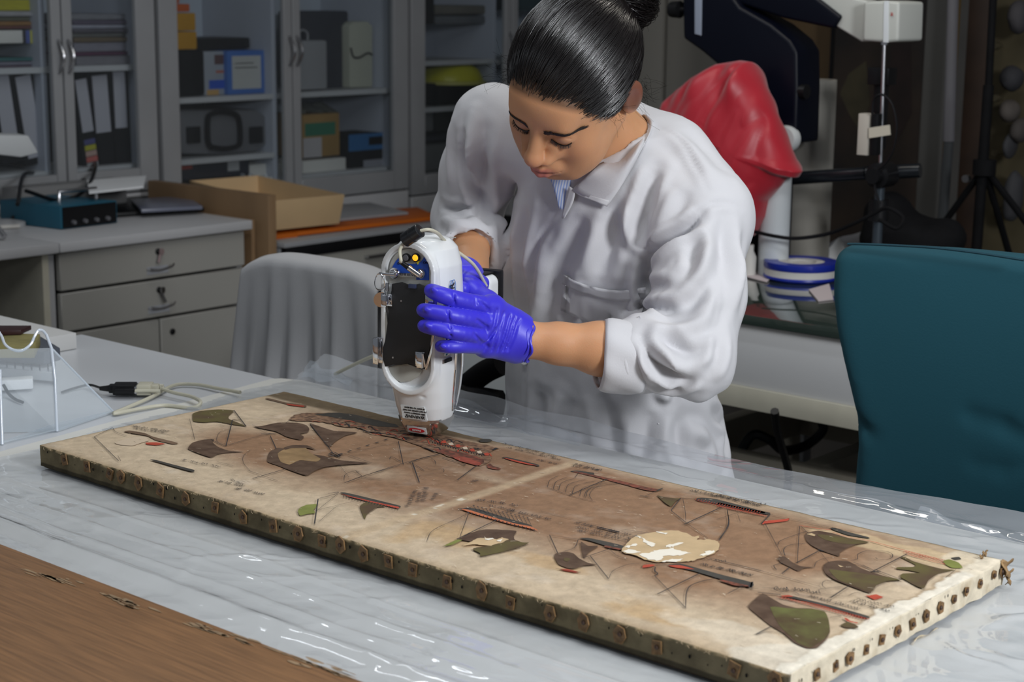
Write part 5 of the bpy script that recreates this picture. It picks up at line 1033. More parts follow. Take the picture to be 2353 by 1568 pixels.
# small boats and flags
poly(2, [(610, 858), (650, 856), (830, 898), (1070, 958), (1076, 968), (1050, 972), (860, 925), (700, 888)], m_hull, 'painted_hull')
poly(2, [(620, 868), (700, 888), (900, 935), (1060, 968), (1050, 980), (860, 935), (690, 892)], m_red, 'painted_hull', z=.0006)
poly(2, [(284, 1000), (300, 975), (350, 952), (425, 945), (432, 960), (408, 990), (418, 1015), (360, 1022), (300, 1035)], m_green)
poly(2, [(762, 965), (800, 935), (850, 925), (960, 965), (900, 970), (850, 1000), (815, 1030), (798, 1064)], m_olive)
poly(2, [(1560, 985), (1600, 972), (1700, 990), (1900, 1055), (2075, 1105), (2090, 1120), (1900, 1080), (1740, 1030)], m_hull, 'painted_hull')
poly(2, [(1540, 985), (1600, 990), (1760, 1040), (1950, 1095), (2080, 1120), (2140, 1152), (2050, 1130), (1900, 1095), (1700, 1040)], mat('paint_orange', (.52, .17, .08), .7, spec=.15), 'painted_hull', z=.0006)
poly(3, [(205, 642), (290, 600), (380, 555), (470, 530), (560, 530), (694, 538), (678, 570), (690, 600), (740, 618), (782, 620), (720, 650), (620, 675), (450, 712), (455, 690), (400, 665), (430, 650), (520, 640), (500, 610), (400, 612), (330, 602), (290, 612)], m_sail, jit=.0004)
poly(3, [(400, 665), (430, 652), (560, 632), (640, 600), (740, 618), (782, 620), (700, 655), (600, 682), (455, 712), (450, 690)], m_olive, z=.0006)
poly(3, [(205, 642), (290, 600), (330, 602), (260, 635)], m_green, z=.0006)
poly(3, [(400, 612), (430, 592), (520, 588), (560, 600), (600, 585), (640, 600), (590, 622), (520, 640), (430, 632), (330, 640)], m_tan, 'worn_patch', z=.0008, jit=.0006)
poly(2, [(1860, 585), (1900, 582), (2020, 610), (2140, 640), (2145, 655), (2080, 640), (1960, 615)], m_hull, 'painted_hull'); poly(2, [(1870, 588), (1960, 606), (2130, 648), (2070, 642), (1960, 618)], m_red, 'painted_hull', z=.0006)
poly(2, [(1745, 640), (1770, 632), (1790, 650), (1850, 668), (1840, 680), (1790, 676), (1750, 665)], m_rust, 'painted_flag')
poly(2, [(30, 128), (60, 126), (200, 160), (345, 180), (340, 195), (230, 180), (100, 150)], mat('paint_faded'), 'painted_hull'); poly(2, [(200, 170), (330, 185), (320, 194), (210, 180)], m_red, 'painted_hull', z=.0006)
poly(2, [(1680, 452), (1700, 442), (1760, 442), (1786, 452), (1760, 464), (1700, 465)], m_hull, 'ink_blot')
poly(1, [(835, 585), (880, 588), (1000, 620), (1135, 655), (1125, 668), (1000, 635), (900, 605)], m_hull, 'painted_hull'); poly(1, [(1390, 310), (1470, 320)  , (1410, 316)], m_olive)
# row-boat with curls, then ship with ladder
poly(3, [(1060, 135), (1110, 130), (1215, 145), (1218, 158), (1140, 150)], m_hull, 'painted_hull'); poly(3, [(1080, 140), (1110, 138), (1240, 165), (1400, 200), (1560, 240), (1655, 258), (1640, 272), (1560, 262), (1400, 220), (1240, 178), (1130, 152)], m_rust, 'painted_hull', z=.0006)
poly(3, [(1655, 258), (1690, 248), (1670, 262), (1640, 272)], m_hull, 'painted_hull', z=.0007)
poly(3, [(1645, 298), (1690, 308), (1770, 318), (1805, 318), (1770, 338), (1740, 372), (1700, 350)], m_olive)
poly(4, [(0, 95), (40, 100), (200, 135), (400, 172), (370, 185), (200, 150), (40, 118), (0, 112)], m_hull, 'painted_hull')
poly(3, [(1910, 318), (1960, 314), (2050, 325), (2360, 405), (2360, 420), (2100, 365), (1920, 335)], m_hull, 'painted_hull')
poly(4, [(340, 262), (350, 235), (420, 230), (500, 222), (550, 215), (530, 235), (430, 248), (360, 256)], m_red, 'painted_flag')
rr_ = Ink(); rr_.line(4, [(0, 120), (60, 130), (200, 165), (380, 205)], .0012).ticks(4, (0, 118), (370, 192), 26, .006, .0008, -1).line(3, [(1910, 335), (2100, 375), (2360, 430)], .0012).ticks(3, (1915, 322), (2345, 410), 24, .006, .0008, -1); rr_.build('red_rigging', m_red)
# right group
poly(4, [(665, 345), (690, 325), (770, 310), (900, 335), (1000, 365), (1160, 400), (1050, 420), (980, 450), (935, 480), (928, 508), (800, 465), (720, 425), (680, 390)], m_sail)
poly(4, [(760, 340), (900, 350), (1000, 370), (1160, 400), (1060, 415), (940, 410), (820, 380)], m_olive, z=.0006)
poly(4, [(680, 338), (720, 332), (750, 345), (740, 355), (700, 345)], m_tan, 'worn_patch', z=.0008, smooth_=False)
poly(4, [(860, 290), (900, 288), (1000, 320), (1150, 358), (1160, 370), (1000, 345), (900, 310)], m_hull, 'painted_hull')
poly(4, [(460, 528), (470, 512), (510, 508), (540, 530), (580, 560), (640, 585), (740, 593), (660, 600), (615, 622), (540, 585), (480, 555)], m_sail)
poly(4, [(806, 600), (815, 572), (850, 550), (920, 540), (990, 542), (1040, 565), (1100, 600), (1180, 630), (1300, 665), (1420, 690), (1300, 700), (1220, 730), (1180, 760), (1170, 793), (1050, 750), (900, 690), (830, 645)], m_sail)
poly(4, [(850, 610), (950, 620), (1100, 640), (1300, 670), (1420, 690), (1300, 700), (1220, 730), (1175, 785), (1050, 740), (920, 690)], m_olive, z=.0006)
poly(4, [(920, 576), (965, 590), (940, 594)], m_tan, 'worn_patch', z=.0008, smooth_=False)
poly(4, [(1400, 512), (1440, 515), (1500, 545), (1600, 575), (1720, 605), (1820, 612), (1700, 640), (1620, 690), (1580, 755), (1500, 725), (1440, 690), (1400, 665), (1420, 640), (1555, 635), (1460, 615), (1370, 605), (1380, 592), (1500, 590), (1518, 575), (1450, 540)], m_olive)
poly(4, [(1130, 808), (1160, 810), (1215, 800), (1272, 822), (1240, 835), (1200, 842), (1170, 828)], m_red, 'painted_flag', smooth_=False)
poly(4, [(232, 892), (340, 795), (400, 825), (500, 880), (600, 905), (720, 910), (820, 935), (850, 1000), (860, 1090), (820, 1160), (760, 1215), (680, 1215), (590, 1175), (500, 1100), (400, 1040), (300, 960)], m_sail)
poly(4, [(400, 900), (540, 910), (720, 915), (820, 935), (850, 1000), (858, 1090), (820, 1140), (720, 1210), (620, 1180), (540, 1110), (470, 1040)], mat('paint_leaf', (.14, .145, .048), .75, spec=.15, var=.55, vscale=22, col2=(.085, .058, .03)), z=.0006)
poly(4, [(460, 815), (560, 812), (700, 845), (900, 895), (1155, 968), (1145, 985), (900, 915), (700, 862), (560, 828)], m_hull, 'painted_hull')
poly(4, [(480, 815), (540, 808), (580, 820), (520, 822)], m_red, 'painted_hull', z=.0007)
r2_ = Ink(); r2_.line(4, [(455, 822), (700, 885), (900, 940), (1150, 1000)], .0010).line(4, [(470, 832), (700, 868), (900, 922), (1140, 988)], .0012).ticks(4, (480, 830), (1140, 998), 30, .005, .0010, 1).line(4, [(620, 270), (800, 300), (870, 305)], .0012).line(4, [(870, 320), (1000, 360), (1180, 395), (1440, 465), (1700, 530), (1850, 560)], .0012).line(4, [(1440, 490), (1700, 560), (1860, 590)], .0012).ticks(4, (1420, 480), (1840, 588), 20, .008, .0010, 1).line(4, [(975, 985), (1010, 1010), (1075, 1025)], .003)
r2_.build('red_rigging', m_red)
poly(4, [(940, 1040), (1000, 1012), (1080, 1050), (1060, 1062), (980, 1058)], m_olive, 'painted_detail'); poly(4, [(1730, 545), (1780, 535), (1850, 560), (1880, 600), (1800, 600), (1750, 575)], m_green, 'painted_detail', z=.0009)
poly(4, [(1790, 520), (1850, 512), (1870, 530), (1820, 535)], m_hull, 'painted_detail')
# middle ships
poly(3, [(950, 715), (965, 690), (1030, 680), (1080, 690), (1120, 725), (1180, 755), (1240, 768), (1150, 775), (1090, 795), (1040, 790), (980, 765)], m_sail)
poly(3, [(1020, 720), (1060, 730), (1040, 748), (1015, 740)], m_olive, z=.0007); poly(3, [(1130, 612), (1180, 640), (1250, 640), (1190, 680), (1148, 722)], m_sail)
poly(3, [(1120, 588), (1180, 586), (1300, 610), (1420, 640), (1410, 668), (1300, 640), (1200, 608)], m_hull, 'painted_hull'); poly(3, [(1300, 638), (1400, 660), (1390, 668), (1290, 648)], m_rust, 'painted_hull', z=.0006)
poly(3, [(985, 798), (1040, 798), (1130, 820), (1090, 820), (1020, 808)], m_red, 'painted_flag'); poly(3, [(1555, 770), (1600, 765), (1635, 770), (1600, 782), (1548, 788)], m_red, 'painted_flag')
poly(3, [(1720, 770), (1800, 760), (1900, 785), (2100, 840), (2290, 888), (2285, 918), (2100, 872), (1900, 812), (1780, 785)], m_hull, 'painted_hull'); poly(3, [(1720, 775), (1800, 772), (1900, 800), (1780, 790)], m_red, 'painted_hull', z=.0006)
poly(3, [(2070, 868), (2150, 885), (2280, 915), (2180, 912), (2080, 880)], m_rust, 'painted_hull', z=.0006)
# the big peeled patch
poly(3, [(1405, 680), (1430, 640), (1490, 580), (1570, 560), (1680, 542), (1790, 540), (1850, 560), (1890, 580), (1940, 575), (1915, 600), (2000, 600), (2055, 612), (2066, 650), (2040, 690), (1960, 720), (1880, 745), (1790, 752), (1700, 752), (1640, 752), (1560, 735), (1500, 705), (1440, 695)], m_tan, 'peeled_patch', z=.0009, jit=.0008)
for P in ([(1540, 700), (1600, 690), (1640, 675), (1750, 660), (1800, 680), (1870, 690), (1800, 710), (1700, 715), (1640, 745), (1560, 720)], [(1540, 590), (1580, 605), (1640, 640), (1600, 648), (1560, 620)], [(1430, 650), (1500, 630), (1520, 640), (1450, 660)], [(1415, 680), (1480, 670), (1540, 690), (1450, 695)], [(1700, 650), (1760, 630), (1830, 625), (1780, 645), (1730, 655)], [(1940, 710), (2000, 680), (2035, 680), (1980, 710)], [(1650, 548), (1720, 556), (1690, 566)], [(1510, 580), (1545, 582), (1530, 590)], [(1680, 750), (1740, 735), (1830, 735), (1760, 755)]): poly(3, P, m_flk, 'bare_flake', z=.0013, jit=.0012)
for P in ([(480, 596), (530, 592), (545, 600), (500, 606)], [(560, 610), (600, 600), (590, 615)]): poly(3, P, m_flk, 'bare_flake', z=.0013, jit=.0005)
# --- ink lines
k = Ink()
k.line(1, [(585, 370), (460, 432), (625, 595)], .0010, sp=False).line(1, [(585, 370), (610, 400), (680, 425)], .0007).line(1, [(1405, 252), (1488, 362)], .0013).line(1, [(1395, 318), (1350, 495)], .0013).line(1, [(1395, 310), (1560, 306), (1760, 312)], .0006).line(1, [(1340, 495), (1560, 430), (1670, 408)], .0010)
k.line(1, [(1345, 495), (1250, 450)], .0009).line(1, [(1350, 480), (1290, 460), (1310, 400), (1400, 380)], .0006).line(1, [(1105, 310), (1140, 450)], .0005).line(1, [(1590, 412), (1690, 408)], .0022).line(1, [(1650, 425), (1690, 512)], .0011).line(1, [(1630, 400), (1530, 350)], .0007).line(1, [(1530, 715), (1760, 648)], .0014).line(1, [(1500, 660), (1700, 730)], .0008)
k.line(1, [(1520, 520), (1470, 560), (1470, 610), (1520, 670)], .0005).line(1, [(1920, 345), (2080, 550)], .0012).line(1, [(2040, 555), (2130, 560)], .0030).line(1, [(2060, 540), (2120, 570)], .0022)
k.line(2, [(240, 285), (190, 320)], .0009).line(2, [(1060, 460), (1098, 640)], .0009).line(2, [(640, 785), (820, 720), (1080, 645)], .0014).line(2, [(700, 760), (1100, 630), (1390, 558)], .0010).line(2, [(1390, 556), (1250, 590), (1130, 632)], .0016).line(2, [(1168, 625), (1222, 780)], .0018).line(2, [(1170, 630), (1260, 688)], .0008)
k.line(2, [(640, 765), (650, 720), (720, 690), (760, 700)], .0007).line(2, [(725, 685), (800, 740), (930, 752)], .0009).line(2, [(990, 600), (1010, 580), (1080, 620)], .0008).line(2, [(1250, 655), (1330, 680), (1400, 670), (1405, 700), (1320, 712), (1220, 730), (1280, 760)], .0005).line(2, [(1310, 590), (1340, 610), (1350, 640)], .0007).line(2, [(1400, 585), (1570, 640)], .0011).line(2, [(1670, 645), (1515, 762)], .0011).line(2, [(1560, 648), (1580, 640)], .002)
k.line(2, [(660, 560), (800, 610), (880, 636)], .0006).line(2, [(600, 640), (680, 740)], .0004)
for i in range(11): k.line(2, [(600 + 70 * i, 562 - 22 * i), (628 + 70 * i, 554 - 22 * i)], .0026)
k.line(2, [(580, 570), (1290, 420)], .0005).line(2, [(520, 560), (560, 545), (610, 575), (540, 575), (640, 560)], .0016)
k.line(2, [(440, 908), (412, 1100)], .0016).line(2, [(440, 905), (560, 875), (600, 858)], .0009).line(2, [(770, 912), (450, 990)], .0007).line(2, [(440, 1090), (560, 985), (600, 960)], .0005).line(2, [(430, 1000), (590, 870)], .0005).line(2, [(515, 865), (600, 855)], .0016)
k.line(2, [(1515, 985), (1560, 985), (1620, 975)], .0022).line(2, [(1590, 1020), (1540, 1050), (1330, 1150), (1275, 1240)], .0007).line(2, [(1825, 1068), (1510, 1220)], .0016).line(2, [(1605, 1010), (1535, 1200)], .0006).line(2, [(1690, 990), (1750, 1020)], .0006)
for i in range(14): k.line(2, [(1640 + 32 * i, 962 + 7 * i), (1668 + 32 * i, 1000 + 8.2 * i)], .0006).line(2, [(1634 + 32 * i, 960 + 7 * i), (1648 + 32 * i, 958 + 7 * i)], .0022)
for i in range(18): k.line(2, [(1600 + 30 * i, 1006 + 8 * i), (1594 + 30 * i, 1018 + 8 * i)], .0013)
for i in range(20): k.line(2, [(640 + 22 * i, 880 + 5.2 * i), (632 + 22 * i, 893 + 5.2 * i)], .0010)
for i, dx in enumerate((0, 40, 75, 120, 165, 215, 255)):
    k.line(3, [(980 + dx * 1.6, 165 + dx * .2), (920 + dx * 1.1, 200 + dx * .2), (905 + dx, 245 + dx * .28)], .0007)
k.line(3, [(905, 245), (1060, 300), (1235, 345)], .0008).line(3, [(1305, 190), (1050, 300)], .0014).line(3, [(1410, 215), (1250, 240), (1190, 290), (1210, 335)], .0006).line(3, [(1390, 210), (1280, 222), (1180, 260), (1150, 310)], .0006).line(3, [(1120, 140), (1090, 180)], .0005)
k.line(3, [(1805, 318), (1740, 402)], .0010).line(3, [(1740, 402), (1850, 490)], .0010).line(3, [(2085, 378), (1830, 496)], .0017).line(3, [(2120, 400), (2130, 500), (2065, 605)], .0008).line(3, [(2130, 390), (2190, 395)], .0007).line(3, [(1820, 320), (1835, 400), (1840, 470)], .0005).line(3, [(1800, 320), (1910, 318)], .0009).line(3, [(1850, 490), (1990, 590)], .0006).line(3, [(2240, 400), (2050, 462)], .0006).line(3, [(1640, 270), (1565, 305)], .0008).line(3, [(1530, 300), (1600, 312)], .0012).line(3, [(1400, 528), (1590, 555)], .0010).line(3, [(1380, 600), (1620, 700)], .0003)
k.line(3, [(920, 568), (975, 690)], .0011).line(3, [(925, 570), (1130, 600)], .0008).line(3, [(1115, 595), (1085, 655), (1010, 680)], .0007).line(3, [(1335, 658), (1150, 722)], .0012).line(3, [(1195, 710), (1318, 865)], .0013).line(3, [(1318, 865), (1350, 810), (1450, 768), (1540, 762)], .0006).line(3, [(1330, 670), (1380, 710), (1450, 730)], .0006).line(3, [(960, 795), (1130, 822)], .0010)
k.line(3, [(1635, 785), (1630, 810), (1650, 830), (1630, 845)], .0014).line(3, [(1630, 845), (1838, 1060)], .0009).line(3, [(1935, 828), (1650, 968)], .0014).line(3, [(1838, 1065), (1850, 940), (1920, 890), (2060, 858)], .0011).line(3, [(2230, 910), (2125, 965)], .0009).line(3, [(1990, 720), (2350, 810)], .0007).line(3, [(2140, 940), (2330, 930)], .0006).line(3, [(2290, 886), (2280, 925)], .002)
k.line(3, [(1570, 762), (1760, 770)], .0008).line(3, [(1240, 512), (1390, 548)], .0035)
k.line(4, [(150, 185), (170, 240)], .0004).line(4, [(70, 140), (80, 240), (60, 300), (0, 390)], .0008).line(4, [(360, 255), (490, 500)], .0006).line(4, [(0, 540), (400, 640), (790, 745)], .0008).line(4, [(625, 275), (608, 560)], .0007).line(4, [(635, 275), (690, 330)], .0006).line(4, [(780, 465), (600, 562)], .0015).line(4, [(780, 470), (850, 555)], .0005).line(4, [(700, 310), (580, 350), (480, 390), (455, 425)], .0007).line(4, [(690, 408), (560, 420), (505, 455), (515, 505)], .0008).line(4, [(550, 595), (490, 645)], .0013).line(4, [(500, 560), (430, 580), (450, 615)], .0009)
k.line(4, [(735, 598), (760, 550), (840, 520), (900, 515)], .0006).line(4, [(1455, 490), (1180, 632)], .0018).line(4, [(1200, 610), (1410, 690)], .0010).line(4, [(1170, 630), (1250, 625)], .0020).line(4, [(1020, 540), (1070, 530), (1075, 495), (1150, 465), (1280, 470), (1340, 495), (1320, 530), (1240, 535), (1210, 520)], .0008).line(4, [(1040, 555), (1180, 610)], .0008).line(4, [(770, 455), (810, 470)], .0020)
k.line(4, [(1005, 738), (865, 830)], .0013).line(4, [(900, 700), (820, 700), (800, 730), (830, 760)], .0007).line(4, [(980, 740), (800, 760), (775, 775), (810, 800), (980, 820)], .0006).line(4, [(1170, 795), (1060, 790), (1000, 815)], .0006).line(4, [(305, 788), (480, 805)], .0018).line(4, [(410, 1050), (290, 1112)], .0013).line(4, [(290, 1112), (400, 1090), (520, 1105)], .0006).line(4, [(860, 980), (960, 965)], .0007).line(4, [(255, 710), (245, 748)], .0035).line(4, [(1830, 610), (1750, 675)], .0006).line(4, [(1110, 575), (1200, 620)], .0008).line(4, [(400, 185), (330, 262)], .0012).line(4, [(330, 750), (500, 765), (600, 790), (640, 810), (800, 830)], .0006).line(4, [(450, 740), (430, 760), (480, 782), (560, 770), (600, 780)], .0009)
k.build('ink_lines', m_ink)
f = Ink(); 
for a_, b_ in (((620, 560), (640, 595)),): f.line(1, [a_, b_], .0006)
f.line(1, [(720, 365), (980, 420)], .0005).line(1, [(1290, 600), (1400, 628)], .0006).line(2, [(1000, 790), (1500, 800)], .0004).line(3, [(860, 405), (1480, 560)], .0005).line(4, [(0, 30), (400, 180)], .0006).line(4, [(390, 185), (1030, 320)], .0007).line(3, [(1600, 255), (2340, 330)], .0007).line(2, [(1400, 980), (1000, 1000)], .0003)
for i in range(60): u, v = rp.uniform(100, 2200), rp.uniform(60, 1200); f.line(rp.choice((1, 2, 3)), [(u, v), (u + rp.uniform(-8, 8), v + rp.uniform(-5, 5))], .0006) if 500 < u < 2000 and 500 < v < 900 else None
f.build('faded_ink_lines', m_inkf)
sr = Ink()
for i in range(420):
    a = np.array([PX0 + PLX * rp.random(), PY0 + PLY * rp.random()]); t = rp.uniform(-.5, .9); L_ = rp.uniform(.001, .007); sr.raw([a, a + L_ * np.array([math.cos(t), math.sin(t)])], rp.uniform(.0003, .0009), False)
sr.build('pale_scratches', mat('pale_scratch', (.66, .56, .42), .8, spec=.2))
w_ = Ink()
for a_ in ((1, (700, 362), (930, 395), .010), (1, (720, 378), (920, 405), .008), (1, (1040, 590), (1260, 632), .008), (1, (1290, 735), (1440, 770), .010), (1, (1400, 785), (1560, 820), .010), (1, (1370, 720), (1430, 745), .006),
           (2, (1150, 968), (1210, 850), .008), (2, (1225, 930), (1240, 860), .006), (2, (1275, 925), (1300, 830), .010), (2, (1340, 915), (1380, 860), .008), (2, (1650, 780), (1700, 760), .010), (2, (1860, 480), (2250, 580), .008), (2, (1890, 510), (2230, 590), .006), (2, (2120, 605), (2230, 630), .007),
           (2, (1650, 920), (1920, 960), .011), (2, (1740, 960), (1960, 1005), .009), (2, (1880, 1000), (2180, 1062), .010), (3, (1070, 88), (1230, 125), .008), (3, (1060, 100), (1200, 125), .006), (3, (1860, 270), (2340, 365), .011), (3, (2000, 300), (2340, 375), .006),
           (3, (1080, 488), (1480, 580), .010), (3, (1090, 515), (1470, 600), .008), (3, (1100, 540), (1440, 612), .008), (3, (1950, 735), (2050, 745), .007), (3, (1930, 770), (2280, 850), .009), (4, (0, 40), (330, 125), .007), (4, (0, 600), (260, 665), .007), (4, (450, 770), (660, 778), .011), (4, (680, 790), (780, 800), .008), (4, (690, 820), (1060, 920), .009), (4, (1000, 860), (1270, 930), .009), (4, (1060, 845), (1300, 895), .006)):
    w_.scribble(*a_)
o = w_.build('inscriptions', m_ink)
# --- nailed leather squares along the edges
m_lea = mat('rusty_leather', (.25, .14, .055), .6, var=.45, vscale=120, bump=.4, bscale=300); m_nail = mat('rusty_nail', (.045, .022, .012), .6)
FR = [(1, p) for p in ((263, 580), (415, 622), (568, 672), (645, 698), (765, 735), (912, 785), (1080, 843), (1280, 900), (1470, 968), (1672, 1027), (1842, 1078), (2003, 1128), (2125, 1155), (2282, 1215))] + [(2, (990, 1382))] 
FR6 = [(1130, 415), (1325, 472), (1512, 540), (1777, 625), (2045, 698), (2265, 795)]
FRp = [(60 + u / 2.941, 860 + v / 2.941) for _, (u, v) in FR[:-1]] + [(500 + u / 3.361, 1150 + v / 3.361) for u, v in FR6[1:]] + [(950 + u / 2.941, 1040 + v / 2.941) for u, v in ((925, 1095), (1155, 1145), (1400, 1232), (1650, 1315))] + [(1650 + 125 / 3.347, 1130 + 1370 / 3.347), (1650 + 440 / 3.347, 1130 + 1450 / 3.347)]
seen = []
def washer(c0, ux, un, sz, ang, m):
    uz = np.array([0, 0, 1.0]); n = rp.choice((4, 4, 5, 6)); P = []; a0_ = ang
    for i in range(n):
        a = a0_ + 2 * math.pi * i / n; r = sz * rp.uniform(.85, 1.15); P.append(c0 + ux * r * math.cos(a) * .82 + uz * r * math.sin(a))
    vs = [p for p in P] + [p + un * .0022 + (p - c0) * .02 for p in P] + [c0 + (p - c0) * .72 + un * .0012 for p in P]
    fs = [(i, (i + 1) % n, n + (i + 1) % n, n + i) for i in range(n)] + [(n + i, n + (i + 1) % n, 2 * n + (i + 1) % n, 2 * n + i) for i in range(n)] + [tuple(range(2 * n, 3 * n))]
    w_ = MB().add(vs, fs).build('nail_washer', m, pa, smooth=0)
    cc_ = c0 + un * .001 + np.array([0, 0, rp.uniform(-.001, .001)]); MB().lathe(cc_, [(.0024, 0), (.0026, .0014), (.0014, .0024), (.0001, .0026)], 10, ax=un).build('nail_head', m_nail, w_)
for (px, py) in FRp:
    c0 = at(px, py, y=PY0 - .0018)
    if any(abs(c0[0] - s_) < .012 for s_ in seen): continue
    seen.append(c0[0]); c0[2] = min(max(c0[2], PZ - .021), PZ - .010); washer(c0, np.array([1.0, 0, 0]), np.array([0, -1.0, 0]), .0104, math.pi / 4 + rp.uniform(-.3, .3), m_lea)
for (u, v) in ((755, 1405), (898, 1340), (1010, 1282), (1133, 1215), (1255, 1140), (1378, 1070), (1492, 1012), (1597, 955), (1705, 890), (1810, 825), (1905, 765), (2010, 705), (2117, 640), (2178, 620)):
    c0 = at(1650 + u / 3.347, 1130 + v / 3.347, x=PX1 + .0018); c0[2] = min(max(c0[2], PZ - .022), PZ - .010); washer(c0, np.array([0, 1.0, 0]), np.array([1.0, 0, 0]), .0078 if u < 1800 else .0058, math.pi / 4 + rp.uniform(-.3, .3), m_lea)
hl = MB()
for i in range(46):
    x = PX0 + PLX * (i + rp.random()) / 46; c0 = np.array([x, PY0 - .0024, PZ - rp.uniform(.006, .018)]); r = rp.uniform(.0008, .0022)
    hl.add([c0 + [r * math.cos(a) * .8, 0, r * math.sin(a) * 1.2] for a in np.linspace(0, 2 * math.pi, 8, endpoint=False)], [tuple(range(8))])
for i in range(12):
    c0 = np.array([PX1 + .0030, PY0 + PLY * (i + rp.random()) / 12, PZ - rp.uniform(.005, .012)]); r = rp.uniform(.001, .002)
    hl.add([c0 + [0, r * math.cos(a) * .8, r * math.sin(a) * 1.2] for a in np.linspace(0, 2 * math.pi, 8, endpoint=False)], [tuple(range(8))])
o = hl.build('nail_holes', m_blackm, pa, smooth=0); o['kind'] = 'stuff'
# frayed threads on the near edge and torn scraps at the far right corner
th_ = MB()
for i in range(150):
    x = PX0 + PLX * rp.random() ** .8; c0 = np.array([x, PY0 - .0008, PZ - rp.uniform(0, .004)]); e = c0 + [rp.gauss(0, .003), -rp.uniform(.0005, .002), rp.uniform(-.004, .0015)]; th_.tube([c0, (c0 + e) / 2 + [rp.gauss(0, .001), -.0006, 0], e], .00025, 4)
o = th_.build('frayed_threads', mat('thread', (.55, .42, .26), .8), pa); o['kind'] = 'stuff'
m_scrap = mat('torn_scrap', (.32, .20, .09), .8, var=.5, vscale=60, bump=.4)
for j, (px, py, s_) in enumerate(((2308, 1305, .012), (2312, 1325, .010), (2262, 1272, .007), (2255, 1280, .006))):
    c0 = at(px, py, x=PX1 + .002) if j < 2 else at(px, py, z=PZ + .003)
    MB().grid(lambda u, v: c0 + np.array([s_ * (.25 + .35 * math.sin(3 * u + 5 * v)) * (1 if j < 2 else .5), s_ * (u - .5) * 1.4, s_ * (v - .5) * (1.6 if j < 2 else .6) + .002 * math.sin(9 * u)]), 7, 6).build('torn_scrap', m_scrap, pa, solid=.0008)
MB().grid(lambda u, v: at(2120, 1425, x=PX1 + .001) + np.array([.001 + .004 * v, -.03 + .06 * u, -.020 + .003 * math.sin(8 * u) + .006 * v * (4 * u * (1 - u))]), 16, 4).build('torn_scrap', mat('torn_cream', (.60, .50, .34), .8, var=.3, vscale=50), pa, solid=.0008)
# ------------------------------------------------------------------ handheld scanner
bk = np.array([.655, -.756, 0.0]); bk /= np.linalg.norm(bk); rt = np.array([.756, .655, 0.0]); rt /= np.linalg.norm(rt)
a_ = math.radians(27); DN = math.cos(a_) * bk - math.sin(a_) * rt; DS = math.sin(a_) * bk + math.cos(a_) * rt; DV = np.array([0, 0, 1.0])
DO = np.array([-1.700, 1.772, .7935]); DR = np.stack([DS, DN, DV], 1)
def dw(s, n, v): return DO + DS * s + DN * n + DV * v
def dpx(px, py, n):
    d = ray(px, py); q = DO + DN * n; return CAMP + ((q - CAMP) @ DN) / (d @ DN) * d
def dl(p): q = p - DO; return np.array([q @ DS, q @ DN, q @ DV])
sc = empty('handheld_scanner', tuple(DO)); tag(sc, 'white handheld x-ray scanner held nose down on the painted panel', 'scanner')
m_shell = mat('scanner_white', (.74, .76, .77), .22, coat=.4); m_shgrey = mat('scanner_grey', (.45, .45, .42), .4, metal=.3)
# the shell is sculpted in its own (s, n, v) space
s = SDF((-.075, -.075, -.01), (.075, .065, .30), .0014)
vv = [.018, .028, .045, .07, .10, .13, .20, .252, .276, .288, .295]; aa = [.033, .036, .0405, .0445, .0475, .048, .0485, .046, .040, .030, .012]; bb_ = [.030, .035, .041, .046, .049, .050, .050, .048, .043, .034, .014]
def shell(X, Y, Z):
    a = np.interp(Z, vv, aa).astype(np.float32); b = np.interp(Z, vv, bb_).astype(np.float32)
    r = ((np.abs(X) / a) ** 3.0 + (np.abs(Y) / b) ** 3.0 + 1e-9) ** (1 / 3.0); d = (r - 1) * np.minimum(a, b)
    return np.maximum(d, np.maximum(Z - .295, .024 - Z))
s.op(shell, (-.06, -.06, .02), (.06, .06, .30), .001)
c0, c1 = dl(dpx(941, 640, .048)), dl(dpx(935, 800, .048)); 
def oval(X, Y, Z, cx_, v0, v1, hw):  # stadium in the s-v plane
    vz = np.clip(Z, v0 + hw, v1 - hw); return np.sqrt((X - cx_) ** 2 + (Z - vz) ** 2) - hw
def rim(X, Y, Z): d = oval(X, Y, Z, -.0025, .070, .284, .0410); return np.maximum(np.abs(d) - .0035, np.abs(Y - .0435) - .0065)
s.op(rim, (-.06, .035, .06), (.05, .06, .295), .006)
def rec(X, Y, Z): return np.maximum(oval(X, Y, Z, -.0025, .0765, .2785, .0360), .040 - Y)
s.op(rec, (-.06, .038, .07), (.05, .07, .285), .002, 's')
def slot(X, Y, Z): return np.maximum(oval(X * 1.9, Y, Z, -.010, .086, .218, .062), .034 - Y)
s.cap((.048, .045, .12), (.036, .054, .075), .0025, k=.003, mode='s')
for p_, e_ in (((.020, .0475, .064), (.006, .006, .0028)), ((.043, .034, .040), (.007, .010, .006)), ((.052, -.002, .06), (.001, .001, .001))): s.ell(p_, e_, k=.002, mode='s')
def side(X, Y, Z): return np.maximum(np.sqrt(((Y + .012) / .016) ** 2 + (((Z - .095)) / .062) ** 2) - 1, 0) * .01 - .0001 + np.maximum(.044 - X, 0)
v, f = s.mesh(); npmesh('shell', DO + v @ DR.T, f, m_shell, sc, relax=1)
for o_ in sc.children: o_.data.set_sharp_from_angle(angle=math.radians(50)) if hasattr(o_.data, 'set_sharp_from_angle') else None
def dprism(pts, n0, th, m, name, parent=None, bev=0, loc=False):
    """flat piece on the plane n0, outline as photo points (or s,v pairs), thickness th outwards"""
    P = [dw(p[0], n0, p[1]) if loc else dpx(p[0], p[1], n0) for p in pts]; return MB().prism(P, DN * th).build(name, m, parent or sc, bevel=bev, smooth=30)
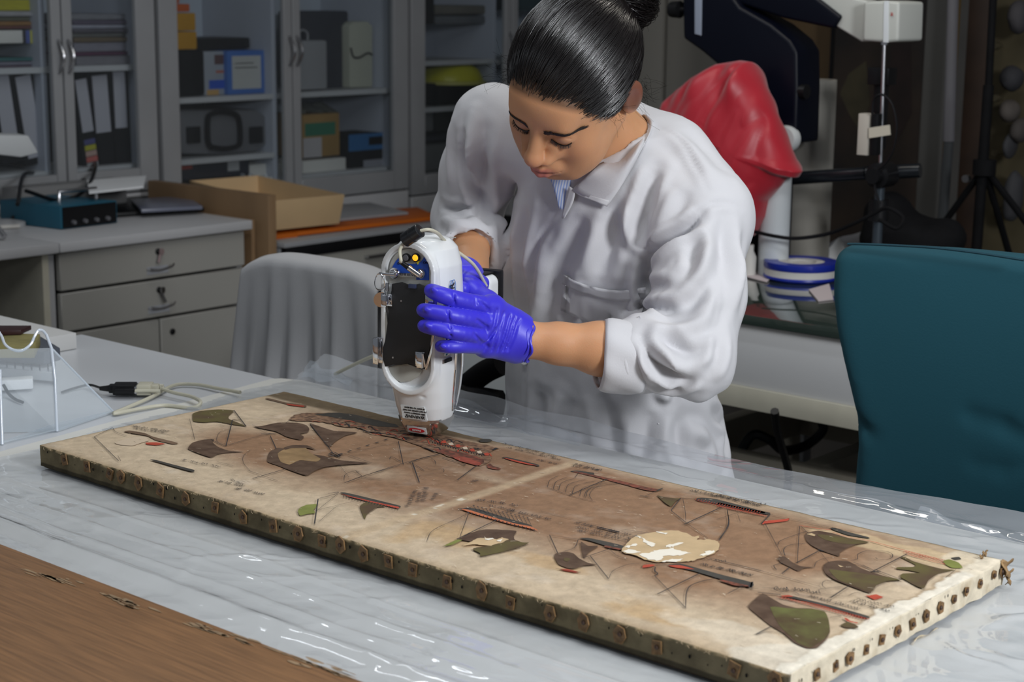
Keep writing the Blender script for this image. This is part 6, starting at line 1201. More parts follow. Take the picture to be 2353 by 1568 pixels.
ar = lambda cx_, cy_, r, a0, a1, n=20, ry=None: [(cx_ + r * math.cos(t), cy_ + (ry or r) * math.sin(t)) for t in np.linspace(a0, a1, n)]
dprism([(-.0365, .226)] + ar(-.0015, .243, .0350, math.pi, 0, 24) + [(.0335, .226)], .0402, .003, m_shgrey, 'arch_plate', loc=True)
bpn = dprism([(898, 628), (903, 612), (910, 600), (918, 591), (925, 600), (934, 606), (945, 607), (957, 606), (967, 602), (973, 594), (977, 584), (983, 598), (986, 618), (986, 644), (957, 643), (957, 628)], .0434, .0006, mat('scanner_blue', (.012, .07, .42), .4), 'blue_panel')
for (px, py, mm, nm) in ((935, 592, m_black, 'power_button'), (957, 592, mat('amber_lamp', (.8, .35, .01), .3, emit=(1, .42, .02, 1.1)), 'amber_lamp')):
    c0 = dpx(px, py, .0436); MB().lathe(c0, [(.0062, 0), (.0062, .003), (.0050, .0036)], 20, ax=DN).build('lamp_bezel', m_black, sc); MB().lathe(c0 + DN * .0032, [(.0048, 0), (.0042, .0014), (.001, .0018)], 16, ax=DN).build(nm, mm if nm != 'power_button' else mat('button_grey', (.12, .12, .13), .3), sc)
c0 = dpx(960, 609, .0443); MB().add([c0, c0 + DS * .0035 + DV * .0035 * 1.6, c0 - DS * .0035 + DV * .0035 * 1.6], [(0, 1, 2)]).build('warning_mark', mat('mark_yellow', (.75, .62, .03), .5), sc, smooth=0)
for (px, py) in ((913, 608), (972, 606)): text_mb('O' if px < 950 else 'ON', .005, dpx(px, py, .0442), DS, DV).build('panel_mark', m_black, sc, smooth=0)
dprism([(915, 629), (958, 629), (958, 637), (915, 637)], .0436, .0006, mat('badge_grey', (.52, .52, .50), .4), 'badge'); text_mb('TRACER III-SD', .0045, dpx(957, 631, .0444), -DS * .95, -DV).build('badge_lettering', mat('badge_ink', (.06, .06, .08), .5), sc, smooth=0)
# lock with hanging keys
c0 = dpx(909, 628, .0436); MB().lathe(c0, [(.0085, 0), (.0085, .005), (.006, .008), (.001, .008)], 20, ax=DN).build('key_lock', m_chrome, sc)
ky = MB().obox(c0 + DN * .014 - DS * .006, DS * .013, DV * .0018, DN * .0008).build('key', m_chrome, sc, bevel=.0004)
rc_ = c0 + DN * .014 - DS * .018 - DV * .012; MB().tube([rc_ + DS * .008 * math.cos(t) + DV * .012 * math.sin(t) + DN * .002 * math.sin(2 * t) for t in np.linspace(0, 2 * math.pi, 24)], .0009, 6, cap=False).build('key_ring', m_chrome, sc)
kb2 = dpx(876, 689, .055); MB().lathe(kb2, [(.001, -.0006), (.011, -.0006), (.011, .0006), (.001, .0006)], 20, ax=DN + DS * .6).build('key_tag', m_chrome, sc)
MB().tube([dpx(888, 650, .052), dpx(884, 668, .055), dpx(890, 700, .054)], .0012, 6).build('key_chain', m_chrome, sc); MB().obox(dpx(890, 660, .057), DS * .002, DV * .006, DN * .001).build('key', m_chrome, sc)
# PDA cradle: black plate, silver clips
m_plate = mat('cradle_black', (.012, .012, .013), .55, bump=.05, bscale=400)
pts = [(903, 652), (925, 648), (945, 656), (965, 652), (984, 660), (992, 690), (996, 760), (990, 800), (978, 848), (955, 842), (940, 834), (925, 838), (905, 838), (888, 842), (883, 826), (882, 800), (888, 780), (893, 742), (896, 715), (893, 705), (902, 668)]
dprism(pts, .0470, .0035, m_plate, 'cradle_plate', bev=.0008)
pts = [(985, 655), (1001, 664), (1003, 760), (995, 810), (984, 850), (979, 849), (992, 800), (997, 760), (994, 690)]; dprism(pts, .0472, .0038, m_chrome, 'cradle_rim', bev=.0006)
pts = [(896, 843), (916, 838), (938, 836), (955, 843), (972, 850), (962, 866), (944, 876), (922, 878), (903, 868), (892, 852)]; dprism(pts, .0415, .002, mat('cradle_grey', (.42, .42, .38), .5), 'lower_dish', bev=.0006)
for P in ([(888, 716), (893, 742), (886, 800), (882, 822), (876, 820), (880, 780), (884, 730)],): dprism(P, .0465, .003, m_shgrey, 'left_web')
def clip(px, py, w_, h_, lip=1):
    c0 = dpx(px, py, .0515); MB().obox(c0, DS * w_ / 2, DV * h_ / 2, DN * .0008).obox(c0 + DS * lip * w_ / 2 + DN * .005, DS * .0008, DV * h_ / 2, DN * .0055).obox(c0 + DS * lip * (w_ / 2 - .004) + DN * .0105, DS * .0042, DV * h_ / 2, DN * .0007).build('clip', m_chrome, sc, bevel=.0006)
clip(893, 690, .012, .017, -1); clip(873, 805, .010, .038, -1); clip(966, 826, .016, .021, 1); clip(990, 690, .018, .014, 1)
for px, py in ((922, 692), (903, 822)): MB().lathe(dpx(px, py, .0505), [(.0014, 0), (.0014, .0006), (.0001, .0006)], 10, ax=DN).build('plate_screw', m_steel, sc)
MB().obox(dpx(948, 658, .0515), DS * .006, DV * .003, DN * .002).build('latch_tab', mat('latch_navy', (.03, .04, .09), .4), sc, bevel=.0006)
# side insert
def ring_side(c_s, cn_, cv, rn, rv, r, name, m, ex=0.0005):
    P = []
    for t in np.linspace(0, 2 * math.pi, 48): 
        n_, v_ = cn_ + rn * math.cos(t), cv + rv * math.sin(t) * (1.0); b = np.interp(v_, vv, bb_); a = np.interp(v_, vv, aa); P.append(dw(a * max(0, 1 - (abs(n_) / b) ** 3) ** (1 / 3) + ex, n_, v_))
    return MB().tube(P, r, 8, cap=False).build(name, m, sc)
ring_side(0, -.012, .100, .0135, .064, .0018, 'side_insert_rim', m_chrome); ring_side(0, -.012, .100, .0095, .056, .0012, 'side_insert_rim', m_chrome)
def sfill(u, v_):
    t = u * 2 * math.pi; r = v_; n_, z_ = -.012 + .0125 * r * math.cos(t), .100 + .062 * r * math.sin(t); b = np.interp(z_, vv, bb_); a = np.interp(z_, vv, aa); return dw(a * max(0, 1 - (abs(n_) / b) ** 3) ** (1 / 3) + .0004, n_, z_)
MB().grid(sfill, 40, 6, closed_u=True).build('side_insert', mat('insert_grey', (.30, .31, .32), .25, metal=.7), sc)
for i in range(9):
    z_ = .118 + i * .011; MB().obox(dw(.0485, .022, z_), DS * .0012, DN * .010, DV * .0028).build('grip_rib', m_chrome if i % 2 else m_black, sc, bevel=.0008)
# lettering
tx = text_mb('BRUKER', .0165, dw(.0492, .0055, .169), DV * 1.0, DN * 1.15); tx.build('maker_lettering', mat('letter_black', (.01, .01, .012), .4), sc, smooth=0)
for tilt in (-.5, .5):
    P = []
    for t in np.linspace(0, 2 * math.pi, 40):
        a1, b1 = .008 * math.cos(t), .021 * math.sin(t); P.append(dw(.0490, .010 + a1 * math.cos(tilt) - b1 * math.sin(tilt) * .5, .214 + a1 * math.sin(tilt) + b1 * math.cos(tilt)))
    MB().tube(P, .0004, 5, cap=False).build('emblem_ring', mat('emblem_blue', (.02, .15, .5), .4), sc)
lb = dprism([(922, 930), (976, 935), (983, 966), (927, 960)], .0395, .0022, mat('label_silver', (.60, .61, .60), .35), 'warning_label')
for i, (tx_, sz, yy0) in enumerate((('WARNING', .0066, 955), ('HIGH INTENSITY X-RAYS', .0031, 949), ('DO NOT EXPOSE ANY PART', .0031, 943), ('OF BODY TO THE BEAM', .0031, 937))):
    text_mb(tx_, sz, dpx(953 + (i == 0) * 1, yy0, .0419), -DS, -DV, align='CENTER').build('label_lettering', m_black, lb, smooth=0)
for px in (934, 972):
    c0 = dpx(px, 957, .0419)
    mb = MB()
    for j in range(3):
        t = math.pi / 2 + j * 2 * math.pi / 3; mb.add([c0 + (DS * math.cos(q) + DV * math.sin(q)) * r for q, r in ((t - .45, .0008), (t - .5, .0026), (t, .0028), (t + .5, .0026), (t + .45, .0008))], [(0, 1, 2, 3, 4)])
    mb.build('radiation_mark', m_black, lb, smooth=0)
# metal nose
nz = MB(); prof = [(.020, .019, 0), (.026, .025, .004), (.033, .031, .020), (.0345, .032, .0275)]
vs = []
for (a, b, v_) in prof:
    for (i, j) in ((-1, -.72), (-.72, -1), (.72, -1), (1, -.72), (1, .72), (.72, 1), (-.72, 1), (-1, .72)): vs.append(dw(i * a, j * b, v_))
fs = [(k * 8 + i, k * 8 + (i + 1) % 8, k * 8 + 8 + (i + 1) % 8, k * 8 + 8 + i) for k in range(3) for i in range(8)] + [tuple(range(8))[::-1], tuple(range(24, 32))]
nz.add(vs, fs); nz.build('metal_nose', mat('nose_steel', (.66, .64, .62), .16, metal=1.0), sc, bevel=.0008, smooth=20)
c0 = (dw(0, .0275, .0095)); MB().obox(c0, DS * .016, DV * .0052 + DN * .0016, DN * .0006).build('nose_label', mat('label_silver'), sc, bevel=.0005)
c0 = c0 + DN * .0009; P = [c0 + DS * .0135 * math.cos(t) + (DV * .0032 + DN * .001) * math.sin(t) for t in np.linspace(0, 2 * math.pi, 24, endpoint=False)]; MB().prism(P, DN * .0003).build('red_oval', mat('label_red', (.6, .02, .03), .4), sc, smooth=0)
text_mb('DANGER', .0036, c0 + DN * .0006 + DS * .0 + DV * .0012, -DS, -DV, align='CENTER').build('nose_lettering', m_wh, sc, smooth=0)
for sx in (-.024, .024): MB().lathe(dw(sx, .0305, .021), [(.0014, 0), (.0012, .0012), (.0001, .0014)], 10, ax=DN).build('nose_screw', m_chrome, sc)
# grip with battery foot
MB().tube(spline([dw(0, -.030, .205), dw(.0, -.085, .195), dw(.0, -.135, .180)], 5), [.022] * 10 + [.019], 16).build('grip', m_shell, sc)
s = SDF((-.06, -.21, .10), (.07, -.10, .25), .002); s.rbox((.0, -.150, .170), (.033, .022, .046), r=.014, k=.004); v, f = s.mesh(); npmesh('battery_foot', DO + v @ DR.T, f, m_shell, sc)
MB().obox(dw(.0, -.177, .172), DS * .031, DN * .008, DV * .048).build('battery', m_black, sc, bevel=.004)
MB().obox(dw(.006, -.150, .2170), DS * .018, DN * .016, DV * .0015).build('foot_top', m_black, sc, bevel=.001)
# cable with plug and ferrite
c0 = dpx(968, 628, .0440); MB().lathe(c0, [(.0075, 0), (.0075, .003), (.0055, .006), (.001, .006)], 18, ax=DN).build('socket', m_chrome, sc)
pl0 = c0 + DN * .010; dr_ = -DS * .8 + DV * .55 + DN * .25; dr_ /= np.linalg.norm(dr_)
MB().tube([pl0 + dr_ * -.003, pl0 + dr_ * .016], .0042, 14).build('plug', m_chrome, sc); MB().tube([pl0 + dr_ * .014, pl0 + dr_ * .032], [.0040, .0028], 12).build('plug_boot', m_black, sc)
MB().tube(spline([pl0 + dr_ * .030, dpx(921, 598, .066), dpx(919, 575, .062), dpx(930, 556, .058), dpx(945, 545, .056)], 7), .0026, 10).build('lead', m_bc, sc)
fa, fb = dpx(929, 553, .056), dpx(966, 529, .056); fm = (fb - fa); MB().tube([fa, fa + fm * .04, fa + fm * .96, fb], [.0085, .0105, .0105, .0085], 20).tube([fa + fm * .47, fa + fm * .53], .0110, 20).build('ferrite_bead', mat('ferrite', (.012, .013, .015), .25), sc)
MB().tube(spline([dpx(962, 532, .056), dpx(985, 528, .05), dpx(1005, 536, .03), dpx(1020, 552, .0), dw(.03, -.03, .270), dw(.045, -.06, .245), dw(.05, -.09, .21)], 7), .0026, 10).build('lead', m_bc, sc)
for i, y in enumerate(np.linspace(0, 1, 5)): MB().lathe(dw(.028, -.02 + .0, .289) + DN * .0 + DS * .002 * i, [(.0011, 0), (.0011, .001)], 8).build('vent_stud', m_shgrey, sc)
# ------------------------------------------------------------------ the woman
HL = np.array([0.90498448, 0.161671, -0.39352965]); HF = np.array([-0.13943648, -0.76118445, -0.63336854]); HU = np.array([0.40194598, -0.62806108, 0.66631727])
_y = .14; HF, HL = math.cos(_y) * HF + math.sin(_y) * HL, math.cos(_y) * HL - math.sin(_y) * HF
HS = 1.09; HP = pt(1313, 200, 2.567); HR = np.stack([HL, HF, HU], 1)
def hw(L, F, U): return HP + HS * (HL * L + HF * F + HU * U)
pe = empty('person', (-1.62, 2.28, 0)); tag(pe, 'woman in white lab coat and blue gloves bending over the panel', 'person')
m_skin = mat('skin', (1, 1, 1), .48, vcol=True, sss=.35, bump=.12, bscale=500, spec=.4)
SK = np.array([.58, .295, .150])
neckB = pt(1432, 352, 2.72); shL, shR = pt(1622, 492, 2.63), pt(1132, 280, 2.80); elL, elR = pt(1592, 828, 2.52), pt(1072, 500, 2.93); wrL, wrR = pt(1205, 780, 2.495), pt(1086, 665, 2.72)
cen_ = [pt(1418, 1045, 2.93), pt(1405, 900, 2.90), pt(1395, 760, 2.86), pt(1392, 600, 2.80), pt(1400, 470, 2.76), pt(1420, 380, 2.73), pt(1432, 330, 2.71)]
hemz = .50
tz = np.array([q[2] for q in cen_]); tx_ = np.array([q[0] for q in cen_]); ty_ = np.array([q[1] for q in cen_])
tz = np.r_[hemz, tz]; tx_ = np.r_[tx_[0] + .0, tx_]; ty_ = np.r_[ty_[0] + .02, ty_]
ta = np.array([.235, .205, .190, .183, .187, .170, .115, .060]); tb2 = np.array([.165, .145, .130, .125, .125, .112, .085, .055])
oo = np.argsort(tz)
def torso(inset=0.0):
    def fn(X, Y, Z):
        cx_ = np.interp(Z, tz[oo], tx_[oo]).astype(np.float32); cy_ = np.interp(Z, tz[oo], ty_[oo]).astype(np.float32); a = np.interp(Z, tz[oo], ta[oo]).astype(np.float32) - inset; b = np.interp(Z, tz[oo], tb2[oo]).astype(np.float32) - inset
        r = ((np.abs(X - cx_) / a) ** 2.3 + (np.abs(Y - cy_) / b) ** 2.3 + 1e-9) ** (1 / 2.3); return np.maximum((r - 1) * np.minimum(a, b), np.maximum(hemz - Z, Z - tz.max()))
    return fn
print('BODY', neckB, shL, shR, elL, cen_[0], cen_[3])
# --- head
s = SDF(HP - .185, HP + .185, .0019)
E_ = lambda c, r, k=.02, mode='u', ang=None: s.ell(hw(*c), np.array(r) * HS, HR if ang is None else HR @ ang, k, mode)
C_ = lambda a, b, ra, rb=None, k=.01, mode='u': s.cap(hw(*a), hw(*b), ra * HS, None if rb is None else rb * HS, k, mode)
E_((0, -.012, .030), (.073, .093, .083)); E_((0, .032, -.018), (.062, .060, .078), .03); E_((0, .040, -.070), (.046, .046, .036), .03)
for q in (-1, 1):
    E_((q * .040, .052, -.028), (.025, .028, .026), .02); C_((q * .060, -.010, -.040), (q * .030, .066, -.088), .014, .013, k=.035)
E_((0, .073, -.094), (.019, .016, .014), .02)
for q in (-1, 1): E_((q * .040, .046, -.058), (.022, .026, .026), .03)
C_((-.034, .0800, .026), (.034, .0800, .026), .0115, k=.02); E_((0, .062, .050), (.05, .03, .03), .03)
for q in (-1, 1): E_((q * .031, .098, .003), (.018, .013, .011), .014, 's'); E_((q * .031, .0735, -.001), (.0165, .0150, .0135), .003)
C_((0, .088, .016), (0, .108, -.022), .0080, .0110, k=.012); E_((0, .1110, -.0290), (.0135, .0125, .0115), .006)
for q in (-1, 1): E_((q * .0150, .0995, -.0340), (.0095, .0120, .0088), .005); C_((q * .0070, .100, -.0490), (q * .007, .097, -.0440), .0028, k=.002, mode='s'); E_((q * .0205, .0870, -.0270), (.0105, .0105, .0130), .012)
E_((0, .090, -.062), (.026, .014, .020), .014)
s.chain([hw(-.023, .088, -.0665), hw(-.012, .0985, -.0615), hw(-.004, .1025, -.0590), hw(0, .1015, -.0600), hw(.004, .1025, -.0590), hw(.012, .0985, -.0615), hw(.023, .088, -.0665)], [.0026, .0050, .0062, .0058, .0062, .0050, .0026], k=.003)
s.chain([hw(-.020, .089, -.0695), hw(-.009, .0985, -.0725), hw(0, .1005, -.0735), hw(.009, .0985, -.0725), hw(.020, .089, -.0695)], [.0030, .0062, .0076, .0062, .0030], k=.003)
s.chain([hw(-.026, .090, -.0668), hw(-.010, .1055, -.0660), hw(0, .108, -.0662), hw(.010, .1055, -.0660), hw(.026, .090, -.0668)], [.0008, .0013, .0014, .0013, .0008], k=.0015, mode='s')
E_((0, .093, -.083), (.018, .006, .004), .008, 's')
for q in (-1, 1):
    an = np.array([[math.cos(.35), -q * math.sin(.35) * -1, 0], [-q * math.sin(.35), math.cos(.35), 0], [0, 0, 1.0]]).T
    E_((q * .0835, -.020, .000), (.0070, .0185, .0315), .006, 'u', an); E_((q * .0905, -.015, .004), (.0055, .0095, .0190), .004, 's', an)
# eyelid crease
for q in (-1, 1): s.chain([hw(q * .0175, .0838, .0035), hw(q * .026, .0885, .0080), hw(q * .036, .0865, .0075), hw(q * .045, .0790, .002)], .0010, k=.0015, mode='s')
nk0 = hw(0, -.022, -.050); s.cap(nk0, neckB, .052, .058, .03); s.cap(hw(0, .01, -.08), neckB + (neckB - nk0) * -.1, .03, .045, .03)
v, f = s.mesh(); rel = (v - HP) / HS @ HR; col = np.tile(SK, (len(v), 1))
def tint(col, c, w_): w_ = np.clip(w_, 0, 1)[:, None]; return col * (1 - w_) + np.array(c) * w_
G = lambda c, r: np.exp(-(((rel - np.array(c)) / np.array(r)) ** 2).sum(1))
col = col * (1 + .05 * vnoise(rel, 60, 3, 3)[:, None])
col = tint(col, (.52, .19, .11), .55 * G((0, .115, -.034), (.016, .02, .014))); 
for q in (-1, 1): col = tint(col, (.50, .20, .11), .30 * G((q * .038, .075, -.03), (.022, .03, .02))); col = tint(col, (.36, .17, .095), .45 * G((q * .031, .090, .000), (.022, .02, .014))); col = tint(col, (.50, .27, .17), .7 * G((q * .032, .088, .000), (.011, .02, .0045))); col = tint(col, (.75, .20, .12), .8 * G((q * .090, -.02, .010), (.014, .03, .030)))  # last tint paints the red of backlight into the ears' colour
lipu = np.exp(-((rel[:, 0] / .022) ** 4)) * np.exp(-(((rel[:, 2] + .0610 + .10 * np.abs(rel[:, 0])) / .0064) ** 4)) * (rel[:, 1] > .082); lipd = np.exp(-((rel[:, 0] / .020) ** 4)) * np.exp(-(((rel[:, 2] + .0735 - .18 * np.abs(rel[:, 0])) / .0074) ** 4)) * (rel[:, 1] > .082)
col = tint(col, (.46, .13, .11), .85 * np.maximum(lipu, lipd)); col = tint(col, (.12, .03, .025), np.exp(-((rel[:, 2] + .0663) / .0014) ** 2) * np.exp(-(rel[:, 0] / .024) ** 4) * (rel[:, 1] > .085))
sd_ = rel[:, 2] - (.9 * rel[:, 1] - .0085); col = tint(col, (.030, .018, .014), np.clip((sd_ + .006) / .012, 0, 1) * .75)   # scalp shading under the hairline roots
headv, headf, headc = v, f, col
# --- bare arms inside the sleeves, torso and legs (coarse) joined into the same body
def piece(lo, hi, h, fn):
    q = SDF(lo, hi, h); fn(q); return q
parts = [(headv, headf, headc)]
def addp(q, c=SK):
    v, f = q.mesh(); parts.append((v, f, np.tile(c, (len(v), 1)) * (1 + .04 * vnoise(v, 40, 2, 2)[:, None])))
ls = np.minimum.reduce([shL, elL, wrL]) - .09; hs = np.maximum.reduce([shL, elL, wrL]) + .09
q = SDF(ls, hs, .004); q.cap(shL, elL, .034, .028, .01); q.chain([elL, elL * .62 + wrL * .38, elL * .45 + wrL * .55, wrL * .8 + elL * .2, wrL, wrL + (wrL - elL) * .16], [.028, .033, .0365, .0275, .0235, .022], .02); addp(q)
ls = np.minimum.reduce([shR, elR, wrR]) - .09; hs = np.maximum.reduce([shR, elR, wrR]) + .09
q = SDF(ls, hs, .004); q.cap(shR, elR, .033, .027, .01); q.chain([elR, elR * .6 + wrR * .4, wrR, wrR + (wrR - elR) * .12], [.027, .034, .0260, .022], .02); addp(q)
q = SDF((-2.05, 1.85, .42), (-1.15, 2.62, 1.32), .010); q.op(torso(.05), (-2, 1.9, hemz), (-1.2, 2.6, 1.3), .01); q.cap(neckB - [0, 0, .02], shL - [0, 0, .02], .035, .030, .03); q.cap(neckB - [0, 0, .02], shR - [0, 0, .02], .035, .030, .03); q.cap(neckB, neckB * .5 + cen_[4] * .5, .055, .06, .03); addp(q)
hp0 = cen_[0] * [1, 1, 0]; ft = {}
for q_ in (-1, 1): ft[q_] = hp0 + np.array([q_ * .10, .03, 0])
q = SDF(hp0 + [-.3, -.3, .02], hp0 + [.3, .3, .66], .010)
for q_ in (-1, 1): q.chain([hp0 + [q_ * .085, .02, .62], hp0 + [q_ * .10, 0, .44], ft[q_] + [0, 0, .09]], [.075, .052, .034], .02); q.cap(ft[q_] + [0, .02, .05], ft[q_] + [q_ * .01, -.12, .04], .032, .024, .01)
addp(q)
vs, fs, cs, n = [], [], [], 0
for v, f, c in parts: vs.append(v); fs.append(f + n); cs.append(c); n += len(v)
npmesh('body', np.concatenate(vs), np.concatenate(fs), m_skin, pe, cols=np.concatenate(cs), relax=1)
# --- lab coat
COAT = SDF((-2.10, 1.80, .47), (-1.14, 2.66, 1.31), .0045)
K_ = COAT; K_.op(torso(0), (-2.1, 1.8, hemz), (-1.14, 2.66, 1.31), .01)
K_.cap(neckB - [0, 0, .03], shR - [0, 0, .012], .070, .060, .05); K_.cap(neckB - [0, 0, .03], shL - [0, 0, .012], .070, .062, .05)
K_.cap(neckB * .4 + shL * .6 + [0, .04, -.03], cen_[3] + [.05, .03, 0], .075, .08, .06)
K_.chain([pt(1440, 292, 2.76), pt(1540, 362, 2.73), shL], [.045, .055, .062], .04)
cuL = wrL * .535 + elL * .465 + np.array([0, 0, -.008]); K_.chain([shL, shL * .45 + elL * .55, elL + [.004, .0, .004]], [.062, .066, .058], .03)
dirf = (wrL - elL) / np.linalg.norm(wrL - elL)
K_.chain([elL, elL + dirf * .07, cuL - dirf * .055], [.056, .052, .047], .02)
K_.cap(cuL - dirf * .05, cuL - dirf * .01, .048, .048, .004)
cuR = elR * .46 + wrR * .54; K_.chain([shR, shR * .5 + elR * .5, elR], [.060, .060, .058], .03); dirr = (wrR - elR) / np.linalg.norm(wrR - elR); K_.chain([elR, cuR], [.056, .052], .02)
# trim the sleeve ends flat
BASE = None
def cutf(c, d):
    def fn(X, Y, Z): return -((X - c[0]) * d[0] + (Y - c[1]) * d[1] + (Z - c[2]) * d[2])
    return fn
def cyl_cut(c, d, L, R):
    def fn(X, Y, Z):
        t = (X - c[0]) * d[0] + (Y - c[1]) * d[1] + (Z - c[2]) * d[2]; r = np.sqrt(np.maximum((X - c[0]) ** 2 + (Y - c[1]) ** 2 + (Z - c[2]) ** 2 - t ** 2, 0)); return np.maximum(np.maximum(r - R, -t), t - L)
    K_.op(fn, c + d * L / 2 - L / 2 - R, c + d * L / 2 + L / 2 + R, .002, 's', m=.01)
for c, d, w_ in ((cuL, dirf, .0405), (cuR, dirr, .041)): cyl_cut(c, d, .07, .064); cyl_cut(c - d * .012, d, .05, w_)
# neck opening
K_.cap(nk0, neckB + (neckB - nk0) * .10, .052, .059, .006, 's')
def samp(S_, P):
    q = (P - S_.lo) / S_.h; i = np.floor(q).astype(int); i = np.clip(i, 0, S_.n - 2); t = np.clip(q - i, 0, 1); r = 0
    for a in (0, 1):
        for b in (0, 1):
            for c in (0, 1): r = r + S_.F[i[..., 0] + a, i[..., 1] + b, i[..., 2] + c] * (t[..., 0] if a else 1 - t[..., 0]) * (t[..., 1] if b else 1 - t[..., 1]) * (t[..., 2] if c else 1 - t[..., 2])
    return r
def hit(S_, px, py, d0=2.2, d1=3.3, out=0.0):
    ds = np.arange(d0, d1, .002); r = ray(px, py); cz = RM.T @ r; k = 1 / -cz[2]; P = CAMP + r[None] * (ds * k)[:, None]; ins = np.all((P > S_.lo + S_.h) & (P < S_.lo + S_.h * (S_.n - 2)), 1)
    F = np.where(ins, samp(S_, P), 1.0); w_ = np.where(F < 0)[0]
    p = P[w_[0]] if len(w_) else None
    if p is None: j = int(np.argmin(F)); p = P[j]
    return p - r * out
cv, cf = COAT.mesh()
def vnormals(cv, cf):
    nrm_ = np.zeros_like(cv); fn_ = np.cross(cv[cf[:, 2]] - cv[cf[:, 0]], cv[cf[:, 3]] - cv[cf[:, 1]]); fn_ /= np.linalg.norm(fn_, axis=1)[:, None] + 1e-12
    for i in range(4):
        for j in range(3): nrm_[:, j] += np.bincount(cf[:, i], fn_[:, j], len(cv))
    return nrm_ / (np.linalg.norm(nrm_, axis=1)[:, None] + 1e-12)
nrm_ = vnormals(cv, cf); disp = np.zeros(len(cv))
def crease(pts, h, w, sd=.55, sharp=2.0):
    """cloth fold following photo sight lines: a valley of depth h (negative: ridge) with raised shoulders"""
    P = spline([hit(COAT, *p) for p in pts], 5); lo = np.min(P, 0) - 4 * w; hi = np.max(P, 0) + 4 * w
    m = np.where(np.all((cv > lo) & (cv < hi), 1))[0]
    if not len(m): return
    V = cv[m]; best = np.full(len(m), 9.0); tt = np.zeros(len(m)); n = len(P) - 1
    for i in range(n):
        a, b = P[i], P[i + 1]; ab = b - a; t = np.clip(((V - a) @ ab) / (ab @ ab + 1e-12), 0, 1); d = np.linalg.norm(V - a - t[:, None] * ab, axis=1); u = d < best; best[u] = d[u]; tt[u] = (i + t[u]) / n
    tp = np.sin(np.pi * np.clip(tt, 0.02, .98)) ** .6
    h *= 1.6; disp[m] += tp * (-h * np.exp(-(best / w) ** sharp) + sd * h * np.exp(-((best - 2.1 * w) / (w * .9)) ** 2))
for P, h, w in (([(1509, 385), (1494, 430), (1472, 500), (1458, 575)], .010, .010), ([(1548, 430), (1530, 490), (1505, 560)], -.007, .012), ([(1612, 500), (1563, 532), (1520, 570), (1490, 600)], .014, .009), ([(1490, 596), (1484, 650), (1483, 700), (1476, 766)], .014, .009),
    ([(1440, 470), (1452, 540), (1474, 590)], -.006, .010), ([(1415, 480), (1405, 560), (1380, 640)], .006, .012), ([(1370, 500), (1360, 570), (1340, 640)], -.006, .012), ([(1330, 520), (1300, 600), (1285, 700)], .006, .012),
    ([(1258, 560), (1245, 640), (1230, 760)], -.007, .012), ([(1212, 470), (1196, 560), (1200, 680), (1205, 760)], .008, .011), ([(1160, 440), (1140, 520), (1150, 620), (1165, 720)], -.009, .016), ([(1118, 300), (1108, 400), (1112, 500), (1128, 600)], .010, .010), ([(1180, 560), (1175, 640), (1182, 720)], .005, .008),
    ([(1066, 310), (1070, 370), (1085, 430), (1112, 468)], .010, .007), ([(1040, 280), (1036, 360), (1040, 430)], -.006, .010), ([(1090, 250), (1084, 330), (1092, 400)], -.006, .009), ([(1018, 470), (1050, 478), (1090, 470)], .008, .006), ([(1014, 500), (1050, 516), (1100, 508)], -.006, .008), ([(1018, 540), (1060, 548), (1110, 530)], .006, .006),
    ([(1540, 300), (1590, 350), (1640, 410)], -.005, .014), ([(1600, 560), (1580, 620), (1520, 660), (1490, 668)], .007, .009), ([(1640, 600), (1600, 680), (1530, 712), (1486, 716)], .007, .009), ([(1660, 660), (1610, 740), (1540, 762), (1480, 752)], -.007, .010), ([(1590, 590), (1560, 640), (1500, 690)], -.006, .009),
    ([(1470, 780), (1500, 830), (1540, 862), (1585, 876)], .010, .007), ([(1500, 778), (1545, 832), (1590, 852)], -.008, .009), ([(1455, 795), (1462, 850), (1490, 900)], .007, .006), ([(1530, 772), (1580, 806), (1640, 800)], .006, .008), ([(1470, 905), (1530, 912), (1590, 885)], -.006, .008), ([(1485, 880), (1540, 895), (1600, 868)], .006, .006),
    ([(1660, 500), (1664, 600), (1640, 700)], .005, .012), ([(1690, 520), (1700, 620), (1680, 720)], -.005, .010), ([(1624, 520), (1620, 600), (1600, 660)], -.006, .012), ([(1655, 760), (1650, 820), (1620, 870)], .005, .008),
    ([(1290, 900), (1278, 960), (1270, 1040)], -.006, .012), ([(1240, 900), (1236, 970), (1232, 1020)], .007, .010), ([(1160, 800), (1156, 880), (1168, 930)], .008, .007), ([(1380, 900), (1400, 980), (1410, 1060)], .006, .014), ([(1500, 945), (1480, 1010), (1470, 1070)], .006, .012), ([(1600, 920), (1610, 1000), (1640, 1070)], -.007, .012), ([(1640, 880), (1655, 960), (1670, 1060)], .006, .010), ([(1560, 950), (1560, 1020), (1590, 1080)], .006, .010),
    ([(1300, 740), (1340, 780), (1380, 790)], .005, .008), ([(1400, 730), (1410, 760), (1440, 775)], .005, .008), ([(1340, 700), (1330, 750), (1310, 780)], -.004, .008)):
    crease(P, h, w)
for P, h, w in (([(1300, 485), (1262, 520), (1238, 560), (1226, 620), (1218, 720), (1208, 850), (1202, 940)], .0035, .0045), ([(1500, 285), (1560, 325), (1600, 385), (1626, 440)], .0025, .004), ([(1700, 478), (1660, 466), (1620, 478), (1570, 525), (1505, 565)], .003, .0045), ([(1646, 640), (1640, 720), (1600, 830)], .0014, .004)): crease(P, h, w, .3)
cv = cv + nrm_ * (disp + .0022 * vnoise(cv * [1, 1, .4], 20, 4, 3) + .0009 * vnoise(cv * [1, 1, .5], 55, 7, 2))[:, None]
m_coat = mat('lab_coat_cotton', (.59, .585, .605), .85, bump=.10, bscale=380, sheen=.1)
coat = npmesh('lab_coat', cv, cf, m_coat, pe, relax=1)
